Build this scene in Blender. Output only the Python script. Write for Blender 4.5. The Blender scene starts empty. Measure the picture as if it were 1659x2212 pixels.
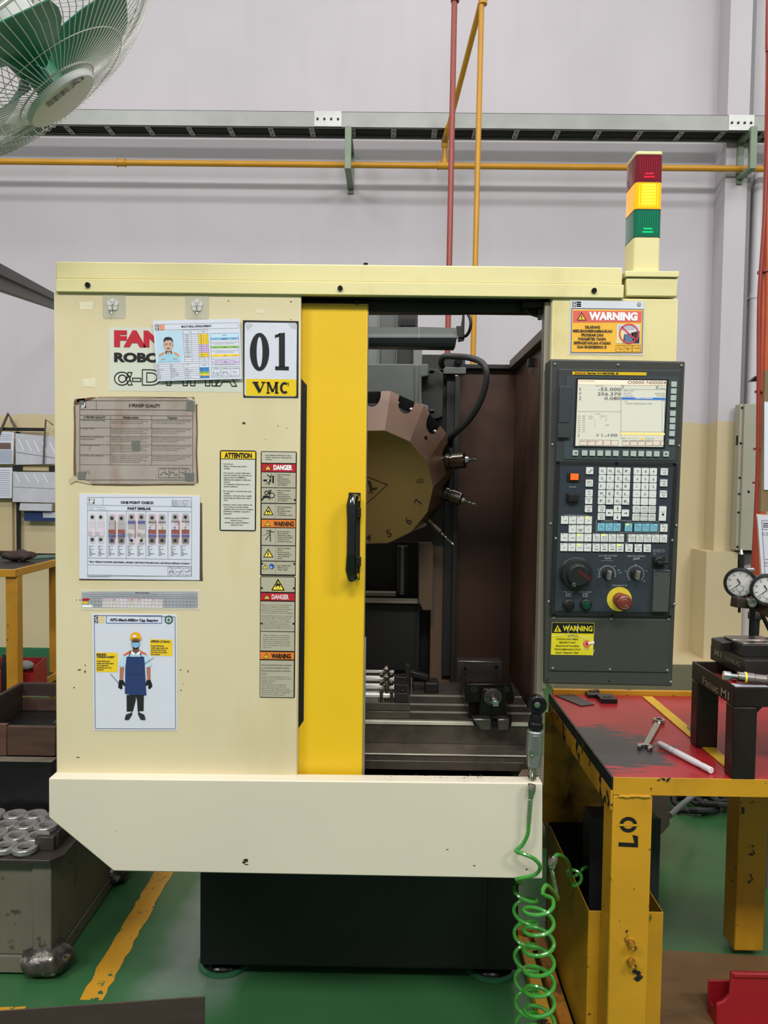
import bpy, math, random
from mathutils import Vector, Matrix
random.seed(7)
C = bpy.context.scene.collection
S = bpy.context.scene
W, H = 1659, 2212
FPX = 1660.0
# ------------------------------------------------------------------ camera
CAM_H = 1.62
camd = bpy.data.cameras.new('camera'); cam = bpy.data.objects.new('camera', camd); C.objects.link(cam)
camd.sensor_fit = 'VERTICAL'; camd.sensor_height = 36.0; camd.lens = 36.0 * FPX / H
camd.clip_start = 0.05; camd.clip_end = 100
RM = Matrix.Rotation(0.0080, 3, 'Z') @ Matrix.Rotation(math.radians(90 - 2.5), 3, 'X') @ Matrix.Rotation(0.0130, 3, 'Z')
cam.matrix_world = Matrix.Translation((0, 0, CAM_H)) @ RM.to_4x4()
S.camera = cam
# ------------------------------------------------------------------ world, exposure, lamps
S.view_settings.view_transform = 'Standard'; S.view_settings.look = 'None'
S.view_settings.gamma = 1.0; S.view_settings.exposure = 0.0; S.view_settings.use_curve_mapping = False
wd = bpy.data.worlds.new('hall'); S.world = wd; wd.use_nodes = True
bg = wd.node_tree.nodes['Background']; bg.inputs[0].default_value = (0.93, 0.96, 1.0, 1); bg.inputs[1].default_value = 0.30
def area(name, loc, rot, sx, sy, power, col=(1, 1, 1)):
    l = bpy.data.lights.new(name, 'AREA'); l.shape = 'RECTANGLE'; l.size = sx; l.size_y = sy; l.energy = power; l.color = col
    o = bpy.data.objects.new(name, l); C.objects.link(o); o.location = loc; o.rotation_euler = rot
    return o
for i, (x, y, z, p) in enumerate([(-3.5, 4.6, 7.0, 42), (0.5, 4.6, 7.0, 42), (4.5, 4.6, 7.0, 42),
                                (-3.5, 1.2, 7.0, 95), (0.5, 1.2, 7.0, 95), (4.5, 1.2, 7.0, 95),
                                (-4, -2.5, 6.0, 235), (0.2, -2.5, 6.0, 235), (4.4, -2.5, 6.0, 235)]):
    area('ceiling_lamp', (x, y, z), (math.radians(35 if y < 0 else 0), 0, 0), 2.4, 0.8, p, (1.0, 0.985, 0.96))

# ------------------------------------------------------------------ projection helpers (pixel of the 1659x2212 photo -> place in the hall)
O0 = Vector((0, 0, CAM_H))
def ray(px, py): return RM @ Vector(((px - W / 2) / FPX, -(py - H / 2) / FPX, -1.0))
def P(px, py, Y):
    r = ray(px, py); return O0 + r * (Y / r.y)
def PZ(px, py, z):
    r = ray(px, py); return O0 + r * ((z - CAM_H) / r.z)
def PX(px, py, x):
    r = ray(px, py); return O0 + r * (x / r.x)
def R(px0, py0, px1, py1, Y):
    pm, qm = (px0 + px1) / 2, (py0 + py1) / 2
    return P(px0, qm, Y).x, P(px1, qm, Y).x, P(pm, py1, Y).z, P(pm, py0, Y).z

def lin(c):
    c = c / 255.0
    return c / 12.92 if c <= 0.04045 else ((c + 0.055) / 1.055) ** 2.4
def L3(c): return (lin(c[0]), lin(c[1]), lin(c[2]), 1)

# ------------------------------------------------------------------ materials
MATS = {}
def mat(name, rgb, rough=0.5, metal=0.0, var=0.0, vscale=6.0, spots=(), bump=0.0, bscale=60.0, emit=None, alpha=None, trans=0.0, coat=0.0, stretch=(1, 1, 1), ior=1.45):
    if name in MATS: return MATS[name]
    m = bpy.data.materials.new(name); m.use_nodes = True; nt = m.node_tree; N = nt.nodes; K = nt.links
    b = N['Principled BSDF']; b.inputs['Roughness'].default_value = rough; b.inputs['Metallic'].default_value = metal
    b.inputs['IOR'].default_value = ior
    col = L3(rgb); b.inputs['Base Color'].default_value = col
    tc = None
    if var or spots or bump:
        tc = N.new('ShaderNodeTexCoord'); mp = N.new('ShaderNodeMapping'); K.new(tc.outputs['Object'], mp.inputs[0]); mp.inputs['Scale'].default_value = stretch
    cur = None
    if var:
        n = N.new('ShaderNodeTexNoise'); n.inputs['Scale'].default_value = vscale; n.inputs['Detail'].default_value = 5; K.new(mp.outputs[0], n.inputs[0])
        r = N.new('ShaderNodeMapRange'); r.inputs[1].default_value = 0.3; r.inputs[2].default_value = 0.7; r.inputs[3].default_value = 1 - var; r.inputs[4].default_value = 1 + var * 0.6
        K.new(n.outputs[0], r.inputs[0])
        v = N.new('ShaderNodeVectorMath'); v.operation = 'SCALE'; v.inputs[0].default_value = col[:3]; K.new(r.outputs[0], v.inputs[3])
        cur = v.outputs[0]
    for i, (c2, sc, th, soft, st, amt) in enumerate(spots):
        mp2 = N.new('ShaderNodeMapping'); K.new(tc.outputs['Object'], mp2.inputs[0]); mp2.inputs['Scale'].default_value = st; mp2.inputs['Location'].default_value = (i * 3.7 + 1.3, i * 1.9, i * 2.3)
        n = N.new('ShaderNodeTexNoise'); n.inputs['Scale'].default_value = sc; n.inputs['Detail'].default_value = 7; n.inputs['Roughness'].default_value = 0.62; K.new(mp2.outputs[0], n.inputs[0])
        r = N.new('ShaderNodeMapRange'); r.inputs[1].default_value = th; r.inputs[2].default_value = th + soft; r.inputs[4].default_value = amt; K.new(n.outputs[0], r.inputs[0])
        x = N.new('ShaderNodeMix'); x.data_type = 'RGBA'; K.new(r.outputs[0], x.inputs[0])
        if cur: K.new(cur, x.inputs[6])
        else: x.inputs[6].default_value = col
        x.inputs[7].default_value = L3(c2); cur = x.outputs[2]
    if cur: K.new(cur, b.inputs['Base Color'])
    if bump:
        n = N.new('ShaderNodeTexNoise'); n.inputs['Scale'].default_value = bscale; n.inputs['Detail'].default_value = 4; K.new(mp.outputs[0], n.inputs[0])
        bp = N.new('ShaderNodeBump'); bp.inputs['Strength'].default_value = bump; bp.inputs['Distance'].default_value = 0.004; K.new(n.outputs[0], bp.inputs['Height']); K.new(bp.outputs[0], b.inputs['Normal'])
    if emit: b.inputs['Emission Color'].default_value = L3(emit[0]); b.inputs['Emission Strength'].default_value = emit[1]
    if alpha is not None: b.inputs['Alpha'].default_value = alpha
    if trans: b.inputs['Transmission Weight'].default_value = trans
    if coat: b.inputs['Coat Weight'].default_value = coat
    m.diffuse_color = col
    MATS[name] = m
    return m
def ink(rgb, rough=0.45): return mat('print_%d_%d_%d' % tuple(rgb), rgb, rough)
BLK = ink((22, 20, 22)); WHT = ink((236, 236, 236)); 

# ------------------------------------------------------------------ mesh builder
ROOT = {}
class MB:
    def __init__(s): s.v = []; s.f = []
    def add(s, vs, fs):
        b = len(s.v); s.v += [tuple(v) for v in vs]; s.f += [tuple(i + b for i in f) for f in fs]; return s
    def box(s, x0, x1, y0, y1, z0, z1):
        if x0 > x1: x0, x1 = x1, x0
        if y0 > y1: y0, y1 = y1, y0
        if z0 > z1: z0, z1 = z1, z0
        return s.add([(x0, y0, z0), (x1, y0, z0), (x1, y1, z0), (x0, y1, z0), (x0, y0, z1), (x1, y0, z1), (x1, y1, z1), (x0, y1, z1)],
                     [(0, 3, 2, 1), (4, 5, 6, 7), (0, 1, 5, 4), (1, 2, 6, 5), (2, 3, 7, 6), (3, 0, 4, 7)])
    def obox(s, c, ax, h):
        c = Vector(c); a = [Vector(q).normalized() * k for q, k in zip(ax, h)]
        vs = [c + a[0] * i + a[1] * j + a[2] * k for (i, j, k) in [(-1, -1, -1), (1, -1, -1), (1, 1, -1), (-1, 1, -1), (-1, -1, 1), (1, -1, 1), (1, 1, 1), (-1, 1, 1)]]
        return s.add(vs, [(0, 3, 2, 1), (4, 5, 6, 7), (0, 1, 5, 4), (1, 2, 6, 5), (2, 3, 7, 6), (3, 0, 4, 7)])
    def bar(s, p0, p1, w, t, up=(0, 0, 1)):
        p0 = Vector(p0); p1 = Vector(p1); d = (p1 - p0); l = d.length; d.normalize(); up = Vector(up)
        side = d.cross(up)
        if side.length < 1e-4: side = d.cross(Vector((0, 1, 0)))
        side.normalize(); u = side.cross(d)
        return s.obox((p0 + p1) / 2, (d, side, u), (l / 2, w / 2, t / 2))
    def prism(s, pts, vec):
        n = len(pts); vec = Vector(vec); pts = [Vector(p) for p in pts]
        return s.add(pts + [p + vec for p in pts], [tuple(range(n)), tuple(reversed(range(n, 2 * n)))] + [(i, i + n, (i + 1) % n + n, (i + 1) % n) for i in range(n)])
    def poly(s, pts): return s.add(pts, [tuple(range(len(pts)))])
    def cyl(s, p0, p1, r0, r1=None, n=20, caps=True):
        r1 = r0 if r1 is None else r1
        p0 = Vector(p0); p1 = Vector(p1); d = (p1 - p0).normalized(); a = d.orthogonal().normalized(); b = d.cross(a)
        vs = [p + (a * math.cos(t * 2 * math.pi / n) + b * math.sin(t * 2 * math.pi / n)) * r for p, r in ((p0, r0), (p1, r1)) for t in range(n)]
        fs = [(i, (i + 1) % n, (i + 1) % n + n, i + n) for i in range(n)]
        if caps: fs += [tuple(reversed(range(n))), tuple(range(n, 2 * n))]
        return s.add(vs, fs)
    def lathe(s, c, axis, prof, n=24, closed=False):
        c = Vector(c); d = Vector(axis).normalized(); a = d.orthogonal().normalized(); b = d.cross(a); vs = []; fs = []
        for (r, h) in prof:
            for t in range(n):
                q = t * 2 * math.pi / n; vs.append(c + d * h + (a * math.cos(q) + b * math.sin(q)) * r)
        m = len(prof)
        for k in range(m - 1 + (1 if closed else 0)):
            k2 = (k + 1) % m
            for i in range(n): fs.append((k * n + i, k * n + (i + 1) % n, k2 * n + (i + 1) % n, k2 * n + i))
        if not closed:
            if prof[0][0] > 1e-6: fs.append(tuple(reversed(range(n))))
            if prof[-1][0] > 1e-6: fs.append(tuple(range((m - 1) * n, m * n)))
        return s.add(vs, fs)
    def tube(s, pts, r, n=8, closed=False, caps=True):
        pts = [Vector(p) for p in pts]; m = len(pts); vs = []; fs = []
        rr = r if isinstance(r, (list, tuple)) else [r] * m
        a = None
        for i, p in enumerate(pts):
            if closed: d = pts[(i + 1) % m] - pts[i - 1]
            else: d = pts[min(i + 1, m - 1)] - pts[max(i - 1, 0)]
            d.normalize()
            if a is None: a = d.orthogonal().normalized()
            a = (a - d * a.dot(d)).normalized(); b = d.cross(a)
            for t in range(n):
                q = t * 2 * math.pi / n; vs.append(p + (a * math.cos(q) + b * math.sin(q)) * rr[i])
        for k in range(m - 1 + (1 if closed else 0)):
            k2 = (k + 1) % m
            for i in range(n): fs.append((k * n + i, k * n + (i + 1) % n, k2 * n + (i + 1) % n, k2 * n + i))
        if not closed and caps: fs += [tuple(reversed(range(n))), tuple(range((m - 1) * n, m * n))]
        return s.add(vs, fs)
    def ball(s, c, r, n=12, sq=(1, 1, 1)):
        c = Vector(c); vs = [c + Vector((0, 0, -r * sq[2]))]; fs = []
        k = n // 2
        for j in range(1, k):
            ph = -math.pi / 2 + math.pi * j / k
            for i in range(n):
                q = i * 2 * math.pi / n; vs.append(c + Vector((r * sq[0] * math.cos(ph) * math.cos(q), r * sq[1] * math.cos(ph) * math.sin(q), r * sq[2] * math.sin(ph))))
        vs.append(c + Vector((0, 0, r * sq[2]))); t = len(vs) - 1
        for i in range(n):
            fs.append((0, 1 + (i + 1) % n, 1 + i)); fs.append((t, t - n + i, t - n + (i + 1) % n))
        for j in range(k - 2):
            for i in range(n):
                a0 = 1 + j * n; fs.append((a0 + i, a0 + (i + 1) % n, a0 + n + (i + 1) % n, a0 + n + i))
        return s.add(vs, fs)
    def build(s, name, m, parent=None, bevel=0, seg=2, label=None, kind=None, flat=False):
        me = bpy.data.meshes.new(name)
        org = Vector((0, 0, 0))
        if parent is not None: org = ROOT[parent.name]
        else:
            xs = [v[0] for v in s.v]; ys = [v[1] for v in s.v]; zs = [v[2] for v in s.v]
            org = Vector(((min(xs) + max(xs)) / 2, (min(ys) + max(ys)) / 2, min(zs)))
        me.from_pydata([(v[0] - org.x, v[1] - org.y, v[2] - org.z) for v in s.v], [], s.f)
        me.materials.append(m)
        if not flat:
            me.polygons.foreach_set('use_smooth', [True] * len(me.polygons)); me.set_sharp_from_angle(angle=math.radians(32))
        me.update()
        o = bpy.data.objects.new(name, me); C.objects.link(o)
        if parent is not None: o.parent = parent
        else: o.location = org
        ROOT[o.name] = org
        if bevel:
            b = o.modifiers.new('bevel', 'BEVEL'); b.width = bevel; b.segments = seg; b.limit_method = 'ANGLE'; b.angle_limit = math.radians(40)
        if label: o['label'] = label
        if kind: o['kind'] = kind
        return o
def thing(name, label, cat, loc, group=None):
    o = bpy.data.objects.new(name, None); C.objects.link(o); o.location = Vector(loc); o.empty_display_size = 0.05
    ROOT[o.name] = Vector(loc); o['label'] = label; o['category'] = cat
    if group: o['group'] = group
    return o
def tag(o, label, cat, group=None):
    o['label'] = label; o['category'] = cat
    if group: o['group'] = group
    return o
def struct(name, mb, m, bevel=0):
    return mb.build(name, m, None, bevel, kind='structure')

# ------------------------------------------------------------------ flat print on a plane
GL = {}
def glyphs(txt, bold):
    k = (txt, bold)
    if k in GL: return GL[k]
    c = bpy.data.curves.new('t', 'FONT'); c.body = txt; c.resolution_u = 5 if len(txt) < 24 and bold >= .03 else 2; c.offset = bold
    o = bpy.data.objects.new('t', c); me = bpy.data.meshes.new_from_object(o)
    vs = [(v.co.x, v.co.y) for v in me.vertices]; fs = [tuple(p.vertices) for p in me.polygons]
    bpy.data.objects.remove(o); bpy.data.curves.remove(c); bpy.data.meshes.remove(me)
    GL[k] = (vs, fs); return GL[k]
class Doc:
    """prints and small relief on a plane. x,y are pixels of a zoomed crop: photo px = ox + x / s"""
    def __init__(s, root, p0, n=(0, -1, 0), ex=(1, 0, 0), ox=0, oy=0, sc=1.0, tilt=0.0, base=0.0, flip=True):
        s.root = root; s.p0 = Vector(p0); s.n = Vector(n).normalized(); s.o = (ox, oy); s.s = sc; s.base = base; s.g = {}
        e = Vector(ex).normalized(); u = s.n.cross(e); u = -u if (flip and u.z < 0) else u
        s.ex0, s.ey0 = e, u; s.settilt(tilt)
    def settilt(s, t):
        s.ex = s.ex0 * math.cos(t) + s.ey0 * math.sin(t); s.ey = -s.ex0 * math.sin(t) + s.ey0 * math.cos(t)
    def crop(s, ox, oy, sc): s.o = (ox, oy); s.s = sc
    def pt(s, x, y):
        r = ray(s.o[0] + x / s.s, s.o[1] + y / s.s); return O0 + r * ((s.p0 - O0).dot(s.n) / r.dot(s.n))
    def mpp(s, x, y): return (s.pt(x + 1, y) - s.pt(x, y)).length
    def grp(s, name, m, L):
        k = (name, m.name, L)
        if k not in s.g: s.g[k] = (MB(), m)
        return s.g[k][0]
    def off(s, L): return s.n * (s.base + 0.00035 * L)
    def rect(s, x0, y0, x1, y1, m, L=1, name='printed_area', th=0.0):
        a = s.pt(x0, y0); k = s.mpp((x0 + x1) / 2, (y0 + y1) / 2); w = s.ex * (x1 - x0) * k; h = -s.ey * (y1 - y0) * k; a = a + s.off(L)
        q = [a, a + h, a + h + w, a + w]
        if th: s.grp(name, m, L).prism([v + s.n * th for v in q], -s.n * th)
        else: s.grp(name, m, L).poly(q)
    def slab(s, x0, y0, x1, y1, m, th, name, parent=None, bevel=0, L=0, rad=0, label=None):
        """raised plate as its own object"""
        a = s.pt(x0, y0); k = s.mpp((x0 + x1) / 2, (y0 + y1) / 2); a = a + s.off(L)
        W_ = (x1 - x0) * k; H_ = (y1 - y0) * k
        if rad:
            r = rad * k; q = []
            for cx, cy, a0 in ((r, r, 90), (r, H_ - r, 180), (W_ - r, H_ - r, 270), (W_ - r, r, 0)):
                for j in range(4):
                    t = math.radians(a0 + j * 30); q.append((cx + r * math.cos(t), cy - r * math.sin(t)))
        else: q = [(0, 0), (0, H_), (W_, H_), (W_, 0)]
        pts = [a + s.ex * u - s.ey * v for u, v in q]
        mb = MB().prism([v + s.n * th for v in pts], -s.n * th)
        return mb.build(name, m, parent or s.root, bevel, label=label)
    def quad(s, pts, m, L=1, name='printed_area', th=0.0):
        q = [s.pt(*p) + s.off(L) for p in pts]
        nn = (q[1] - q[0]).cross(q[2] - q[1])
        if nn.dot(s.n) < 0: q.reverse()
        if th: s.grp(name, m, L).prism([v + s.n * th for v in q], -s.n * th)
        else: s.grp(name, m, L).poly(q)
    def line(s, x0, y0, x1, y1, w, m, L=2, name='printed_line'):
        d = math.hypot(x1 - x0, y1 - y0) or 1; nx, ny = -(y1 - y0) / d * w / 2, (x1 - x0) / d * w / 2
        s.quad([(x0 + nx, y0 + ny), (x1 + nx, y1 + ny), (x1 - nx, y1 - ny), (x0 - nx, y0 - ny)], m, L, name)
    def path(s, pts, w, m, L=2, name='printed_line'):
        for a, b in zip(pts, pts[1:]): s.line(a[0], a[1], b[0], b[1], w, m, L, name)
    def frame(s, x0, y0, x1, y1, w, m, L=2, name='printed_frame'):
        s.path([(x0, y0), (x1, y0), (x1, y1), (x0, y1), (x0, y0)], w, m, L, name)
    def disc(s, x, y, r, m, L=2, name='printed_dot', ry=None, n=16, th=0.0):
        ry = ry or r
        s.quad([(x + r * math.cos(t * 2 * math.pi / n), y + ry * math.sin(t * 2 * math.pi / n)) for t in range(n)], m, L, name, th)
    def ring(s, x, y, r, w, m, L=3, name='printed_ring', ry=None, n=20, a0=0, a1=360):
        ry = ry or r; full = abs(a1 - a0) >= 360
        q = lambda t, e: (x + (r + e) * math.cos(math.radians(a0 + (a1 - a0) * t / n)), y + (ry + e) * math.sin(math.radians(a0 + (a1 - a0) * t / n)))
        for t in range(n): s.quad([q(t, w / 2), q(t + 1, w / 2), q(t + 1, -w / 2), q(t, -w / 2)], m, L, name)
    def text(s, t, x, y, h, m=None, w=None, bold=0.0, al='l', L=3, name='lettering', rot=0.0, outline=0.0, italic=0.0):
        """x,y = baseline anchor in crop pixels; h = cap height; w = total width"""
        m = m or BLK
        vs, fs = glyphs(t, bold)
        if not vs: return
        x0 = min(v[0] for v in vs); x1 = max(v[0] for v in vs)
        k = s.mpp(x, y); sy = h * k / 0.70; sx = sy if w is None else w * k / (x1 - x0)
        dx = {'l': 0, 'c': -(x1 - x0) * sx / 2, 'r': -(x1 - x0) * sx}[al]
        a = s.pt(x, y) + s.off(L); cr, sr = math.cos(rot), math.sin(rot)
        q = []
        for (u, v) in vs:
            uu = (u - x0) * sx + dx + italic * v * sy; vv = v * sy
            q.append(a + s.ex * (uu * cr - vv * sr) + s.ey * (uu * sr + vv * cr))
        if outline:
            cnt = {}
            for f in fs:
                for i in range(len(f)):
                    e = (f[i], f[(i + 1) % len(f)]); ke = (min(e), max(e)); cnt[ke] = cnt.get(ke, 0) + 1
            g = s.grp(name, m, L); hw = outline * k / 2
            for (i, j), c in cnt.items():
                if c == 1:
                    d = (q[j] - q[i])
                    if d.length < 1e-7: continue
                    d.normalize(); nn = s.n.cross(d) * hw; dd = d * hw * .6
                    g.poly([q[i] - nn - dd, q[j] - nn + dd, q[j] + nn + dd, q[i] + nn - dd])
        else:
            s.grp(name, m, L).add(q, fs)
    def lines(s, rows, x, y, dy, h, m=None, w=None, **kw):
        for i, t in enumerate(rows):
            if t: s.text(t, x, y + i * dy, h, m, w=(w * len(t) if w else None), **kw)
    def scribble(s, x, y, w, h, seed, m=None, lw=1.0):
        r = random.Random(seed); pts = [(x + w * i / 9 + r.uniform(-.06, .06) * w, y + h * (r.random() - .5) * (1 if i % 2 else -1) * 1.3) for i in range(10)]
        s.path(pts, lw, m or BLK, 3, 'signature')
    def tri(s, x, y, w, h, fill, edge, L=2, ew=None, name='warning_triangle'):
        """apex at (x,y)"""
        s.quad([(x, y), (x - w / 2, y + h), (x + w / 2, y + h)], edge, L, name + '_edge'); f = ew or 0.14
        s.quad([(x, y + h * f * 1.5), (x - w / 2 * (1 - 1.9 * f), y + h * (1 - f * .6)), (x + w / 2 * (1 - 1.9 * f), y + h * (1 - f * .6))], fill, L + 1, name)
    def bang(s, x, y, w, h, fill, edge, L=2):
        s.tri(x, y, w, h, fill, edge, L); s.rect(x - w * .045, y + h * .38, x + w * .045, y + h * .7, edge, L + 2, 'lettering'); s.rect(x - w * .045, y + h * .76, x + w * .045, y + h * .86, edge, L + 2, 'lettering')
    def finish(s, parent=None):
        for (name, mn, L), (mb, m) in s.g.items():
            o = mb.build(name, m, parent or s.root, flat=True)
            if name in ('paint_chip', 'crease', 'dial_tick'): o['kind'] = 'stuff'
        s.g = {}
def sheet(name, label, cat, corners, Y, m, th=0.0012, crop=(0, 0, 1), base=0.0, tilt=0.0, group=None, part='sheet', off=0.0):
    """laminated sheet / plate as a thing; corners in photo px (TL,TR,BR,BL)"""
    c = P(sum(p[0] for p in corners) / 4, sum(p[1] for p in corners) / 4, Y)
    root = thing(name, label, cat, c, group)
    d = Doc(root, (0, Y, 0), tilt=tilt, base=off)
    d.quad(corners, m, 0, part, th=th); d.finish()
    d.base = off + th; d.crop(*crop)
    return root, d
# ================================================================== SETTING
YW = 6.3
def wallmat():
    m = bpy.data.materials.new('two_tone_wall'); m.use_nodes = True; nt = m.node_tree; N = nt.nodes; K = nt.links; b = N['Principled BSDF']; b.inputs['Roughness'].default_value = 0.6
    g = N.new('ShaderNodeNewGeometry'); sp = N.new('ShaderNodeSeparateXYZ'); K.new(g.outputs['Position'], sp.inputs[0])
    n0 = N.new('ShaderNodeTexNoise'); n0.inputs['Scale'].default_value = 2.5; n0.inputs['Detail'].default_value = 6; K.new(g.outputs['Position'], n0.inputs[0])
    ad = N.new('ShaderNodeMath'); ad.operation = 'MULTIPLY_ADD'; K.new(n0.outputs[0], ad.inputs[0]); ad.inputs[1].default_value = 0.05; K.new(sp.outputs['Z'], ad.inputs[2])
    th = N.new('ShaderNodeMath'); th.operation = 'GREATER_THAN'; K.new(ad.outputs[0], th.inputs[0]); th.inputs[1].default_value = P(800, 905, YW).z + 0.025
    n = N.new('ShaderNodeTexNoise'); n.inputs['Scale'].default_value = 1.1; n.inputs['Detail'].default_value = 6; K.new(g.outputs['Position'], n.inputs[0])
    r = N.new('ShaderNodeMapRange'); r.inputs[1].default_value = 0.3; r.inputs[2].default_value = 0.7; r.inputs[3].default_value = 0.94; r.inputs[4].default_value = 1.04; K.new(n.outputs[0], r.inputs[0])
    x = N.new('ShaderNodeMix'); x.data_type = 'RGBA'; K.new(th.outputs[0], x.inputs[0]); x.inputs[6].default_value = L3((196, 180, 142)); x.inputs[7].default_value = L3((190, 184, 189))
    # drips and scuffs on the paint
    mp = N.new('ShaderNodeMapping'); mp.inputs['Scale'].default_value = (6, 6, 0.6); K.new(g.outputs['Position'], mp.inputs[0])
    n2 = N.new('ShaderNodeTexNoise'); n2.inputs['Scale'].default_value = 1.0; n2.inputs['Detail'].default_value = 8; K.new(mp.outputs[0], n2.inputs[0])
    r2 = N.new('ShaderNodeMapRange'); r2.inputs[1].default_value = 0.58; r2.inputs[2].default_value = 0.8; r2.inputs[3].default_value = 1; r2.inputs[4].default_value = 0.95; K.new(n2.outputs[0], r2.inputs[0])
    mm = N.new('ShaderNodeMath'); mm.operation = 'MULTIPLY'; K.new(r.outputs[0], mm.inputs[0]); K.new(r2.outputs[0], mm.inputs[1])
    v = N.new('ShaderNodeVectorMath'); v.operation = 'SCALE'; K.new(x.outputs[2], v.inputs[0]); K.new(mm.outputs[0], v.inputs[3]); K.new(v.outputs[0], b.inputs['Base Color'])
    return m
WALL = wallmat()
struct('wall_back', MB().box(-9, 9, YW, YW + 0.2, 0, 8.0), WALL)
# pilaster with its lower plinth
xa, xb = P(1557, 700, 6.1).x, P(1604, 700, 6.1).x
struct('trim_1', MB().box(xa, xb, 6.1, YW, P(1560, 1190, 6.1).z, 8.0), WALL)
struct('trim_2', MB().box(P(1523, 1300, 6.0).x, P(1603, 1300, 6.0).x, 6.0, YW, 0.235, P(1560, 1190, 6.1).z), WALL)
struct('trim_3', MB().box(P(1200, 1420, 5.86).x, 4.6, 5.86, YW, 0, 0.235), WALL, 0.004)
struct('trim_6', MB().box(P(1200, 1420, 5.86).x, 4.6, 5.852, 5.859, 0.0, 0.222), mat('dark_olive', (112, 106, 84), .55, var=.12, vscale=5))  # ledge front faced in a darker olive than its top
GREENP = mat('green_base_paint', (46, 105, 70), 0.4)
struct('baseboard_back', MB().box(-9, P(1200, 1420, 5.86).x, YW - 0.02, YW, 0, P(80, 1400, 6.28).z), GREENP)
# floor: green epoxy, worn grey band beside the machine
def floormat():
    m = bpy.data.materials.new('green_epoxy'); m.use_nodes = True; nt = m.node_tree; N = nt.nodes; K = nt.links; b = N['Principled BSDF']; b.inputs['Roughness'].default_value = 0.28
    g = N.new('ShaderNodeNewGeometry'); n = N.new('ShaderNodeTexNoise'); n.inputs['Scale'].default_value = 1.6; n.inputs['Detail'].default_value = 7; K.new(g.outputs['Position'], n.inputs[0])
    x = N.new('ShaderNodeMix'); x.data_type = 'RGBA'; x.inputs[6].default_value = L3((38, 84, 46)); x.inputs[7].default_value = L3((58, 104, 64)); K.new(n.outputs[0], x.inputs[0])
    sp = N.new('ShaderNodeSeparateXYZ'); K.new(g.outputs['Position'], sp.inputs[0])
    # worn bare strip running along the machine's left foot (paint worn to the screed)
    n2 = N.new('ShaderNodeTexNoise'); n2.inputs['Scale'].default_value = 3.5; n2.inputs['Detail'].default_value = 6; K.new(g.outputs['Position'], n2.inputs[0])
    a = N.new('ShaderNodeMath'); a.operation = 'MULTIPLY_ADD'; K.new(n2.outputs[0], a.inputs[0]); a.inputs[1].default_value = 0.22
    c = N.new('ShaderNodeMath'); c.operation = 'ADD'; K.new(sp.outputs['X'], c.inputs[0]); c.inputs[1].default_value = 0.60
    ab = N.new('ShaderNodeMath'); ab.operation = 'ABSOLUTE'; K.new(c.outputs[0], ab.inputs[0]); K.new(ab.outputs[0], a.inputs[2])
    mr = N.new('ShaderNodeMapRange'); mr.inputs[1].default_value = 0.20; mr.inputs[2].default_value = 0.30; mr.inputs[3].default_value = 0.85; mr.inputs[4].default_value = 0; K.new(a.outputs[0], mr.inputs[0])
    y = N.new('ShaderNodeMapRange'); y.inputs[1].default_value = 2.2; y.inputs[2].default_value = 2.5; y.inputs[3].default_value = 0; K.new(sp.outputs['Y'], y.inputs[0])
    mu = N.new('ShaderNodeMath'); mu.operation = 'MULTIPLY'; K.new(mr.outputs[0], mu.inputs[0]); K.new(y.outputs[0], mu.inputs[1])
    x2 = N.new('ShaderNodeMix'); x2.data_type = 'RGBA'; K.new(mu.outputs[0], x2.inputs[0]); K.new(x.outputs[2], x2.inputs[6]); x2.inputs[7].default_value = L3((120, 132, 124)); K.new(x2.outputs[2], b.inputs['Base Color'])
    mr3 = N.new('ShaderNodeMapRange'); mr3.inputs[3].default_value = 0.15; mr3.inputs[4].default_value = 0.45; K.new(n2.outputs[0], mr3.inputs[0]); K.new(mr3.outputs[0], b.inputs['Roughness'])
    return m
struct('floor', MB().box(-12, 12, -8, 6.5, -0.05, 0), floormat())
# painted yellow lines
YLINE = mat('floor_line_paint', (196, 142, 36), 0.4, spots=[((36, 92, 62), 30, 0.60, 0.02, (1, 1, 1), 1.0)])
r_ = random.Random(3)
def floorline(pts, w):
    L_, R_ = [], []
    for i in range(len(pts) - 1):
        a, b = PZ(*pts[i], 0.0), PZ(*pts[i + 1], 0.0)
        n = max(6, int((b - a).length / 0.03))
        for k in range(n + (1 if i == len(pts) - 2 else 0)):
            p = a.lerp(b, k / n); d = (b - a).normalized(); s = Vector((-d.y, d.x, 0)) * w / 2
            L_.append(p + s * (1 + r_.uniform(-.16, .1))); R_.append(p - s * (1 + r_.uniform(-.16, .1)))
    mb = MB()
    for i in range(len(L_) - 1):
        q = [L_[i], L_[i + 1], R_[i + 1], R_[i]]
        mb.prism([v + Vector((0, 0, 0.0012)) for v in q], (0, 0, -0.0012))
    return mb
struct('trim_4', floorline([(196, 2160), (356, 1880)], 0.075), YLINE)
struct('trim_5', floorline([(-60, 2186), (52, 2182)], 0.03), YLINE)

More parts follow.
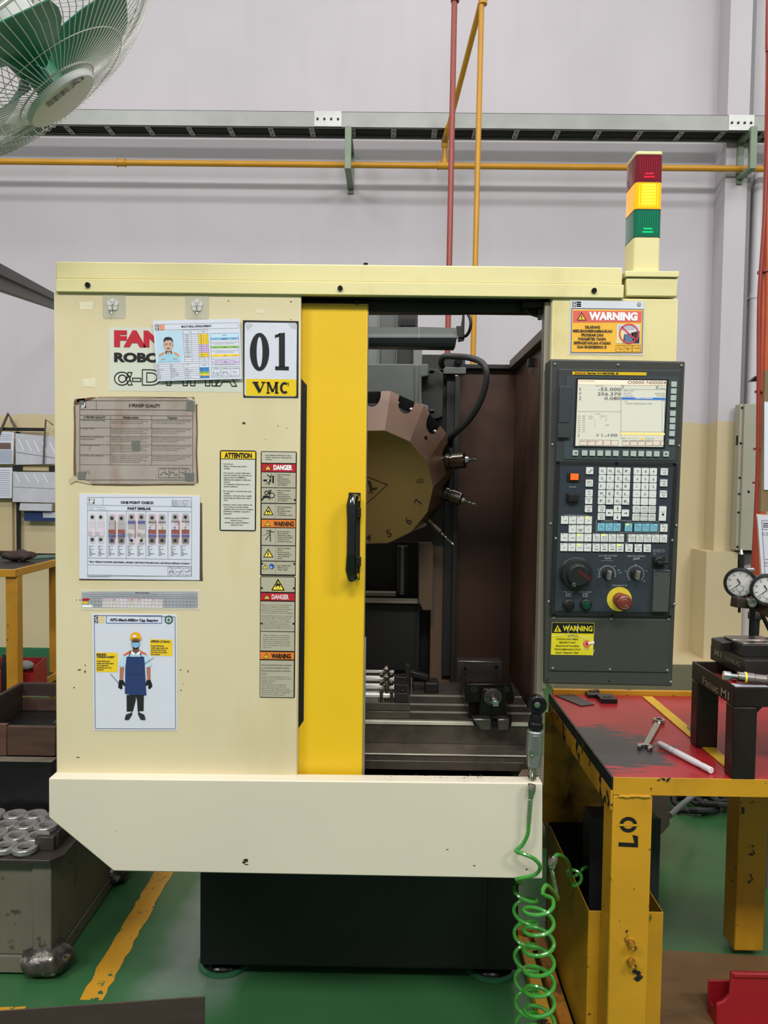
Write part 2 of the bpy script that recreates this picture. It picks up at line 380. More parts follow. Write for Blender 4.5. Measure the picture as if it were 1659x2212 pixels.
# ================================================================== MACHINE
CREAM = mat('cream_paint', (208, 196, 160), 0.42, var=0.035, vscale=3, bump=0.05, bscale=260, spots=[((186, 160, 108), 2.4, 0.55, 0.25, (1, 1, .35), 0.5), ((120, 96, 60), 55, 0.74, 0.03, (1, 1, 1), 0.8)])
CREAMY = mat('yellowed_cream_paint', (217, 206, 152), 0.42, var=0.04, vscale=4, bump=0.05, bscale=260, spots=[((176, 150, 92), 3.5, 0.55, 0.2, (1, 1, .5), 0.55)])
CREAMW = mat('pale_cream_paint', (205, 198, 178), 0.42, var=0.03, vscale=3, bump=0.04, bscale=260)
YEL = mat('yellow_paint', (226, 184, 32), 0.38, var=0.04, vscale=3, bump=0.08, bscale=220, spots=[((150, 104, 30), 60, 0.75, 0.03, (1, 1, 1), 0.8)])
STEELG = mat('grey_steel_strip', (138, 132, 116), 0.45, 0.3, var=0.1, vscale=8)
DARK = mat('dark_paint', (30, 27, 26), 0.5, var=0.2, vscale=6)
BLACKP = mat('black_base_paint', (13, 18, 20), 0.45, var=0.2, vscale=4)
BOLT = mat('black_oxide_bolt', (24, 23, 24), 0.35, 0.6)
SCREW = mat('zinc_screw', (170, 168, 160), 0.3, 0.9)
CHROME = mat('bright_steel', (200, 200, 200), 0.18, 1.0)
RUB = mat('black_rubber', (20, 20, 20), 0.5)
mroot = thing('milling_machine', 'cream and yellow vertical machining centre with its sliding door open', 'machine', (-0.2, 2.6, 0))
YF = 1.93
def pbox(name, px0, py0, px1, py1, Y, depth, m, parent=mroot, bevel=0.002, label=None):
    x0, x1, z0, z1 = R(px0, py0, px1, py1, Y)
    return MB().box(x0, x1, Y, Y + depth, z0, z1).build(name, m, parent, bevel, label=label)
pbox('front_panel', 118.5, 632, 646, 1678, YF, 0.022, CREAM, bevel=0.003)
pbox('top_cover', 120, 571, 1345, 609, YF - 0.004, 0.12, CREAMY, bevel=0.003)
pbox('cover_flange', 120, 608, 1348, 637, YF - 0.008, 0.02, CREAMY, bevel=0.002)
for (x, y) in ((190, 616), (735, 623), (1283, 628)):
    p = P(x, y, YF - 0.008)
    MB().cyl(p + Vector((0, 0.002, 0)), p - Vector((0, 0.005, 0)), 0.0068, 0.0062, 14).cyl(p - Vector((0, 0.005, 0)), p - Vector((0, 0.0052, 0)), 0.003, n=6).build('cap_bolt', BOLT, mroot)
p = P(790, 574, YF + 0.05); MB().cyl(p - Vector((0, 0, .01)), p + Vector((0, 0, 0.006)), 0.006, n=12).build('cap_bolt', BOLT, mroot)
# underside rail and door track
x0, x1 = P(655, 640, 1.95).x, P(1190, 650, 1.95).x; zt = P(900, 640, 1.95).z
MB().box(P(120, 640, 1.95).x + 0.004, x1, 1.953, 2.10, zt - 0.005, zt + 0.02).build('door_rail', DARK, mroot, 0.002)
MB().box(P(120, 640, 1.95).x + 0.004, x1 + .0, 1.992, 2.02, zt - 0.03, zt - 0.004).build('door_rail', DARK, mroot, 0.002)
# sliding yellow door
YD = 1.957
x0, x1, z0, z1 = R(560, 652, 795, 1676, YD); xr = P(789, 1160, YD).x
zb, zt_ = P(720, 1676, YD).z, P(720, 656, YD).z
MB().box(x0, xr, YD, YD + 0.03, zb, zt_ ).build('sliding_door', YEL, mroot, 0.003)
MB().box(x0, xr, YD - 0.003, YD, P(720, 661, YD).z, zt_ ).build('door_top_strip', mat('grimy_yellow', (170, 140, 44), 0.45, var=.2, vscale=9), mroot, 0.001)
p = P(771, 654, YD - .003); MB().cyl(p, p - Vector((0, .003, 0)), .005, n=12).build('door_screw', BOLT, mroot)
MB().box(xr, xr + .005, YD + .002, YD + 0.028, zb, P(788, 1380, YD).z).box(xr, xr + .0015, YD + .002, YD + 0.028, P(788, 1380, YD).z, zt_).build('edge_seal', STEELG, mroot, 0.0005)
q = [P(640, 812, YD), P(646, 812, YD), P(663, 832, YD), P(656, 1556, YD), P(644, 1574, YD), P(634, 1574, YD)]
MB().prism([v - Vector((0, .0012, 0)) for v in q], (0, .0012, 0)).build('pull_recess', mat('recess_black', (22, 20, 20), .5), mroot)
# door handle
hp = lambda x, y, o: P(x, y, YD) - Vector((0, o, 0))
hm = mat('glossy_black_plastic', (14, 15, 15), 0.16, coat=.5)
hb = MB()
pts = [hp(770, 1078, 0), hp(769, 1076, .02), hp(764, 1076, .038), hp(762, 1092, .047), hp(762, 1130, .048), hp(761, 1190, .048), hp(760, 1226, .047), hp(762, 1243, .038), hp(767, 1243, .02), hp(768, 1241, 0)]
hb.tube(pts, [.010, .011, .013, .0145, .0125, .0125, .0145, .013, .011, .010], 14)
hh = hb.build('door_handle', hm, mroot)
for y in (1107, 1212):
    MB().box(P(768, y, YD).x, P(780, y, YD).x, YD - .02, YD, P(770, y + 10, YD).z, P(770, y - 10, YD).z).build('handle_mount', RUB, hh, .001)
x0, x1, z0, z1 = R(752, 1064, 778, 1252, YD)
MB().box(x0, x1, YD - .002, YD, z0, z1).build('handle_plate', RUB, hh, .001)

# apron
YA = 1.893
pts = [(105, 1681), (1172, 1692), (1172, 1899), (245, 1882), (105, 1766)]
MB().prism([P(x, y, YA) for x, y in pts], (0, 0.045, 0)).build('apron', CREAMW, mroot, 0.003)
x1 = P(1172, 1690, YA).x
MB().box(x1 - .0015, x1, YA + .045, 2.5, P(1165, 1899, YA).z, P(1165, 1692, YA).z).build('apron_side', CREAMW, mroot, .001)
x0 = P(105, 1700, YA).x
MB().prism([Vector((x0, YA + .045, P(105, 1681, YA).z)), Vector((x0, 2.5, P(105, 1681, YA).z)), Vector((x0, 2.5, P(105, 1766, YA).z)), Vector((x0, YA + .045, P(105, 1766, YA).z))], (.002, 0, 0)).build('apron_side', CREAMW, mroot)
# dents and chips in the apron paint
chip = mat('paint_chip', (52, 38, 28), 0.6)
D = Doc(mroot, (0, YA, 0)); rr = random.Random(5)
for (x, y, w, h) in ((531, 1858, 6, 5), (527, 1863, 5, 4), (533, 1867, 6, 1.5), (967, 1835, 4, 1.2), (1025, 1870, 4, 1.4), (249, 1796, 1, 1), (610, 1750, .8, .8), (1137, 1878, 3, 2)):
    D.quad([(x + w * math.cos(a) * rr.uniform(.5, 1.1), y + h * math.sin(a) * rr.uniform(.5, 1.1)) for a in [k * .785 for k in range(8)]], chip, 1, 'paint_chip')
D.finish(mroot)
D = Doc(mroot, (0, YF, 0))
for (x, y, w, h) in ((172, 1447, 6, 3), (184, 1437, 3, 2), (184, 1451, 4, 4), (160, 1485, 2, 3), (390, 1447, 3, 4), (406, 1450, 3, 6), (396, 1478, 1.5, 1.5), (391, 1491, 4, 2), (168, 1636, 6, 2), (165, 1296, 2, 2), (173, 1296, 3, 3), (527, 914, 7, 4), (601, 920, 1.2, 5), (620, 925, 1.5, 2), (573, 949, 4, .6), (493, 650, 3, 2), (629, 652, 4, 3), (628, 690, 4, 1), (601, 1500, 1, 1)):
    D.quad([(x + .75 * w * math.cos(a) * rr.uniform(.2, 1.1), y + .75 * h * math.sin(a) * rr.uniform(.4, 1.1)) for a in [k * .785 for k in range(8)]], chip, 1, 'paint_chip')
LT = Doc(mroot, P(900, 1684, 1.905), n=(0, 0, 1), ex=(1, 0, 0), flip=False)
for k in range(46):
    x = rr.gauss(1010, 70); y = P(x, 1684, 1.905); q_ = Vector((P(min(x, 1150), 1684, 1.905).x, 1.896 + rr.random() * .028, P(900, 1681, YA).z + .0012)); w = rr.uniform(.0006, .0028)
    LT.grp('paint_chip', chip, 1).poly([q_ + Vector((w * math.cos(a) * 1.6, w * math.sin(a) * .7, 0)) for a in [j * 1.05 for j in range(6)]])
LT.finish(mroot)
res = mat('tape_residue', (216, 208, 180), .5, var=.1, vscale=50)
for (x0, y0, x1, y1) in ((171, 651, 201, 670), (177, 817, 207, 837), (553, 668, 573, 678)):
    D.quad([(x0, y0 + 1), (x1, y0), (x1 - 1, y1), (x0 + 3, y1 - 2)], res, 1, 'tape_residue')
D.finish(mroot)

# right column and cream head behind the control panel
pbox('door_post', 1166, 652, 1182, 1676, YF + 0.012, 0.035, STEELG, bevel=.001)
pbox('post_strip', 1181, 645, 1190, 1488, YF + 0.004, 0.05, mat('beige_strip', (168, 158, 130), .45, var=.1, vscale=10), bevel=.001)
XR = 0.445; xc0 = P(1192, 700, YF).x; xc1 = P(1464, 700, YF).x
MB().box(xc0, xc1, YF, YF + .02, P(1300, 1478, YF).z + .02, P(1300, 644, YF).z).box(XR + .02, xc1, YF + .0201, YF + .30, P(1300, 1478, YF).z + .02, P(1300, 644, YF).z).build('head_cabinet', CREAMY, mroot, .003)
MB().box(P(1352, 620, YF).x, P(1463, 620, YF).x, YF - .003, YF + .13, P(1400, 641, YF).z, P(1400, 601, YF).z).build('corner_block', CREAMY, mroot, .003)
MB().box(P(1349, 590, YF).x, P(1465, 590, YF).x, YF - .008, YF + .135, P(1400, 600, YF).z, P(1400, 587, YF).z).build('corner_cap', CREAMY, mroot, .002)
# shell behind the front
GRIM = mat('oily_brown_sheet', (72, 50, 40), 0.42, var=.22, vscale=2.2, spots=[((122, 96, 74), 1.5, .5, .3, (1, 1, 1), .55), ((150, 150, 150), 420, .70, .02, (1, 1, 1), .5)])
XR = 0.445; ZT = P(1110, 797, 2.8).z
xl = P(118, 1100, YF).x
MB().box(xl + .003, xl + .02, 1.955, 3.5, P(105, 1750, YA).z, 2.08).build('side_panel', CREAM, mroot)
MB().box(XR, XR + .012, 1.985, 2.8, 1.14, ZT).box(XR, XR + .012, 2.36, 2.8, .86, 1.1399).build('inner_side_panel', GRIM, mroot)
MB().box(XR - .069, XR + .012, 2.36, 2.8, .84, .859).build('side_step', DARK, mroot)
MB().box(XR + .012, XR + .016, 2.36, 3.3, .86, ZT).build('side_panel', CREAM, mroot)
MB().box(xc0 + .0, xc1 - .0, 1.99, 2.02, 0.86, P(1300, 1478, YF).z + .015).build('lower_post_plate', STEELG, mroot) if False else None
MB().box(P(985, 1100, 2.8).x, XR, 2.8, 2.812, .7, ZT).build('inner_back_panel', GRIM, mroot)
MB().box(P(985, 800, 2.79).x, XR, 2.775, 2.80, ZT - .004, ZT + .012).build('back_panel_rim', DARK, mroot, .002)
# slanted top rail of the side wall
MB().bar((XR - .012, 2.78, ZT + .012), (XR - .012, 2.0, ZT + .012), .024, .03).build('side_rail', mat('rusty_rail', (92, 74, 64), .5, var=.2), mroot, .002)
p = P(1145, 785, 2.45); MB().box(p.x - .01, p.x + .01, 2.42, 2.45, p.z - .012, p.z + .012).build('rail_clip', DARK, mroot)
MB().box(xl + .02, P(985, 1100, 2.8).x, 3.2, 3.21, .7, 1.9).build('rear_inner_panel', DARK, mroot)
# black base
x0, x1 = P(432, 1990, 2.40).x, P(1119, 1990, 2.40).x
zb = P(760, 2090, 2.40).z
MB().box(x0, x1, 2.40, 3.6, zb, .80).build('machine_base', BLACKP, mroot, .004)
MB().box(P(500, 2000, 2.4).x, P(1052, 2000, 2.4).x, 2.394, 2.40, zb + .01, .6).build('base_cover', BLACKP, mroot, .003)
for px in (466, 1070):
    p = PZ(px, 2117, 0.03); f = MB().lathe((p.x, 2.49, 0), (0, 0, 1), [(.078, 0), (.078, .008), (.070, .022), (.03, .05), (.026, zb + .002)], 28)
    f.build('levelling_foot', mat('oily_black_iron', (24, 24, 26), .22, .7, var=.3, vscale=30), mroot)
    rim = struct if 0 else None
    MB().lathe((p.x, 2.49, 0), (0, 0, 1), [(.079, 0), (.086, .002), (.087, .012), (.079, .014)], 28).build('foot_rim', GREENP, mroot)
# interior of the work area
PLATE = mat('oily_steel_plate', (98, 90, 80), .30, .55, var=.25, vscale=5, spots=[((40, 34, 30), 9, .5, .2, (1, 1, 1), .6)])
YT0, YT1 = 2.15, 2.56; zt2 = P(980, 1556, YT0).z
xt0, xt1 = -.70, .422
slots = [(2.15, 2.215), (2.232, 2.292), (2.309, 2.385), (2.402, 2.56)]
for i, (a, b) in enumerate(slots): MB().box(xt0, xt1, a, b, zt2 - .05, zt2).build('table_strip', PLATE, mroot, .0015)
for i, (a, b) in enumerate(slots[1:]): MB().box(xt0, xt1, a - .0022, a - .0002, zt2 - .012, zt2 + .0003).build('strip_edge', mat('worn_steel_edge', (214, 208, 192), .3, .5, var=.2, vscale=12), mroot)
MB().box(xt0, xt1, YT0 + .004, YT1 - .002, zt2 - .09, zt2 - .0505).build('table_body', PLATE, mroot)
z1_, z2_ = zt2 - .012, P(980, 1606, YT0).z
MB().box(xt0, xt1, YT0 - .008, YT0 - .0002, z1_, zt2 - .002).build('table_edge', mat('worn_steel_edge', (214, 208, 192), .3, .5, var=.2, vscale=12), mroot, .001)
MB().box(xt0, xt1, YT0 - .003, YT0 + .0035, z2_, z1_ - .0005).build('table_front', PLATE, mroot, .001)
YC = 2.085; z3 = P(980, 1630, YC).z; z4 = P(980, 1643, YC).z; z5 = P(980, 1662, YC).z
MB().prism([Vector((xt0, YT0, z2_)), Vector((xt0, YC, z3)), Vector((xt0, YC, z3 - .006)), Vector((xt0, YT0, z2_ - .006))], (xt1 - xt0, 0, 0)).build('way_cover', PLATE, mroot, .001)
MB().box(xt0, xt1, YC - .003, YC, z3 - .003, z3 + .001).build('cover_edge', MATS['worn_steel_edge'], mroot, .0006)
MB().box(xt0, xt1, YC, YC + .003, z4, z3 - .0035).build('cover_front', PLATE, mroot)
MB().box(xt0, xt1, YC - .008, YC - .0002, z5, z4).build('cover_skirt', PLATE, mroot, .001)
MB().box(xt0, P(1172, 1660, 2.0).x - .01, 1.94, 2.5, .66, .70).build('chip_pan', DARK, mroot)
MB().prism([P(1120, 1674, 1.96), P(1166, 1674, 1.96), P(1166, 1660, 2.05), P(1128, 1662, 2.05)], (0, 0, -.004)).build('chip_tray_corner', mat('rusty_tray', (128, 104, 90), .5, var=.3, vscale=40), mroot)
# column, posts and covers behind the turret
DG = mat('dark_grey_casting', (84, 88, 86), .5, var=.14, vscale=6, spots=[((140, 104, 74), 3, .60, .15, (1, 1, 1), .35)])
DG2 = mat('charcoal_casting', (38, 38, 37), .5, var=.14, vscale=6)
LGC = mat('pale_grey_casting', (112, 116, 114), .5, var=.1, vscale=6)
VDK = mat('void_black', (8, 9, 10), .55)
BRN = mat('brown_stained_sheet', (104, 84, 66), .45, var=.2, vscale=3)
pbox('post', 978, 812, 988, 1495, 2.70, .03, DG2, bevel=.001)
pbox('inner_panel', 930, 1180, 978, 1495, 2.74, .02, BRN, bevel=.001)
pbox('inner_panel', 940, 800, 978, 1180, 2.74, .02, DG2, bevel=.001)
pbox('corner_post', 960, 800, 978, 1460, 2.72, .018, DG2, bevel=.001)
q = [P(905, 1175, 2.66), P(936, 1175, 2.66), P(934, 1318, 2.66), P(914, 1318, 2.66), P(905, 1300, 2.66)]
MB().prism(q, (0, .08, 0)).build('way_guard', BRN, mroot, .001)
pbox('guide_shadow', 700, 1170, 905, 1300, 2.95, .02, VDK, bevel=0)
pbox('guide_rail', 858, 1180, 880, 1285, 2.86, .05, DG2, bevel=.002)
pbox('guide_rail', 866, 1180, 873, 1285, 2.85, .01, LGC, bevel=.001)
pbox('guide_cap', 790, 1280, 855, 1288, 2.80, .04, STEELG, bevel=.001)
pbox('guard_lip', 700, 1299, 904, 1303, 2.70, .08, STEELG, bevel=.001)
pbox('column_cover', 700, 1304, 905, 1448, 2.74, .02, DG2, bevel=.003)
pbox('column_cover_strip', 898, 1304, 906, 1448, 2.735, .02, DG2, bevel=.001)
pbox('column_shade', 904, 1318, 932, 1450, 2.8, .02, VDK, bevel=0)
# head casting
MB().prism([P(700, 786, 2.62), P(925, 786, 2.62), P(927, 812, 2.62), P(911, 814, 2.62), P(911, 872, 2.62), P(926, 876, 2.62), P(926, 897, 2.62), P(900, 900, 2.62), P(700, 900, 2.62)], (0, .12, 0)).build('spindle_head', DG, mroot, .004)
pbox('head_flange', 896, 789, 903, 898, 2.612, .01, DG, bevel=.002)
for y in (801, 888):
    p = P(928, y, 2.62); MB().cyl(p, p + Vector((.012, 0, 0)), .009, n=14).cyl(p + Vector((.012, 0, 0)), p + Vector((.016, 0, 0)), .007, n=14).build('head_bolt', BOLT, mroot)
MB().prism([P(905, 796, 2.68), P(945, 797, 2.68), P(958, 806, 2.68), P(958, 900, 2.68), P(944, 906, 2.68), P(905, 905, 2.68)], (0, .1, 0)).build('motor_cover', DG2, mroot, .004)
pbox('upper_column', 700, 672, 823, 790, 2.9, .2, LGC, bevel=.003)
pbox('upper_column', 822, 672, 857, 790, 2.88, .2, DG, bevel=.003)
pbox('cable_block', 858, 674, 902, 790, 2.86, .1, DG2, bevel=.003)
for k in range(6): pbox('block_fin', 863 + k * 6, 688, 867 + k * 6, 703, 2.85, .01, VDK, bevel=0)
pbox('upper_plate', 893, 745, 912, 790, 2.84, .02, LGC, bevel=.001)
MB().prism([P(700, 676, 2.2), P(1003, 676, 2.2), P(1003, 650, 2.2), P(700, 650, 2.2)], (0, .03, 0)).build('top_beam', mat('dark_brown_beam', (40, 31, 27), .5, var=.2), mroot, .001)
# bracket plate over the back wall
pbox('bracket_plate', 912, 766, 1005, 800, 2.72, .02, DG2, bevel=.002)
pbox('bracket_lip', 958, 793, 1007, 808, 2.69, .03, DG, bevel=.003)
p = P(989, 784, 2.71); MB().cyl(p, p - Vector((0, .02, 0)), .014, n=16).cyl(p - Vector((0, .02, 0)), p - Vector((0, .026, 0)), .009, n=6).build('bracket_bolt', BOLT, mroot)
# work lamp
lm = MB().prism([P(700, 706, 2.24), P(905, 706, 2.24), P(905, 728, 2.20), P(700, 728, 2.20)], (0, 0, -.006)).prism([P(906, 706, 2.24), P(990, 708, 2.24), P(1003, 728, 2.20), P(906, 728, 2.20)], (0, 0, -.006)).build('work_lamp_top', DG, mroot, .001)
MB().prism([P(700, 729, 2.20), P(987, 729, 2.20), P(983, 751, 2.20), P(700, 747, 2.20)], (0, .05, 0)).build('work_lamp_body', mat('dark_green_black', (24, 32, 30), .4), mroot, .002)
MB().prism([P(986, 704, 2.2), P(996, 704, 2.2), P(1000, 675, 2.2), P(1004, 675, 2.2), P(1003, 735, 2.2), P(990, 738, 2.2), P(990, 727, 2.2)], (0, .012, 0)).build('lamp_bracket', DG2, mroot, .001)
def hose(name, pts, r, m, parent=mroot, n=10, sub=6, label=None):
    """smooth tube through the points (catmull-rom)"""
    pts = [Vector(p) for p in pts]; q = [pts[0]] + pts + [pts[-1]]; out = []
    for i in range(1, len(q) - 2):
        for k in range(sub):
            t = k / sub; a, b, c, d = q[i - 1], q[i], q[i + 1], q[i + 2]
            out.append(0.5 * ((2 * b) + (c - a) * t + (2 * a - 5 * b + 4 * c - d) * t * t + (3 * b - a - 3 * c + d) * t ** 3))
    out.append(pts[-1]); return MB().tube(out, r, n).build(name, m, parent, label=label) if name else out
hose('lamp_cable', [P(1003, 652, 2.19), P(1006, 668, 2.19), P(1016, 690, 2.18), P(1016, 708, 2.18), P(1010, 722, 2.19), P(1003, 727, 2.2)], .0045, RUB)
hose('door_cable', [P(1132, 655, 1.97), P(1136, 668, 1.97), P(1146, 678, 1.97), P(1160, 683, 1.97), P(1168, 686, 1.97)], .0035, RUB)
MB().box(*(lambda a: (a[0], a[1], 1.96, 1.99, a[2], a[3]))(R(1128, 651, 1188, 664, 1.96))).build('cable_box', VDK, mroot, .002)
MB().box(*(lambda a: (a[0], a[1], 1.965, 1.975, a[2], a[3]))(R(1163, 668, 1171, 690, 1.965))).build('cable_clip', DG2, mroot, .001)
hose('head_hose', [P(956, 792, 2.62), P(953, 781, 2.60), P(960, 770, 2.58), P(985, 770, 2.56), P(1015, 773, 2.52), P(1040, 783, 2.50), P(1051, 803, 2.49), P(1048, 835, 2.5), P(1035, 872, 2.52), P(1012, 908, 2.55), P(985, 934, 2.58), P(973, 948, 2.62), P(973, 962, 2.66)], .0105, mat('grey_black_hose', (44, 45, 46), .5), n=12)

# ================================================================== TOOL TURRET
Yt = 2.4; Fc = P(806, 1055, Yt); tl = math.radians(15)
ax = Vector((0, -math.cos(tl), -math.sin(tl)))          # facing front and a little down
ux = Vector((1, 0, 0)); uy = ux.cross(-ax); uy = uy if uy.z > 0 else -uy
sc_ = 1660 / Yt; R1 = 130 / sc_; R2 = .272; HB = .25
TUR = mat('turret_face_olive', (140, 112, 68), .42, .35, var=.06, vscale=4)
TUC = mat('turret_cone_bronze', (124, 92, 70), .38, .35, var=.14, vscale=5, spots=[((112, 104, 104), 2.0, .45, .3, (1, 1, 1), .55)])
troot = thing('tool_turret', 'bronze fourteen-sided tool turret with numbers inside the machine', 'turret', Fc)
def tp(a, r, h): return Fc + (ux * math.cos(a) + uy * math.sin(a)) * r - ax * h
vang = [math.radians(80.8 - 360 / 14 * k - 1.5) for k in range(14)]
MB().prism([tp(a, R1, 0) for a in vang], -ax * .01).build('face_plate', TUR, troot, .0015)
for k in range(14):
    a, b = vang[k], vang[(k + 1) % 14]
    F0, F1, B0, B1 = tp(a, R1, .0005), tp(b, R1, .0005), tp(a, R2, HB), tp(b, R2, HB)
    mid = math.degrees((a + b) / 2); mid = (b if k < 13 else b - 2 * math.pi); mid = math.degrees(a) - 360 / 28
    pts = [F1, F0, B0]
    notch = True
    if notch:
        e = B1 - B0; inn = ((F0 + F1) / 2 - (B0 + B1) / 2); nn = 10
        for j in range(nn + 1):
            t = j / nn; w = .5 - .235 * math.cos(math.pi * t); dep = .42 * math.sin(math.pi * t) ** .8
            pts.append(B0 + e * w + inn * dep)
    pts.append(B1)
    nrm = (F1 - F0).cross(B0 - F0).normalized()
    if nrm.dot(ax) < 0: nrm = -nrm
    MB().prism(pts, -nrm * .006).build('cone_segment', TUC, troot)
    if 20 < mid < 100:
        for t in (.29, .71):
            c = B0 + (B1 - B0) * t + ((F0 + F1) / 2 - (B0 + B1) / 2) * .16 - nrm * .012
            MB().ball(c, .0085, 12).build('grip_ball', CHROME, troot)
        c = (F0 + F1) / 2 * .60 + (B0 + B1) / 2 * .40 + nrm * .0005
        if mid < 50: MB().cyl(c, c + nrm * .004, .006, n=12).build('set_screw', BOLT, troot)
MB().prism([tp(a, R2 * .99, HB + .004) for a in vang], -ax * .012).build('rear_plate', VDK, troot)
MB().lathe(Fc, -ax, [(R1 * .8, .02), (R2 * .80, .22), (R2 * .84, HB - .012), (.05, HB), (.05, HB + .04)], 28).build('inner_drum', VDK, troot)
MB().cyl(tp(0, 0, HB), tp(0, 0, HB + .12), .06, n=24).build('turret_axle', DG2, troot)
TD = Doc(troot, Fc, n=ax, ex=(1, 0, 0)); MARK = ink((44, 34, 24))
for t, x, y, fade in (('8', 907, 1038, 1), ('7', 904, 1083, 0), ('6', 882, 1124, 0), ('5', 841, 1151, 0), ('4', 796, 1161, 0)):
    ang = math.atan2(-(y - 1055), x - 806); rot = ang + math.pi / 2; h = 17
    dx = math.cos(ang) * h / 2 - math.sin(ang) * -6.5; dy = -math.sin(ang) * h / 2 - math.cos(ang) * -6.5
    # baseline start: half a height outwards, half a width sideways
    bx = x + math.cos(ang) * h / 2 + math.sin(ang) * 6; by = y - math.sin(ang) * h / 2 + math.cos(ang) * 6
    TD.text(t, bx, by, h, ink((78, 58, 34)) if fade else MARK, rot=rot, bold=.008 if not fade else 0, name='number')
tipp = [(837, 1047), (762, 1018), (770, 1108)]
TD.path(tipp + tipp[:1], 2, MARK, name='hazard_mark')
TD.quad([(794, 1038), (800, 1038), (806, 1058), (799, 1060)], MARK, 2, 'hazard_mark'); TD.quad([(797, 1062), (800, 1055), (815, 1052), (814, 1057)], MARK, 3, 'hazard_mark'); TD.path([(796, 1066), (802, 1062), (803, 1067), (808, 1063)], 1.6, MARK, name='hazard_mark')
TD.finish()
beta = math.atan((R2 - R1) / HB)
LBT = ['silver tool holder with short drill, upper right of the turret', 'dark tool holder with blue tipped drill, middle right of the turret', 'slim tool holder with long thin drill, lower right of the turret']
HOLD = mat('tool_holder_steel', (120, 112, 102), .22, .95, var=.2, vscale=30)
for i, (mid, rs, l1, l2) in enumerate(((10.6, .027, .084, .028), (-15.2, .023, .082, .044), (-41, .013, .080, .052))):
    a = math.radians(mid); rad = ux * math.cos(a) + uy * math.sin(a); dirn = (rad * math.cos(beta) + ax * math.sin(beta)).normalized()
    c = tp(a, (R1 + (R2 - R1) * .72) * math.cos(math.pi / 14), HB * .72)
    t = thing('tool_holder', LBT[i], 'tool holder', c, 'tool holders in the turret')
    MB().lathe(c - dirn * .02, dirn, [(rs * .9, 0), (rs * .9, .02), (rs, .022), (rs, .036), (rs * .86, .038), (rs * .86, .044), (rs, .046), (rs, l1), (rs * .55, l1 + .004)], 20).build('collar', HOLD, t)
    MB().cyl(c + dirn * (l1 - .02), c + dirn * (l1 - .006), rs * .5, rs * .4, 14).build('chuck', CHROME, t)
    dr = MB(); base = c + dirn * (l1 - .008)
    rr_ = .0042 if i < 2 else .003
    s1 = dirn.orthogonal().normalized(); s2 = dirn.cross(s1)
    for ph in (0, math.pi):
        dr.tube([base + dirn * (l2 * j / 24) + (s1 * math.cos(ph + j * .8) + s2 * math.sin(ph + j * .8)) * rr_ * .45 for j in range(25)], rr_ * .6, 6)
    dr.build('drill_bit', CHROME, t)

# ================================================================== FIXTURE, VISE ON THE TABLE
fr = thing('rod_fixture', 'work-holding fixture with three bright clamping rods on the machine table', 'fixture', P(840, 1548, YT0))
FB = mat('fixture_plate', (96, 90, 80), .3, .6, var=.15, vscale=10)
x0 = P(770, 1530, 2.16).x; x1 = P(885, 1530, 2.165).x; zf1 = P(840, 1536, 2.16).z; zf2 = P(840, 1519, 2.165).z
MB().box(x0, x1, 2.157, 2.50, zt2, zf1 - .0004).build('base_plate', FB, fr, .001)
MB().box(x0, x1 + .001, 2.165, 2.49, zf1, zf2).build('top_plate', FB, fr, .001)
zr = zf2; BRR = mat('bright_rod', (232, 230, 224), .25, .45)
for k, (yy, Yk) in enumerate(((1512, 2.19), (1492, 2.28), (1473, 2.37))):
    zc = zr + .016
    a = Vector((x0 + .002, Yk, zc)); bx = P(851, yy, Yk).x
    MB().cyl(a, (bx, Yk, zc), .0095, n=14).build('clamp_rod', BRR, fr)
    MB().box(a.x, bx, Yk + .014, Yk + .024, zc + .014, zc + .022).build('guide_bar', BRR, fr, .001)
    for px in (824, 846):
        xx = P(px, yy, Yk - .006).x
        MB().cyl((xx, Yk - .014, zr), (xx, Yk - .014, zc + .012), .0045, n=10).lathe((xx, Yk - .014, zc + .012), (0, 0, 1), [(.0065, 0), (.0065, .006), (.002, .010)], 10).build('stop_pin', HOLD, fr)
    xx = P(835, yy, Yk).x
    MB().cyl((xx, Yk, zr), (xx, Yk, zc + .028), .007, n=10).lathe((xx, Yk, zc + .028), (0, 0, 1), [(.013, 0), (.013, .004), (.008, .008), (.004, .014)], 12).build('clamp_nut', HOLD, fr)
    MB().box(P(853, yy, Yk).x, P(880, yy, Yk).x, Yk - .02, Yk + .02, zr, zr + .028).cyl((P(870, yy, Yk).x, Yk - .01, zr + .028), (P(870, yy, Yk).x, Yk - .01, zr + .036), .006, n=8).build('clamp_block', DARK, fr, .002)
# swing clamp behind
MB().box(P(875, 1490, 2.4).x, P(885, 1490, 2.4).x, 2.38, 2.42, zt2, zt2 + .10).build('clamp_post', DARK, fr, .002)
sc2 = thing('swing_clamp', 'black square swing clamp behind the rod fixture', 'clamp', P(930, 1485, 2.45))
MB().box(P(918, 1475, 2.42).x, P(948, 1475, 2.42).x, 2.42, 2.49, zt2, zt2 + .033).build('clamp_head', DARK, sc2, .004)
MB().bar((P(925, 1470, 2.46).x, 2.455, zt2 + .042), (P(885, 1462, 2.46).x, 2.46, zt2 + .056), .03, .018).build('clamp_arm', DARK, sc2, .003)
MB().cyl((P(888, 1462, 2.46).x, 2.455, zt2), (P(888, 1462, 2.46).x, 2.455, zt2 + .045), .008, n=10).build('clamp_pin', CHROME, sc2)

vi = thing('milling_vise', 'oily black machine vise with a square screw end on the table', 'vise', P(1060, 1580, 2.12))
VM = mat('oily_black_steel', (38, 35, 32), .24, .7, var=.3, vscale=14)
VM2 = mat('worn_vise_steel', (96, 92, 88), .28, .8, var=.3, vscale=14)
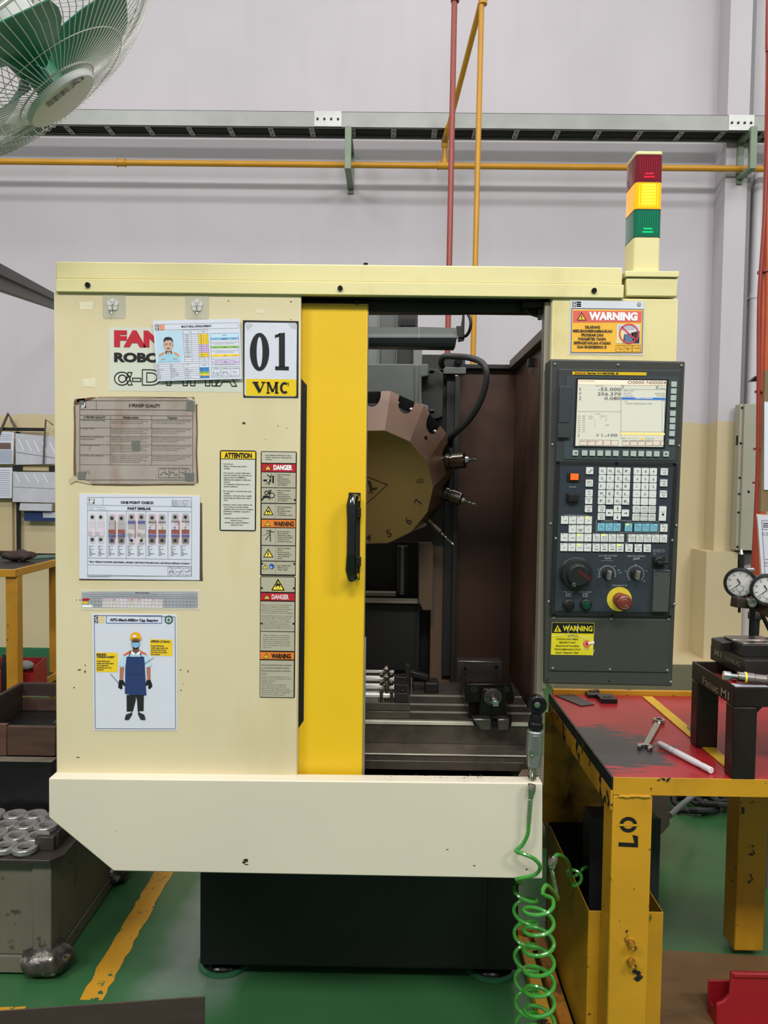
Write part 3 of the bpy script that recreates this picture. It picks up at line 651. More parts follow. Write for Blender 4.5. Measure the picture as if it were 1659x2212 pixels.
# rear jaw
MB().prism([P(988, 1466, 2.40), P(1085, 1466, 2.40), P(1085, 1429, 2.40), P(988, 1427, 2.40)], (0, .05, 0)).build('rear_jaw', VM2, vi, .003)
for px, py in ((1005, 1443), (1072, 1440)):
    p = P(px, py, 2.398); MB().cyl(p, p + Vector((0, -.003, 0)), .0045, n=12).build('jaw_bolt', BOLT, vi)
xv0, xv1 = P(1004, 1500, 2.16).x, P(1106, 1500, 2.16).x
MB().box(xv0 + .012, xv1 - .012, 2.17, 2.44, zt2, zt2 + .045).build('vise_body', VM, vi, .003)
ztop = P(1055, 1480, 2.17).z
pts = [P(996, 1455, 2.36), P(1103, 1455, 2.36), P(1106, 1477, 2.20), P(1008, 1477, 2.20)]
MB().prism(pts, (0, 0, -.03)).build('moving_jaw', VM, vi, .002)
# front plate with bolt holes
fp = [P(1008, 1477, 2.15), P(1106, 1477, 2.15), P(1112, 1508, 2.15), P(1108, 1520, 2.15), P(1006, 1518, 2.15), P(1004, 1500, 2.15)]
MB().prism(fp, (0, .03, 0)).build('front_plate', VM, vi, .003)
for px in (1024, 1094):
    p = P(px, 1489, 2.15); MB().lathe(p, (0, -1, 0), [(.0085, -.004), (.0085, .0006), (.0075, .0006), (.0075, -.004)], 18).build('bolt_ring', VM2, vi)
    MB().cyl(p + Vector((0, -.0005, 0)), p + Vector((0, .004, 0)), .0075, n=14).build('bolt_hole', VDK, vi)
bp = [P(1042, 1487, 2.13), P(1089, 1488, 2.13), P(1096, 1515, 2.13), P(1093, 1556, 2.13), P(1033, 1553, 2.13), P(1037, 1515, 2.13)]
MB().prism(bp, (0, .03, 0)).build('screw_housing', VM, vi, .005)
p = P(1064, 1505, 2.13)
MB().lathe(p, (0, -1, 0), [(.025, 0), (.025, .006), (.019, .008), (.018, .012), (.010, .013), (.010, .03), (.0095, .032)], 28).build('screw_collar', VM2, vi)
p2 = P(1073, 1521, 2.06); d = Vector((0, -1, 0)); MB().cyl(p - Vector((0, .02, 0)), p - Vector((0, .052, 0)), .0095, n=16).build('vise_screw', CHROME, vi)
q = p - Vector((0, .052, 0)); MB().obox(q - Vector((0, .006, 0)), ((1, 0, 0), (0, 1, 0), (0, 0, 1)), (.0075, .01, .0075)).build('square_drive', CHROME, vi, .001)
# base lugs over the table edge
for (a, b) in ((1020, 1062), (1075, 1100)):
    pts = [P(a, 1553, 2.10), P(b, 1553, 2.10), P(b, 1579, 2.10), P(a + (18 if a < 1050 else 0), 1579, 2.10)]
    MB().prism(pts, (0, .036, 0)).build('base_lug', VM2, vi, .004)
MB().prism([P(1018, 1548, 2.125), P(1108, 1548, 2.125), P(1104, 1572, 2.125), P(1024, 1568, 2.125)], (0, .014, 0)).build('vise_base', VM, vi, .003)
MB().cyl(P(1068, 1565, 2.10), P(1068, 1565, 2.10) + Vector((0, .03, 0)), .009, n=14).build('lug_bolt', BOLT, vi)
# ================================================================== CONTROL PANEL
CPD = mat('panel_grey_paint', (62, 62, 58), .45, var=.06, vscale=8, bump=.05, bscale=300)
CPB = mat('panel_black_frame', (34, 34, 36), .4, var=.08, vscale=10)
SLATE = mat('panel_slate_film', (50, 56, 64), .38, var=.04, vscale=8)
BEZ = mat('display_bezel', (56, 60, 62), .45, var=.08, vscale=8, spots=[((78, 66, 48), 6, .6, .15, (1, 1, 1), .5)])
KEY = mat('white_key', (218, 219, 216), .35); KEYG = mat('grey_key', (176, 184, 178), .4); KEYC = mat('cyan_key', (128, 188, 208), .35)
LEG = ink((70, 72, 78)); LW = ink((170, 172, 172)); LED = mat('lit_led', (230, 255, 20), .4, emit=((220, 255, 30), 1.2))
cor = [(1189, 775), (1481, 780), (1452, 1483), (1174, 1477)]
yt_, yb_ = 1.862, 1.915
fq = [P(*cor[0], yt_), P(*cor[1], yt_), P(*cor[2], yb_), P(*cor[3], yb_)]
bq = [Vector((v.x, 1.9285, v.z)) for v in fq]
cp = thing('control_panel', 'dark grey operator panel with lit screen, keypad and emergency stop', 'control panel', P(1320, 1480, 1.92))
MB().add(fq + bq, [(0, 1, 2, 3), (7, 6, 5, 4), (0, 4, 5, 1), (1, 5, 6, 2), (2, 6, 7, 3), (3, 7, 4, 0)]).build('housing', CPD, cp, .004)
nrm = (fq[3] - fq[0]).cross(fq[1] - fq[0]).normalized()
if nrm.y > 0: nrm = -nrm
OA = (1170, 760, 5.027)
def AY(y): return y + 1709.2           # lower crop (origin 1170,1100) -> upper crop rows
D = Doc(cp, fq[0], n=nrm, ex=(1, 0, 0), ox=OA[0], oy=OA[1], sc=OA[2])
D.slab(183, 188, 1497, 1188, BEZ, .006, 'display_unit', bevel=.0012, rad=10)
D.slab(150, 1192, 1458, AY(1172), CPB, .005, 'keypad_frame', bevel=.001, rad=6)
D.slab(95, AY(1182), 1396, AY(1765), CPD, .003, 'lower_plate', bevel=.0008, rad=10)
for (x, y) in ((147, 137), (833, 145), (1520, 152), (120, 1010), (1492, 1025), (100, 1868), (1462, 1888), (78, AY(1005)), (1433, AY(1030)), (1402, AY(1878)), (130, AY(1179)), (754, AY(1191)), (1372, AY(1196)), (118, AY(1725)), (738, AY(1738)), (1360, AY(1748)),
               (172, 1203), (805, 1210), (1437, 1218), (150, AY(316)), (1411, AY(337)), (131, AY(1134)), (757, AY(1146)), (1384, AY(1158))):
    b_ = .005 if (1190 < y < AY(1170) and 130 < x < 1445) else (.003 if y > AY(1170) and y < AY(1760) else 0)
    p = D.pt(x, y) + nrm * b_
    s_ = MB().lathe(p, nrm, [(.0036, 0), (.0036, .0012), (.0024, .0026), (.0010, .0027), (.0009, .0014), (0, .0014)], 12)
    s_.build('panel_screw', SCREW if not (1195 < y < 1225 or AY(1130) < y < AY(1160)) else BOLT, cp)
for (x, y) in ((60, AY(1856)), (730, AY(1868))): D.disc(x, y, 11, VDK, 1, 'screw_hole')
# display
D.base = .006
D.slab(262, 258, 1472, 1160, mat('bezel_inner', (62, 70, 74), .42), .0015, 'bezel_plate', rad=14)
D.base = .0078
D.rect(325, 216, 1128, 250, mat('yellow_badge', (214, 178, 34), .4), 1, 'badge'); D.text('FANUC', 355, 244, 20, ink((150, 60, 20)), w=118, bold=.03); D.text('Series 31i-MODEL B', 486, 244, 20, BLK, w=334, bold=.03)
D.slab(183, 376, 306, 768, BEZ, .008, 'card_slot_cover', bevel=.001); D.slab(166, 776, 302, 930, BEZ, .007, 'card_slot_cover', bevel=.001)
D.rect(366, 290, 1360, 1032, VDK, 1, 'screen_surround', th=.001)
def glow(c, s): return mat('screen_%d_%d_%d' % c, c, .25, emit=(c, s))
SB = glow((196, 194, 180), .35); SP = glow((232, 208, 186), .4); SBL = glow((60, 110, 180), .3); SY = glow((235, 205, 120), .4); SBU = glow((205, 190, 175), .35); SPI = glow((216, 210, 200), .4)
D.base = .0092
scr = D.slab(384, 304, 1336, 1016, SB, .0012, 'screen')
D.base = .0106; SI = ink((76, 74, 74)); SI2 = ink((110, 106, 104))
D.rect(386, 306, 1335, 356, SP, 1, 'screen_header'); D.rect(386, 310, 470, 340, SI2, 2, 'screen_header') if 0 else None
D.text('ACTUAL POSITION', 392, 325, 12, SI2, w=170); D.text('O0000 N00004', 918, 350, 34, SI, w=414)
D.text('ABSOLUTE', 572, 376, 10, SI2, w=90)
for t, v, y, xr_ in (('X', '-55.000', 424, 600), ('Y', '256.370', 474, 595), ('Z', '0.080', 522, 668)): D.text(t, 392, y, 34, SI, w=26); D.text(v, xr_, y, 34, SI, w=842 - xr_)
D.path([(378, 648), (845, 650)], 2.5, SI2); D.line(850, 362, 845, 940, 2.5, SI2); D.path([(852, 366), (1334, 366)], 2, SI2)
D.text('F', 862, 402, 30, SI); D.text('0', 1225, 405, 34, SI); D.text('MM/MIN', 1258, 405, 12, SI, w=70); D.line(852, 409, 1334, 411, 2.5, SI2)
D.text('PARTS COUNT', 875, 430, 11, ink((60, 70, 160)), w=112); D.text('RUN TIME', 875, 457, 11, ink((60, 70, 160)), w=80); D.text('CYCLE TIME', 870, 484, 11, ink((60, 70, 160)), w=105); D.text('0', 1320, 430, 11, SI); D.text('43652H 8M', 1212, 460, 12, SI, w=112); D.text('0H 3M20S', 1232, 484, 12, SI, w=92)
D.rect(855, 495, 1328, 520, SBL, 1, 'message_bar'); D.text('OPERATOR MESSAGE', 1092, 514, 16, WHT, w=190, al='c', bold=.02)
D.text('2001', 885, 542, 11, SI2); D.text('CHECK MAINTENANCE TIME', 900, 568, 12, SI, w=280)
D.frame(1290, 530, 1318, 862, 2, SI2); D.line(848, 866, 1320, 870, 2, SI2)
D.text('MODAL', 573, 678, 10, SI2, w=56)
for i, r in enumerate((('G00', 'G80', 'G54.1', 'F1500', 'M'), ('G17', 'G98', 'G50.1', 'H', 'M'), ('G90', 'G50', '', 'D', 'M'), ('G22', 'G67', '', 'T', ''), ('G94', 'G97', '', 'S', '3000'), ('G21', 'G64', '', '', ''), ('G40', 'G69', '', '', ''), ('G49', 'G15', '', '', ''))):
    for j, t in enumerate(r):
        if t: D.text(t, (378, 428, 497, 560 if i > 1 else 622, 680)[j], 703 + i * 24, 11, SI2, w=10 * len(t))
D.text('S', 382, 918, 30, SI); D.text('0', 584, 918, 30, SI); D.text('S', 632, 918, 30, SI); D.text('OVR', 662, 918, 12, SI); D.text('100', 706, 918, 30, SI, w=98); D.text('%', 808, 918, 12, SI)
D.rect(846, 876, 1320, 900, SY, 1, 'message_bar'); D.text('MEM  **** *** ***', 850, 944, 12, SI2, w=180); D.rect(1055, 932, 1094, 952, SY, 2, 'message_bar'); D.text('ALM', 1058, 946, 11, ink((180, 60, 30))); D.text('14:55:33', 1105, 946, 12, SI2, w=95)
for i, t in enumerate(('ABSOLU', 'RELATI', 'ALL', '', '', 'ALARM', 'MESSAG', 'HISTRY', 'PERIOD', '', '')):
    x = (402, 488, 572, 656, 740, 862, 946, 1030, 1112, 1192, 1274)[i]
    D.rect(x, 956 + i * .9, x + (78 if i < 10 else 34), 1014, SBU, 1, 'soft_key_tab'); D.frame(x, 956 + i * .9, x + (78 if i < 10 else 34), 1014, 3, SI2, 2)
    if t: D.text(t, x + 8, 975, 11, SI, w=9.5 * len(t), L=4)
D.finish(scr)
D.base = .0075
def key(x0, y0, w, h, m, legend=(), th=.0035, rad=7, led=None, name='key'):
    k = D.slab(x0, y0, x0 + w, y0 + h, m, th, name, rad=rad)
    b0 = D.base; D.base = b0 + th
    for t, x, y, hh, ww in legend:
        if t == 'box': D.frame(x, y, x + ww, y + hh, 2.2, LEG)
        elif t == 'tri': D.quad([(x, y), (x + ww, y + hh / 2), (x, y + hh)], BLK, 2, 'legend')
        elif t == 'tril': D.quad([(x + ww, y), (x, y + hh / 2), (x + ww, y + hh)], BLK, 2, 'legend')
        elif t == 'wave': D.path([(x + ww * i / 6, y + (hh if i % 2 else 0)) for i in range(7)], 3, LEG, 2, 'legend')
        elif t == 'dot': D.disc(x, y, hh, BLK, 2, 'legend')
        elif t == 'arrow': D.path(ww, 5, BLK, 2, 'legend')
        elif t == 'line': D.path(ww, 3, LEG, 2, 'legend')
        else: D.text(t, x, y, hh, LEG if hh < 15 or len(t) > 1 else ink((60, 62, 66)), w=ww, name='legend')
    if led is not None: D.rect(x0 + (12 if led else 16), y0 + (2 if led else 3), x0 + (34 if led else 28), y0 + (20 if led else 8), LED if led else BLK, 3, 'indicator')
    if legend or led is not None: D.finish(k)
    D.base = b0
sk = lambda x: (x - 327) * .012
for i, x in enumerate((327, 427, 511, 595, 680, 764, 870, 954, 1038, 1122, 1206, 1307)):
    key(x, 1066 + sk(x), 60, 58, KEYG, [('tril', x + 18, 1086, 20, 24)] if i == 0 else [('tri', x + 18, 1098, 20, 24)] if i == 11 else (), rad=4)
for i, y in enumerate((325, 398, 471, 543, 640, 713, 785, 857, 951)): key(1393 - i * 3.0, y, 58, 58, KEYG, rad=4)
# keypad field
D.base = .005
fld = D.slab(195, 1236, 1408, AY(1118), SLATE, .001, 'keypad_field')
D.base = .006
GR = (('O(', 'N)', 'G E', 'P C'), ('X U', 'Y V', 'Z W', 'Q ?'), ('I ,', 'J A', 'K @', 'R _'), ('M #', 'S =', 'T *', 'L +'), ('F [', 'D ]', 'H &', 'B SP'))
for r in range(5):
    for c in range(4):
        x, y = (615, 702, 790, 876)[c] - r * 3, (1252, 1333, 1415, 1497, 1576)[r] + c * 1.5
        t = GR[r][c]; key(x, y, 77, 75, KEY, [(t[0], x + 18, y + 50, 28, 24 if t[0] not in 'IJ' else 7), (t[1:].strip(), x + 50, y + 64, 14, 12 if t[1:].strip() not in '),!(][' else 5)])
    for c in range(3):
        x, y = (990, 1077, 1163)[c] - r * 2.5, (1257, 1338, 1420, 1501, 1583)[r] + c * 1.5
        t = (('7', '8', '9'), ('4', '5', '6'), ('1', '2', '3'), ('-', '0', '.'), ('/', ';', ','))[r][c]
        key(x, y, 77, 75, KEY, [(t, x + 30, y + 52, 26, None)] if t not in ('-', '.', ';') else ([('line', 0, 0, 0, [(x + 28, y + 40), (x + 48, y + 40)])] if t == '-' else [('dot', x + 38, y + 44, 3, 0)]))
for x, y, t, t2 in ((475, 1250, '', ''), (471, 1385, 'HELP', ''), (468, 1493, 'ABC', '/abc'), (465, 1573, 'SHIFT', ''), (462, 1662, 'CUSTOM', ''), (1282, 1262, 'ALTER', ''), (1276, 1383, 'INSERT', ''), (1272, 1503, 'DELETE', ''), (605, 1662, 'PAGE', ''), (601, 1746, 'PAGE', ''), (980, 1668, 'POS', ''), (1065, 1670, 'PROG', ''), (1150, 1671, 'OFFSET', ''), (976, 1753, 'SYSTEM', ''), (1062, 1754, 'MESSAGE', ''), (1148, 1755, 'GRAPH', '')):
    lg = [(t, x + 38 - 6 * len(t) / 1.0, y + 24, 11, 12 * len(t))] if t else [('line', 0, 0, 0, [(x + 18, y + 58), (x + 62, y + 18)]), ('line', 0, 0, 0, [(x + 28, y + 62), (x + 70, y + 24)])]
    if t in ('POS', 'PROG', 'OFFSET', 'SYSTEM', 'MESSAGE', 'GRAPH', 'HELP'): lg.append(('box', x + 18, y + 34, 26, 42))
    elif t2: lg.append((t2, x + 18, y + 52, 13, 42))
    elif t == 'CUSTOM': lg.append(('line', 0, 0, 0, [(x + 38, y + 34), (x + 22, y + 62), (x + 54, y + 62), (x + 38, y + 34)]))
    elif t == 'SHIFT': lg.append(('line', 0, 0, 0, [(x + 38, y + 66), (x + 38, y + 34), (x + 30, y + 44), (x + 38, y + 34), (x + 46, y + 44)]))
    elif t: lg.append(('line', 0, 0, 0, [(x + 22, y + 50), (x + 40, y + 36), (x + 54, y + 50), (x + 40, y + 64), (x + 22, y + 50)]))
    key(x, y, 77, 75, KEY, lg)
for x, y, pts in ((689, 1706, [(54, 0), (20, 0), (30, -8), (20, 0), (30, 8)]), (861, 1709, [(20, 0), (54, 0), (44, -8), (54, 0), (44, 8)]), (775, 1664, [(38, 20), (38, -18), (30, -8), (38, -18), (46, -8)]), (772, 1747, [(38, -20), (38, 18), (30, 8), (38, 18), (46, 8)])):
    key(x, y, 77, 75, KEY, [('arrow', 0, 0, 0, [(x + a, y + 38 + b) for a, b in pts])])
key(1266, 1673, 76, 158, KEY, [('INPUT', 1284, 1740, 11, 42), ('dot', 1303, 1762, 12, 0)])
rows = [(70, (205, 290, 375, 460), ('+5th', '+4th', '-Y', '+Z')), (165, (288, 372, 457), ('+X', 'RAPID', '-X')),
        (258, (200, 285, 370, 455, 548, 634, 720, 806, 932, 1017, 1102, 1188, 1273), ('-5th', '-4th', '+Y', '-Z', 'SPDL', 'STOP', 'CCW', 'ORIENT', 'SINGLE', 'OPT', 'BLOCK', 'DRY', 'LOCK')),
        (364, (197, 282, 367, 452, 546, 632, 718, 803, 900, 1000, 1097), ('X1', 'X10', 'X100', 'X1000', 'LOW', '25%', '50%', '100%', 'TOOL', 'COOLANT', 'DOOR'))]
lit = {(0, 460), (2, 370), (2, 634), (3, 367), (3, 803)}
for ri, (y, xs, ts) in enumerate(rows):
    for x, t in zip(xs, ts):
        yy = AY(y) + (x - 200) * .012; lg = [(t, x + 38 - 5.5 * len(t), yy + 50 if x < 540 else yy + 34, 12, 11 * len(t))]
        if x > 540 or t == 'RAPID': lg.append(('wave', x + 20, yy + 52, 14, 36) if ri == 3 or t == 'RAPID' else ('box', x + 20, yy + 46, 22, 36))
        key(x, yy, 77, 84, KEY, lg, rad=3, led=1 if (ri, x) in lit else 0)
for x, t in ((600, 'EDIT'), (685, 'JOG'), (770, 'HANDLE'), (895, 'MDI'), (998, 'MEMORY'), (1084, 'REMOTE'), (1170, 'TEACH')):
    yy = AY(146) + (x - 600) * .013; key(x, yy, 77, 86, KEYC, [(t, x + 38 - 5 * len(t), yy + 32, 11, 10 * len(t)), ('box', x + 16, yy + 46, 26, 46)], rad=3, led=1 if x == 895 else 0)
yy = AY(156); key(1277, yy, 77, 84, KEY, [('PROG', 1292, yy + 34, 11, 46), ('line', 0, 0, 0, [(1300, yy + 64), (1322, yy + 64), (1328, yy + 54), (1320, yy + 46)])], rad=3, led=0)
D.path([(586, AY(116)), (1262, AY(128)), (1260, AY(256)), (584, AY(244)), (586, AY(116))], 4, LW)
D.line(922, AY(256), 918, AY(362), 4, LW); D.line(918, AY(362), 545, AY(357), 3, LW)
for x0, x1, y in ((245, 500, 60), (640, 812, 132), (915, 1200, 138), (235, 490, 352), (560, 800, 358)): D.line(x0, AY(y), x1, AY(y + 3), 3, LW)
def lab(t, x, y, h, w, **k): D.text(t, x, AY(y), h, LW, w=w, al='c', **k)
lab('POWER', 330, 1472 - 1709.2, 14, 78); lab('JOG & DRY RUN SPEED', 710, 508, 16, 200); lab('FEEDRATE OVERRIDE', 1017, 512, 16, 190); lab('EMERGENCY STOP', 838, 830, 16, 166)
lab('FEED HOLD', 287, 898, 15, 112); lab('CYCLE START', 466, 900, 15, 138); lab('PROGRAM', 1245, 444, 13, 95); lab('PROTECT', 1245, 464, 13, 92); lab('ON', 1216, 488, 13, 26); D.path([(1300, AY(430)), (1325, AY(446)), (1304, AY(464))], 3, LW)
D.path([(675 + 10 * i, AY(517 + (22 if i % 2 else 0))) for i in range(8)], 4, LW); D.path([(985 + 10 * i, AY(520 + (24 if i % 2 else 0))) for i in range(8)], 4, LW); D.line(980, AY(548), 1055, AY(518), 3, LW); lab('mm/min', 705, 558, 9, 130)
for x0, x1, y0 in ((258, 314, 905), (440, 492, 908)): D.rect(x0, AY(y0), x1, AY(y0 + 36), LW, 2, 'printed_icon'); D.rect(x0 + 7, AY(y0 + 7), x1 - 7, AY(y0 + 29), SLATE, 3, 'printed_icon')
D.ring(286, AY(923), 7, 3, LW, 4); D.quad([(461, AY(930)), (466, AY(916)), (471, AY(930))], LW, 4, 'printed_icon')
for cx, lo, labs in ((705, -20, (('0', 200, 98), ('10', 152, 105), ('100', 50, 108), ('600', 20, 118), ('1000', 6, 130))), (1012, -42, (('0', 222, 98), ('50', 163, 105), ('100', 90, 98), ('150', 17, 112), ('200', -42, 112)))):
    n = 21
    for i in range(n):
        a = math.radians(lo + (180 - 2 * lo) * i / (n - 1)); c_, s_ = math.cos(a), math.sin(a)
        D.line(cx + 82 * c_, AY(697 - 82 * s_), cx + 94 * c_, AY(697 - 94 * s_), 8, LW, 2, 'dial_tick')
    for t, a, r in labs:
        a = math.radians(a); D.text(t, cx + r * math.cos(a) * 1.08, AY(703 - r * math.sin(a)), 13, LW, al='c')
D.finish(fld)
def at(x, y, o=.006): return D.pt(x, AY(y)) + nrm * o
K = D.mpp(700, 2400)
# power rockers
for (x0, y0, x1, y1, m, nm) in ((280, 1318, 392, 1392, mat('orange_lamp', (226, 92, 30), .3, emit=((240, 90, 20), .7)), 'power_on_button'), (268, 1540, 390, 1622, RUB, 'power_off_button')):
    D.slab(x0 - 8, y0 - 8, x1 + 6, y1 + 8, RUB, .004, 'rocker_bezel', bevel=.0006); D.base = .0101; b = D.slab(x0 + (22 if nm[6:8] == 'on' else 8), y0 + 2, x1 - 4, y1 - 4, m, .004 if nm[6:8] == 'on' else .008, nm, bevel=.001); D.base = .006
# handwheel
hw = at(360, 688); MB().lathe(hw, nrm, [(178 * K, 0), (178 * K, .004), (168 * K, .006), (166 * K, .018), (158 * K, .022), (124 * K, .023), (116 * K, .026), (112 * K, .034), (104 * K, .036), (0, .036)], 40).build('handwheel', mat('handwheel_black', (30, 31, 32), .4), cp)
up_ = nrm.cross(Vector((1, 0, 0))); up_ = up_ if up_.z > 0 else -up_
kp = hw + nrm * .022 + (Vector((1, 0, 0)) * -45 - up_ * 100) * K; MB().lathe(kp, nrm, [(26 * K, 0), (24 * K, .014), (18 * K, .016), (12 * K, .0155), (0, .0155)], 20).build('crank_knob', mat('knob_steel_grey', (88, 88, 86), .3, .6), cp)
for i in range(20):
    a = i * math.pi / 10; q = hw + (Vector((1, 0, 0)) * math.cos(a) + up_ * math.sin(a)) * 165 * K + nrm * .0225; MB().box(q.x - .0006, q.x + .0006, q.y - .0004, q.y, q.z - .0006, q.z + .0006) if 0 else None
D.base = .0425; D.text('FANUC', 345, AY(650), 34, ink((110, 28, 34)), w=160, rot=-.62, bold=.03); D.finish(cp); D.base = .006
# selector knobs
for cx in (708, 1014):
    q = at(cx, 700); MB().lathe(q, nrm, [(58 * K, 0), (56 * K, .004), (50 * K, .006), (0, .006)], 24).build('selector_base', RUB, cp)
    t_ = (up_ * math.cos(.12) + Vector((1, 0, 0)) * math.sin(.12)); s__ = t_.cross(nrm)
    MB().obox(q + nrm * .014, (s__, t_, nrm), (20 * K, 52 * K, .009)).build('selector_knob', mat('knob_grey', (98, 96, 88), .4), cp, .003, seg=3)
# emergency stop
q = at(834, 970); MB().lathe(q, nrm, [(134 * K, 0), (134 * K, .0015), (62 * K, .0015)], 40).build('stop_ring', mat('stop_yellow', (214, 192, 60), .4), cp)
MB().lathe(q, nrm, [(74 * K, .0015), (70 * K, .016), (60 * K, .018), (60 * K, .026), (86 * K, .030), (88 * K, .038), (80 * K, .044), (60 * K, .047), (52 * K, .0455), (34 * K, .0475), (26 * K, .046), (0, .047)], 36).build('emergency_stop_button', mat('grimy_red_button', (120, 52, 38), .4, var=.25, vscale=60, spots=[((40, 22, 18), 90, .5, .12, (1, 1, 1), .7)]), cp)
for cx, m, nm in ((283, RUB, 'feed_hold_button'), (470, mat('dark_green_lens', (6, 58, 42), .2, coat=.6), 'cycle_start_button')):
    q = at(cx, 1028); MB().lathe(q, nrm, [(64 * K, 0), (62 * K, .006), (50 * K, .008)], 28).build('button_bezel', RUB, cp)
    MB().lathe(q, nrm, [(46 * K, .006), (46 * K, .010), (38 * K, .0125), (0, .0135)], 28).build(nm, m, cp)
# key switch and connector cover
q = at(1255, 560); D.slab(1195, AY(505), 1328, AY(625), RUB, .004, 'switch_block', bevel=.001)
MB().lathe(q, nrm, [(54 * K, 0), (52 * K, .010), (42 * K, .012), (0, .012)], 24).build('key_switch', RUB, cp)
MB().obox(q + nrm * .020 + Vector((.003, 0, 0)), (Vector((1, 0, 0)), up_, nrm), (.013, .0035, .008)).build('switch_key', mat('key_black_metal', (60, 60, 60), .3, .8), cp, .001)
D.slab(1200, AY(648), 1376, AY(1108), mat('cover_grey', (70, 72, 70), .45), .010, 'connector_cover', bevel=.0012); D.base = .0161
D.path([(1200, AY(664)), (1376, AY(668))], 3, VDK, 1, 'cover_seam'); D.path([(1212, AY(672)), (1212, AY(700)), (1236, AY(700))], 3, VDK, 1, 'cover_seam'); D.path([(1362, AY(676)), (1362, AY(704)), (1340, AY(704))], 3, VDK, 1, 'cover_seam'); D.finish(cp)

# yellow emergency warning sticker on the lower plate
pc = D.pt(340, AY(1410)) + nrm * .003
ws = thing('warning_sticker', 'crumpled yellow and black warning sticker on the panel below the keypad', 'sticker', pc)
E_ = Doc(ws, fq[0] + nrm * .0032, n=nrm, ex=(1, 0, 0), ox=1170, oy=1100, sc=5.027)
YS = mat('sticker_yellow', (222, 206, 40), .32, var=.08, vscale=40)
E_.rect(112, 1230, 572, 1588, YS, 0, 'sticker_base', th=.0004); E_.finish(); E_.base = .0004
E_.rect(114, 1232, 568, 1346, BLK, 1, 'header_band'); E_.bang(172, 1256, 82, 74, YS, BLK, 1); E_.quad([(172, 1256), (133, 1330), (214, 1330)], YS, 2, 'warning_triangle'); E_.rect(168, 1280, 177, 1308, BLK, 3); E_.rect(168, 1314, 177, 1322, BLK, 3)
E_.text('WARNING', 228, 1318, 56, YS, w=322, bold=.03)
for i, (t, w) in enumerate((('GUNAKAN', 110), ('PASTIKAN KONDISI MESIN', 235), ('BERHENTI SAAT', 180), ('MELAKUKAN SETTING BENDA', 250), ('TEKAN EMERGENCY STOP', 285), ('SAAT TERJADI TRIP', 250))): E_.text(t, (285, 160, 190, 155, 135, 150)[i], 1378 + i * 37, 17, ink((70, 64, 20)), w=w, bold=.02)
E_.ring(488, 1456, 68, 5, ink((236, 230, 190)), 2); E_.disc(490, 1460, 38, ink((206, 36, 48)), 3, 'stop_symbol'); E_.ring(490, 1460, 26, 5, ink((240, 220, 200)), 4); E_.quad([(500, 1440), (570, 1432), (570, 1456), (505, 1462)], ink((240, 236, 226)), 5, 'hand_symbol'); E_.text('STOP', 466, 1520, 16, ink((70, 64, 20)), w=48)
for pts in ([(290, 1350), (275, 1290), (300, 1250)], [(388, 1345), (384, 1290), (392, 1246)], [(270, 1352), (320, 1380), (400, 1370), (480, 1410)], [(320, 1384), (318, 1440)], [(115, 1378), (240, 1362)], [(545, 1588), (570, 1520)]): E_.path(pts, 4.5, ink((228, 224, 196)), 6, 'crease')
E_.finish()

# ================================================================== SIGNAL TOWER
st = thing('signal_tower', 'three-lamp signal tower with the amber lamp lit on the machine', 'signal tower', P(1392, 586, 1.965))
def rprism(cx, cy, w, d, z0, z1, r, dx0=0, dx1=0):
    pts = []
    for sx, sy, a0 in ((1, 1, 0), (-1, 1, 90), (-1, -1, 180), (1, -1, 270)):
        for j in range(5):
            a = math.radians(a0 + j * 22.5); pts.append((cx + sx * (w / 2 - r) + r * math.cos(a), cy + sy * (d / 2 - r) + r * math.sin(a)))
    return MB().add([(x + dx0, y, z0) for x, y in pts] + [(x + dx1, y, z1) for x, y in pts], [tuple(reversed(range(20))), tuple(range(20, 40))] + [(i, (i + 1) % 20, (i + 1) % 20 + 20, i + 20) for i in range(20)])
YS0 = 1.935; sw = (P(1427, 560, YS0).x - P(1369, 560, YS0).x); sx_ = (P(1428, 500, YS0).x + P(1370, 500, YS0).x) / 2; zz = [P(1400, y, YS0).z for y in (585, 512, 452, 393, 334, 326)]
cyy = YS0 + .04; sd = .08
rprism(sx_, cyy, sw, sd, zz[0], zz[1], .008).build('tower_base', CREAMY, st)
def glass(nm, c, em): return mat(nm, c, .12, coat=.6, emit=(em[0], em[1]) if em else None, trans=0.0)
GLS = (glass('green_lens', (6, 92, 66), ((0, 120, 80), .12)), glass('amber_lens', (240, 130, 10), ((255, 140, 5), 1.3)), glass('red_lens', (98, 14, 28), ((160, 10, 30), .10)))
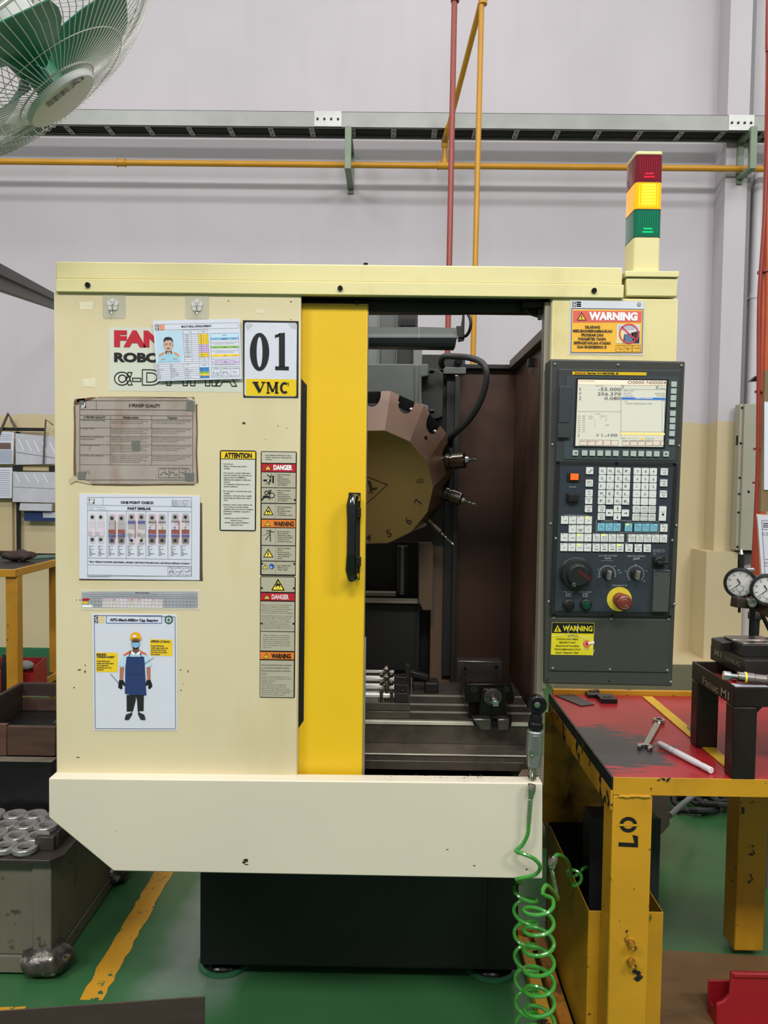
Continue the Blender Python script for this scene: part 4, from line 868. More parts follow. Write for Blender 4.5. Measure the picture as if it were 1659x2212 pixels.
for i, nm in enumerate(('green_lamp', 'amber_lamp', 'red_lamp')):
    o = rprism(sx_, cyy, sw, sd, zz[i + 1] + .0008, zz[i + 2] - .0008, .008).build(nm, GLS[i], st, label=('green lens', 'glowing amber lens', 'dark red lens')[i])
    rb = MB(); m2 = (mat('green_rib', (10, 130, 92), .15, coat=.5), mat('amber_rib', (255, 160, 20), .15, emit=((255, 170, 20), 2.2)), mat('red_rib', (150, 24, 44), .15, coat=.5))[i]
    for k in range(9):
        xk = sx_ - sw * .34 + sw * .68 * k / 8; rb.box(xk - .0008, xk + .0008, YS0 - .0008, YS0, zz[i + 1] + .006, zz[i + 2] - .006)
    rb.build('lens_rib', m2, o)
    core = MB()
    for r_i in range(4 if i != 1 else 7):
        zc = zz[i + 1] + .012 + r_i * .0075
        core.box(sx_ - sw * .24, sx_ + sw * .24, YS0 - .0012, YS0 - .0008, zc, zc + .004)
    core.build('reflector', (mat('green_reflector', (20, 190, 120), .2, emit=((10, 200, 110), .25)), mat('amber_reflector', (255, 215, 40), .2, emit=((255, 215, 40), 3.0)), mat('red_reflector', (210, 30, 60), .2, emit=((220, 20, 50), .2)))[i], o) if i == 1 else MB().box(sx_ - sw * .2, sx_ + sw * .2, YS0 - .0012, YS0 - .0006, zz[i + 1] + .010, zz[i + 1] + .014).box(sx_ - sw * .16, sx_ + sw * .16, YS0 - .0012, YS0 - .0006, zz[i + 1] + .018, zz[i + 1] + .022).build('reflector', (MATS.get('green_reflector') or mat('green_reflector', (20, 190, 120), .2, emit=((10, 200, 110), .25))) if i == 0 else mat('red_reflector', (210, 30, 60), .2, emit=((220, 20, 50), .2)), o)
    rprism(sx_, cyy, sw + .0006, sd + .0006, zz[i + 1] - .0009, zz[i + 1] + .0009, .008).build('lamp_joint', RUB, st)
rprism(sx_, cyy, sw, sd, zz[4], zz[5], .008).build('tower_cap', CREAMY, st, .002)
# ================================================================== SIGNS, SHEETS AND LABELS ON THE MACHINE
GREYI = ink((96, 98, 110)); TXT = ink((48, 48, 58)); DRED = ink((178, 26, 44)); SYEL = ink((232, 196, 32)); SORG = ink((222, 122, 40)); PALE = ink((186, 180, 160))
PAPER = mat('white_paper', (206, 210, 222), .35, var=.02, vscale=20, coat=.15); LAM = mat('laminate_edge', (206, 200, 180), .2, coat=.5)
FX = (100, 560, 2.9625)
def logo(d, x, y, w, h, side=None):
    d.rect(x, y, x + w, y + h, BLK, 1, 'logo'); lw = w * .17
    d.path([(x + w * .88, y + h * .14), (x + w * .3, y + h * .14), (x + w * .2, y + h * .3), (x + w * .42, y + h * .44), (x + w * .95, y + h * .44)], lw, WHT, 2, 'logo')
    d.path([(x + w * .05, y + h * .60), (x + w * .62, y + h * .60), (x + w * .78, y + h * .74), (x + w * .62, y + h * .88), (x + w * .12, y + h * .88)], lw, WHT, 2, 'logo')
    if side:
        c, x0, x1 = side
        for i in range(3): d.rect(x0, y + h * (.02 + i * .34), x1, y + h * (.27 + i * .34), c, 1, 'logo_text')
def cogcross(d, x, y, r, m, bgm):
    for i in range(12):
        a = i * math.pi / 6; d.line(x + r * .7 * math.cos(a), y + r * .7 * math.sin(a), x + r * 1.05 * math.cos(a), y + r * 1.05 * math.sin(a), r * .28, m, 1, 'safety_emblem')
    d.disc(x, y, r * .84, m, 2, 'safety_emblem'); d.disc(x, y, r * .62, bgm, 3, 'safety_emblem'); d.rect(x - r * .1, y - r * .45, x + r * .1, y + r * .45, m, 4, 'safety_emblem'); d.rect(x - r * .45, y - r * .1, x + r * .45, y + r * .1, m, 4, 'safety_emblem')

# --- maker's plate (part of the machine)
mp_ = Doc(mroot, (0, YF, 0), ox=100, oy=560, sc=2.9625)
mp_.rect(403, 435, 1253, 838, mat('decal_film', (200, 202, 188), .4), 0, 'maker_decal', th=.0004); mp_.base = .0004
mp_.text('FANUC', 435, 553, 91, DRED, w=556, bold=.065, name='maker_name'); mp_.text('ROBODRILL', 435, 653, 52, BLK, w=560, bold=.055, name='model_name')
mp_.text('α-D14MiA', 438, 799, 92, BLK, w=780, outline=5.5, bold=.03, name='model_number'); mp_.finish(mroot)

# --- adhesive hooks
CLR = mat('clear_pad', (222, 220, 204), .12, alpha=.32, coat=.6)
for i, (x0, y0, x1, y1, hx, hy) in enumerate(((360, 226, 508, 376, 428, 290), (890, 229, 1042, 380, 966, 295))):
    h = thing('adhesive_hook', ('clear adhesive hook on the upper left of the cream panel', 'clear adhesive hook above the skill sheet')[i], 'hook', P(100 + hx / 2.9625, 560 + y1 / 2.9625, YF), 'clear stick-on hooks')
    d = Doc(h, (0, YF, 0), ox=100, oy=560, sc=2.9625)
    d.slab(x0, y0, x1, y1, CLR, .0012, 'pad', rad=16); d.base = .0012
    for dx, dy in ((-18, -6), (18, -6), (-12, 20), (12, 20), (0, -20)): d.disc(hx + dx, hy + dy, 17, mat('clear_clover', (232, 232, 226), .1, alpha=.55, coat=.8), 1 + 0, 'clover', th=.003)
    d.finish()
    a = d.pt(hx, hy - 6) - Vector((0, .002, 0)); b = d.pt(hx - (6 if i == 0 else 0), hy + 62)
    hose('hook_wire', [a, a + Vector((0, -.006, -.002)), Vector((a.x, b.y - .007, (a.z + b.z) / 2)), b + Vector((0, -.008, .001)), b + Vector((-.001, -.014, -.001)), b + Vector((-.001, -.018, .006))], .0011, CHROME, h, n=8)

# --- 01 VMC plate
rt, d = sheet('number_plate', 'white and yellow number plate reading 01 VMC', 'sign', [(525, 692), (645, 694), (644.5, 859), (526, 858)], YF, BLK, .0020, FX)
for cx_, cy_ in (): pass
d.slab(1271, 405, 1604, 872, mat('plate_white', (204, 206, 218), .3, var=.03, vscale=30), .0004, 'plate_face', rad=14); d.base += .0004
d.rect(1279, 766, 1601, 872, mat('plate_yellow', (222, 190, 30), .3), 1, 'yellow_band')
tp_ = mat('tape_clear', (196, 200, 196), .2, alpha=.5)
d.quad([(1272, 420), (1300, 406), (1326, 420), (1290, 455)], tp_, 2, 'tape'); d.quad([(1545, 410), (1600, 408), (1601, 450), (1570, 440)], tp_, 2, 'tape')
# slab-serif numerals as in the photo
def ell(cx, cy, rx, ry, n=28): return [(cx + rx * math.cos(2 * math.pi * k / n), cy + ry * math.sin(2 * math.pi * k / n)) for k in range(n)]
o_, i_ = ell(1366, 594, 62, 122), ell(1366, 594, 19, 98)
for k in range(28): d.quad([o_[k], o_[(k + 1) % 28], i_[(k + 1) % 28], i_[k]], BLK, 2, 'numeral')
d.quad([(1490, 475), (1528, 472), (1528, 690), (1490, 690)], BLK, 2, 'numeral'); d.quad([(1464, 505), (1490, 497), (1500, 474), (1464, 487)], BLK, 2, 'numeral'); d.quad([(1466, 686), (1553, 688), (1553, 712), (1466, 710)], BLK, 2, 'numeral')
def serif(pts, w): d.path(pts, w, BLK, 3, 'lettering')
d.quad([(1325, 792), (1352, 792), (1374, 838), (1362, 860)], BLK, 3, 'lettering'); d.line(1368, 852, 1392, 794, 8, BLK, 3, 'lettering'); d.line(1320, 789, 1358, 789, 9, BLK, 3, 'lettering'); d.line(1378, 789, 1404, 790, 9, BLK, 3, 'lettering')
for x in (1420, 1474): d.line(x, 790, x, 856, 9 if x < 1450 else 16, BLK, 3, 'lettering')
d.line(1424, 792, 1450, 850, 15, BLK, 3, 'lettering'); d.line(1450, 850, 1472, 794, 8, BLK, 3, 'lettering')
for x0, x1 in ((1410, 1432), (1464, 1488)): d.line(x0, 857, x1, 857, 8, BLK, 3, 'lettering'); d.line(x0, 790, x1, 790, 8, BLK, 3, 'lettering')
d.ring(1526, 824, 22, 15, BLK, 3, 'lettering', ry=30, a0=50, a1=310); d.line(1549, 790, 1549, 812, 6, BLK, 3, 'lettering')
d.finish()

# --- multi skill development sheet, hanging in front of the maker's decal
rt, d = sheet('skill_sheet', 'white skill development sheet with a portrait photo hanging from a hook', 'sheet', [(330.5, 693), (517.5, 688.5), (523, 818.5), (340, 823.5)], YF - .008, PAPER, .0008, (330, 680, 8.295), tilt=.034)
BL_ = ink((118, 172, 214)); GN_ = ink((130, 178, 80)); YE_ = ink((238, 200, 50)); PU_ = ink((206, 176, 222)); BD_ = ink((62, 126, 190)); PB = ink((176, 204, 222))
def sk2(x0, y0, x1, y1, **k): d.path([(x0, y0), (x1, y0 - (x1 - x0) * .024), (x1 + (y1 - y0) * .05, y1 - (x1 - x0) * .024), (x0 + (y1 - y0) * .05, y1), (x0, y0)], k.get('w', 3), TXT, 2)
def row(x0, x1, y, m=TXT, w=2.5): d.line(x0, y, x1, y - (x1 - x0) * .024, w, m, 2)
logo(d, 45, 182, 64, 98, (ink((232, 128, 84)), 118, 212)); sk2(45, 175, 1528, 275)
d.text('MULTI SKILL DEVELOPMENT', 516, 228, 32, TXT, w=540, bold=.03)
d.quad([(52, 295), (530, 280), (532, 840), (92, 858)], PB, 1, 'portrait_background')
SKN = ink((196, 160, 140)); HAIR = ink((30, 30, 36)); SHB = ink((150, 196, 216)); ORG = ink((224, 128, 60))
d.quad([(105, 850), (118, 745), (240, 690), (350, 690), (470, 735), (490, 838)], SHB, 2, 'portrait_shirt'); d.quad([(108, 752), (118, 715), (215, 662), (200, 700)], ORG, 3, 'portrait_shirt'); d.quad([(372, 660), (440, 690), (485, 740), (460, 745), (400, 705)], ORG, 3, 'portrait_shirt')
d.quad([(232, 655), (255, 655), (250, 700), (232, 705)], HAIR, 4, 'portrait_shirt'); d.quad([(330, 650), (345, 655), (352, 700), (332, 695)], HAIR, 4, 'portrait_shirt')
d.quad([(150, 800), (225, 785), (227, 792), (152, 808)], ORG, 4, 'portrait_shirt'); d.quad([(365, 785), (445, 790), (445, 796), (367, 792)], ORG, 4, 'portrait_shirt')
d.quad([(255, 640), (330, 640), (322, 700), (285, 712), (258, 696)], SKN, 3, 'portrait_face'); d.disc(284, 540, 80, SKN, 4, 'portrait_face', ry=122); d.disc(203, 545, 10, SKN, 4, 'portrait_face', ry=24); d.disc(366, 540, 10, SKN, 4, 'portrait_face', ry=24)
d.quad([(200, 515), (198, 450), (225, 410), (280, 398), (335, 410), (362, 450), (366, 510), (350, 480), (330, 455), (240, 460), (215, 480)], HAIR, 5, 'portrait_hair')
for x0 in (232, 298): d.line(x0, 520, x0 + 40, 520, 7, HAIR, 5, 'portrait_brow'); d.line(x0 + 6, 538, x0 + 34, 538, 6, HAIR, 5, 'portrait_eye')
d.line(278, 572, 296, 573, 5, ink((150, 110, 94)), 5, 'portrait_nose'); d.line(256, 604, 314, 602, 9, HAIR, 5, 'portrait_moustache'); d.line(262, 616, 306, 615, 7, ink((168, 96, 92)), 5, 'portrait_mouth'); d.ring(284, 590, 62, 8, HAIR, 5, 'portrait_beard', ry=72, a0=50, a1=130)
sk2(542, 275, 985, 840); row(545, 985, 345)
d.text('PART', 652, 315, 16, TXT, w=56); d.text('GRADE', 865, 308, 16, TXT, w=72)
nm = ('LINER', 'RING', 'ROLLER', 'BUSHING', 'PIN', 'TEETH', 'PLATE', 'PISTON', 'BK SPRING', 'ROD', 'CAP BEARING', '', '')
for i, t in enumerate(nm):
    y = 350 + i * 37.6; ox_ = i * 1.9
    if i < 11: d.quad([(820 + ox_, y - 4), (993 + ox_, y - 8), (994 + ox_, y + 29), (822 + ox_, y + 33)], PU_ if 5 <= i <= 8 else YE_, 1, 'score_cells'); d.text(('65', '65', '60', '75', '60', '45', '45', '45', '45', '60', '55')[i], 850 + ox_, y + 24, 17, TXT, w=28); d.text('D' if 5 <= i <= 8 else 'C', 950 + ox_, y + 22, 17, TXT)
    if t: d.text(t, 615 + ox_, y + 30, 16, TXT, w=9.5 * len(t) + 10, al='c')
    row(545 + ox_, 998 + ox_, y)
for xs in (688, 815, 905): d.line(xs, 345 if xs != 815 else 275, xs + 24, 835, 2.5, TXT, 2)
sk2(80, 888, 1005, 1155); 
for i in range(1, 7): row(85 + i * 2, 562, 888 + i * 38)
for i in range(1, 6): row(570, 845, 905 + i * 37)
d.line(318, 884, 332, 1146, 2.5, TXT, 2); d.line(560, 880, 576, 1138, 2.5, TXT, 2); d.line(838, 872, 848, 1130, 2.5, TXT, 2)
for i, (a, b) in enumerate((('Name', ''), ('NIK', ''), ('Departement', 'PRODUKSI'), ('Divisi', 'MACHINING'), ('Mesin', 'Operator Mesin'), ('Periode', 'Jan - Des 2023'), ('Update', ''))):
    d.text(a, 86 + i * 2, 914 + i * 37.5, 15, TXT, w=9 * len(a)); d.text(b or 'DATA', 326 + i * 2, 905 + i * 37.5, 15, TXT, w=9.5 * len(b or 'DATA'))
d.text('SKILL', 605, 900, 16, TXT, w=58); d.text('GRADE', 890, 908, 16, TXT, w=72)
for i, (t, c, g, q) in enumerate((('GAMBAR', BD_, 'A', '100'), ('KUALITY TOOLS', BD_, 'A', '90'), ('ALAT UKUR', GN_, 'B', '85'), ('OFFSET', YE_, 'C', '65'), ('KEBERSIHAN', BD_, 'A', '100'))):
    y = 943 + i * 37.5; d.quad([(842 + i * 2, y), (1008 + i * 2, y - 4), (1009 + i * 2, y + 33), (844 + i * 2, y + 37)], c, 1, 'score_cells'); d.text(q, 872, y + 28, 16, TXT); d.text(g, 965, y + 26, 16, TXT); d.text(t, 585 + i * 2, y + 32, 15, TXT, w=10 * len(t))
d.quad([(1030, 335), (1532, 325), (1538, 402), (1034, 412)], ink((184, 212, 232)), 1, 'score_cells'); d.text('GRADE', 1250, 374, 15, TXT, w=72); sk2(1030, 338, 1534, 900)
for i, (c, t, q, y) in enumerate(((BL_, 'Sangat Baik', '91-100', 412), (GN_, 'Baik', '76-90', 562), (YE_, 'Cukup', '51-75', 712), (PU_, 'Kurang', '< 50', 828))):
    x0 = 1034 + i * 7; d.quad([(x0, y), (x0 + 503, y - 8), (x0 + 505, y + 30), (x0 + 3, y + 40)], c, 1, 'score_cells'); d.text('ABCD'[i], x0 + 78, y + 26, 15, TXT); d.text(t, x0 + 250, y + 26, 15, TXT, w=9.5 * len(t), al='c', bold=.02); d.text(q, x0 + 395, y + 22, 15, TXT, w=60)
    if i < 3: d.text('Mampu melaksanakan pekerjaan secara mandiri', x0 + 250, y + 85, 12, TXT, w=490, al='c'); d.text('permasalahan kerja dan memperbaiki', x0 + 250, y + 112, 12, TXT, w=350, al='c')
    else: d.text('Belum melaksanakan dalam bekerja', x0 + 250, y + 60, 12, TXT, w=380, al='c')
sk2(1048, 940, 1558, 1118); row(1050, 1565, 975); row(1056, 1570, 1092)
d.line(1222, 936, 1232, 1115, 2.5, TXT, 2); d.line(1392, 932, 1400, 1112, 2.5, TXT, 2)
for x, t in ((1098, 'Manager'), (1265, 'Supervisor'), (1440, 'Foreman')): d.text(t, x, 962, 13, TXT, w=85)
d.scribble(1080, 1040, 140, 70, 4, TXT, 4); d.scribble(1245, 1035, 130, 50, 5, TXT, 4); d.scribble(1430, 1025, 80, 50, 6, GREYI, 3)
d.finish()

# --- aged 5 PRINSIP QUALITY poster
rt, d = sheet('aged_poster', 'stained grey quality principles poster with curled brown edges', 'poster', [(161, 862), (420, 857.5), (429, 1044), (158, 1041)], YF, mat('dirty_laminate', (142, 122, 92), .3, var=.25, vscale=14, coat=.4), .0006, FX, off=.0)
AG = mat('aged_paper', (160, 150, 142), .35, var=.10, vscale=12, coat=.3, spots=[((122, 88, 62), 9, .52, .2, (1, 1, .4), .6), ((80, 50, 36), 34, .66, .05, (1, 1, .5), .8)])
d.quad([(183, 905), (260, 890), (900, 888), (960, 930), (966, 1425), (940, 1440), (280, 1437), (190, 1385)], AG, 1, 'aged_sheet', th=.0004); d.base += .0009
brn = mat('brown_curl', (104, 72, 44), .35, var=.3, vscale=40)
for pts, m in (([(178, 925), (182, 905), (280, 885), (330, 883), (250, 912), (182, 935)], brn), ([(198, 893), (250, 890), (248, 912), (200, 914)], BLK), ([(898, 885), (930, 886), (968, 920), (968, 940), (940, 925)], ink((184, 176, 160))), ([(145, 1408), (180, 1385), (290, 1432), (280, 1440), (190, 1420), (155, 1440)], ink((182, 168, 140)))):
    d.quad(pts, m, 2, 'curled_edge')
d.path([(182, 940), (186, 1100), (184, 1250), (188, 1385)], 9, brn, 2, 'curled_edge'); d.path([(962, 930), (966, 1100), (962, 1250), (968, 1420)], 7, brn, 2, 'curled_edge'); d.path([(290, 1440), (520, 1444), (760, 1440), (950, 1440)], 6, brn, 2, 'curled_edge'); d.path([(330, 884), (600, 882), (900, 886)], 4, brn, 2, 'curled_edge')
TA = ink((84, 72, 64)); TB = ink((58, 50, 46))
logo(d, 222, 918, 34, 32); d.frame(216, 905, 938, 1412, 2.5, TA); d.line(216, 962, 938, 966, 2.5, TA); d.line(322, 905, 322, 962, 2, TA)
d.text('5 PRINSIP QUALITY', 530, 945, 19, TB, w=202, bold=.03)
d.path([(216, 998), (938, 1003)], 2, TA); d.path([(216, 1024), (938, 1028)], 2, TA); d.line(412, 998, 412, 1315, 2, TA); d.line(675, 1000, 675, 1318, 2, TA)
d.text('5 PRINSIP QUALITY', 242, 1016, 12, TB, w=140, bold=.03); d.text('PENJELASAN', 494, 1019, 12, TB, w=98, bold=.03); d.text('TUJUAN', 776, 1021, 12, TB, w=62, bold=.03)
for y in (1078, 1132, 1186, 1250, 1314): d.line(216, y, 938, y + 4, 1.6, TA)
for i, t in enumerate(('1. MEMAHAMI STANDART KERJA', '2. KERJA TELITI', '3. MEMASTIKAN UKURAN DAN', '4. PENANGANAN PART NG', '5. KONTROL AWAL OPERATOR')):
    y = (1034, 1086, 1140, 1194, 1260)[i]; d.text(t, 220, y, 8, TB, w=6.1 * len(t))
    for k in range((3, 4, 4, 5, 5)[i] - 1):
        d.text(('Operator wajib memahami standart kerja yang', 'berlaku dan melakukan pengecekan sesuai SOP')[k % 2], 418, y + 4 + k * 11.5, 6, TB, w=(235, 200, 225, 180)[k % 4])
        if k < 3: d.text(('Mencegah terjadinya proses NG yang diteruskan', 'ke proses berikutnya serta menjaga mutu')[k % 2], 680, y + 4 + k * 12, 6, TB, w=(245, 210, 160)[k])
d.text('HOLDING PRODUK', 220, 1154, 8, TB, w=95)
for x0 in (720, 786, 852): d.frame(x0, 1336, x0 + 66, 1398, 1.8, TB); d.scribble(x0 + 6, 1368, 52, 24, int(x0), TB, 2.4)
for x, t in ((730, 'APPROVED'), (795, 'CHECKED'), (868, 'MAKER')): d.text(t, x, 1346, 6, TB, w=42)
GT = mat('grey_tape', (112, 114, 108), .4, alpha=.75)
for pts in ([(898, 905), (952, 908), (950, 972), (898, 970)], [(202, 1360), (254, 1358), (254, 1410), (204, 1412)], [(888, 1366), (948, 1368), (946, 1422), (890, 1418)], [(546, 1162), (602, 1160), (602, 1222), (550, 1224)], [(215, 905), (245, 905), (245, 935), (215, 935)]): d.quad(pts, GT, 4, 'tape_patch')
d.finish()

# --- one point check
rt, d = sheet('check_sheet', 'white one point check sheet with five part photos', 'sheet', [(172, 1066.5), (432.5, 1071.5), (431.5, 1253), (172, 1250)], YF, PAPER, .0022, (170, 1060, 5.925))
LN = ink((72, 76, 92))
d.frame(118, 85, 1448, 1092, 3, LN); logo(d, 134, 102, 72, 64); d.path([(118, 182), (1448, 206)], 3, LN); d.path([(118, 252), (1446, 270)], 3, LN); d.line(318, 92, 318, 186, 3, LN); d.path([(1200, 108), (1196, 198), (1446, 204)], 3, LN); d.line(1302, 108, 1300, 200, 2, LN)
for y in (132, 156, 178): d.line(1200, y, 1446, y + 4, 2, LN)
for i, t in enumerate(('No. Dokumen', 'No. Revisi', 'Tgl. Terbit', 'Halaman')): d.text(t, 1206, 126 + i * 23, 11, LN, w=68); d.text(('DOC-PRD-001', '01', '02 Jan 23', '1 dari 1')[i], 1330, 126 + i * 23, 11, LN, w=(95, 20, 60, 55)[i])
def serif_text(t, x, y, h, w): d.text(t, x, y, h, TXT, w=w, bold=.045)
serif_text('ONE POINT CHECK', 543, 163, 30, 425); serif_text('PART SIMILAR', 630, 240, 30, 302)
d.text('Departemen : Produksi Machining', 134, 210, 10, LN, w=215); d.text('Model      : Cap Bearing', 140, 238, 10, LN, w=215)
STG = ink((168, 164, 164)); STD = ink((130, 118, 116)); PNK = ink((214, 196, 210)); HOLE = ink((44, 44, 50)); MBL = ink((90, 96, 150)); MBR = ink((140, 84, 74)); SIL = ink((200, 192, 196))
for k, (x0, x1, sh) in enumerate(((145, 325, 0), (390, 592, 20), (640, 850, 0), (900, 1115, 12), (1195, 1415, 0))):
    if k: d.rect(x0 - 8, 290, x1 + 8, 690, PNK, 1, 'photo_background')
    w = (x1 - x0) * .40
    for j, xa_ in enumerate((x0, x1 - w)):
        y0 = 292 + sh * .7; y1 = 672 + (14 if k else 0); m = SIL if k == 0 else STG
        d.quad([(xa_ + 12, y0), (xa_ + w - 14, y0), (xa_ + w, y0 + 22), (xa_ + w, y1 - 20), (xa_ + w - 14, y1), (xa_ + 12, y1), (xa_, y1 - 20), (xa_, y0 + 22)], m, 2, 'part_photo')
        d.quad([(xa_ - 4, y0 + 92), (xa_ + w + 6, y0 + 92), (xa_ + w + 6, y1 - 112), (xa_ - 4, y1 - 112)], (SIL, STG, STG, SIL, SIL)[k], 3, 'part_photo')
        d.rect(xa_ - 4, y0 + 92, xa_ + w + 6, y0 + (130 if k in (2,) else 112), (PNK, STG, MBL, STD, STD)[k], 4, 'part_photo')
        d.rect(xa_ - 4, y1 - 190, xa_ + w + 6, y1 - 135, (PNK, MBR, SIL, MBR, MBR)[k], 4, 'part_photo'); d.rect(xa_ - 4, y1 - 128, xa_ + w + 6, y1 - 96, (PNK, MBL, STG, MBL, MBL)[k], 5, 'part_photo')
        if k: d.rect(xa_ + w * .0, y1 - 96, xa_ + w, y1 - 20, STD if k != 2 else SIL, 4, 'part_photo')
        d.disc(xa_ + w / 2, y0 + 44, 21, HOLE, 5, 'hole'); d.disc(xa_ + w / 2, y1 - 50, 21, HOLE, 5, 'hole')
    if k: d.line((x0 + x1) / 2 - 14, 380, (x0 + x1) / 2 - 14, 600, 8, MBR, 6, 'part_photo')
BA = ink((70, 96, 180)); GA = ink((110, 150, 90))
def arrow(x, y, m): d.path([(x, y), (x - 12, y + 14), (x - 5, y + 14), (x - 8, y + 44), (x + 8, y + 44), (x + 6, y + 14), (x + 13, y + 14), (x, y)], 4, m, 7, 'pointer')
for x, y, m in ((170, 600, BA), (275, 600, GA), (425, 600, BA), (540, 610, GA), (660, 595, BA), (820, 590, GA), (920, 455, BA), (1078, 460, GA), (1235, 452, BA), (1372, 452, GA)): arrow(x, y, m)
for x, y in ((152, 545), (250, 552), (455, 562), (585, 566), (655, 560), (775, 555), (940, 418), (1068, 420), (1265, 410), (1398, 414)): d.ring(x, y, 20, 3, LN, 7)
for x in (368, 614, 866, 1147): d.line(x, 262, x - 1, 868, 3, LN)
d.path([(118, 858), (1446, 880)], 3, LN); d.path([(118, 945), (1446, 968)], 3, LN); d.path([(118, 1076), (1140, 1092)], 3, LN)
for x in (138, 256, 384, 505, 632, 755, 888, 1027, 1185, 1310):
    for i, t in enumerate(('MODEL : TLE', 'Ukr', 'PART NO.', 'Cek', 'TEBAL', 'DIAMETER', 'Bawah')): d.text(t, x, 712 + i * 19.5, 9, TXT, w=(58, 22, 62, 34, 40, 82, 36)[i], bold=.03)
d.text('" BILA TERJADI KONDISI ABNORMAL, SEGERA HENTIKAN PROSES DAN LAPORKAN KEPADA ATASAN "', 130, 915, 19, TXT, w=1305, bold=.035, rot=-.005)
d.frame(1144, 968, 1442, 1092, 2.5, LN); d.path([(1144, 990), (1442, 995)], 2, LN); d.path([(1144, 1068), (1442, 1072)], 2, LN); d.line(1244, 970, 1242, 1094, 2, LN); d.line(1342, 972, 1342, 1096, 2, LN)
for x, t, t2 in ((1160, 'Disetujui', 'Foreman'), (1262, 'Diperiksa', 'Spv'), (1368, 'Dibuat', 'Operator')): d.text(t, x, 984, 10, LN, w=62); d.text(t2, x, 1086, 9, LN, w=50); d.scribble(x - 6, 1030, 70, 46, int(x), TXT, 3.5)
d.text('FORM-PRD-CHECK-01', 146, 1096, 9, LN, w=240); d.frame(118, 1078, 414, 1102, 2, LN)
d.finish()
# dark ragged edge of the older sheet behind it
D = Doc(mroot, (0, YF, 0), ox=170, oy=1060, sc=5.925)
D.quad([(8, 1110), (1500, 1150), (1590, 1155), (1585, 1030), (1580, 160), (1550, 145), (1545, 1140), (8, 1145)], mat('dirty_edge', (86, 66, 48), .5, var=.3, vscale=40), 2, 'old_tape_edge'); D.finish(mroot)

# --- daily check strip
rt, d = sheet('daily_check_strip', 'silver laminated daily check strip with red and yellow marks', 'strip', [(174, 1274), (431, 1275), (432, 1317), (175, 1318)], YF, LAM, .0006, (170, 1060, 5.925))
SIV = mat('silver_print', (168, 170, 176), .25, .15, var=.12, vscale=18)
d.quad([(38, 1300), (180, 1290), (1525, 1290), (1518, 1502), (45, 1495)], SIV, 1, 'strip_face'); LG = ink((124, 126, 136)); d.rect(300, 1375, 1080, 1492, ink((206, 200, 204)), 2, 'marked_cells')
d.text('Daily Check Mesin', 728, 1310, 13, TXT, w=180, bold=.03); d.line(45, 1324, 1522, 1330, 2.5, LG, 3)
for y in (1348, 1374, 1412, 1455): d.line(45, y, 1522, y + 6, 2.5, LG, 3)
for i in range(32): x = 120 + i * 45.2; d.line(x, 1346, x + 3, 1496, 2.5, LG, 3); d.text(str(i + 1) if i < 31 else '', x + 14, 1370, 9, LG)
d.quad([(48, 1380), (120, 1378), (150, 1384), (138, 1398), (120, 1406), (50, 1408)], ink((170, 34, 44)), 3, 'red_mark'); d.rect(50, 1416, 124, 1446, ink((222, 186, 40)), 3, 'yellow_mark'); d.rect(50, 1458, 180, 1492, WHT, 3, 'white_mark')
rr = random.Random(9)
for c in (5, 6, 7, 8, 9, 12, 13, 14, 15, 19, 20, 21):
    x = 120 + (c - .5) * 45.2; r = rr.uniform(6, 13); d.disc(x, 1394, r, ink((206, 60, 76)), 4, 'red_mark', ry=r * .7, n=8); d.disc(x, 1436, r, ink((220, 186, 80)), 4, 'yellow_mark', ry=r * .6, n=8)
d.finish()

# --- APD poster
rt, d = sheet('safety_poster', 'white protective clothing poster showing a worker in apron and helmet', 'poster', [(198.5, 1325), (382.5, 1327.5), (383, 1578), (202.5, 1577.5)], YF, PAPER, .0010, (100, 1040, 2.9625))
BLU = ink((70, 96, 150)); NVY = ink((40, 58, 104)); NV2 = ink((32, 46, 86)); YB = ink((232, 196, 40)); SH = ink((178, 208, 226)); OR2 = ink((222, 98, 60)); PANT = ink((34, 36, 36)); GLV = ink((22, 28, 30)); ARM = ink((170, 110, 92)); HEL = ink((230, 168, 28)); MSK = ink((120, 180, 220)); GRN = ink((40, 92, 62))
d.path([(308, 856), (825, 866), (828, 1582), (315, 1580), (308, 856)], 3, LN); logo(d, 308, 860, 24, 46, (ink((226, 196, 120)), 338, 372))
d.frame(386, 858, 740, 906, 3.5, BLU); d.rect(388, 860, 738, 904, ink((206, 212, 228)), 1, 'title_band'); d.text('APD-Mach-Milling Cap Bearing', 408, 892, 17, TXT, w=310, bold=.04); cogcross(d, 785, 885, 28, GRN, PAPER)
# boots, trousers
for pts in ([(503, 1518), (512, 1490), (545, 1478), (550, 1465), (552, 1490), (530, 1524), (508, 1526)], [(637, 1518), (628, 1490), (600, 1478), (590, 1465), (588, 1490), (606, 1524), (632, 1526)]): d.quad(pts, ink((44, 44, 46)), 3, 'figure_boot')
d.quad([(515, 1365), (575, 1365), (574, 1400), (556, 1470), (516, 1472)], PANT, 2, 'figure_trousers'); d.quad([(572, 1365), (626, 1365), (624, 1468), (586, 1470), (582, 1400)], PANT, 2, 'figure_trousers')
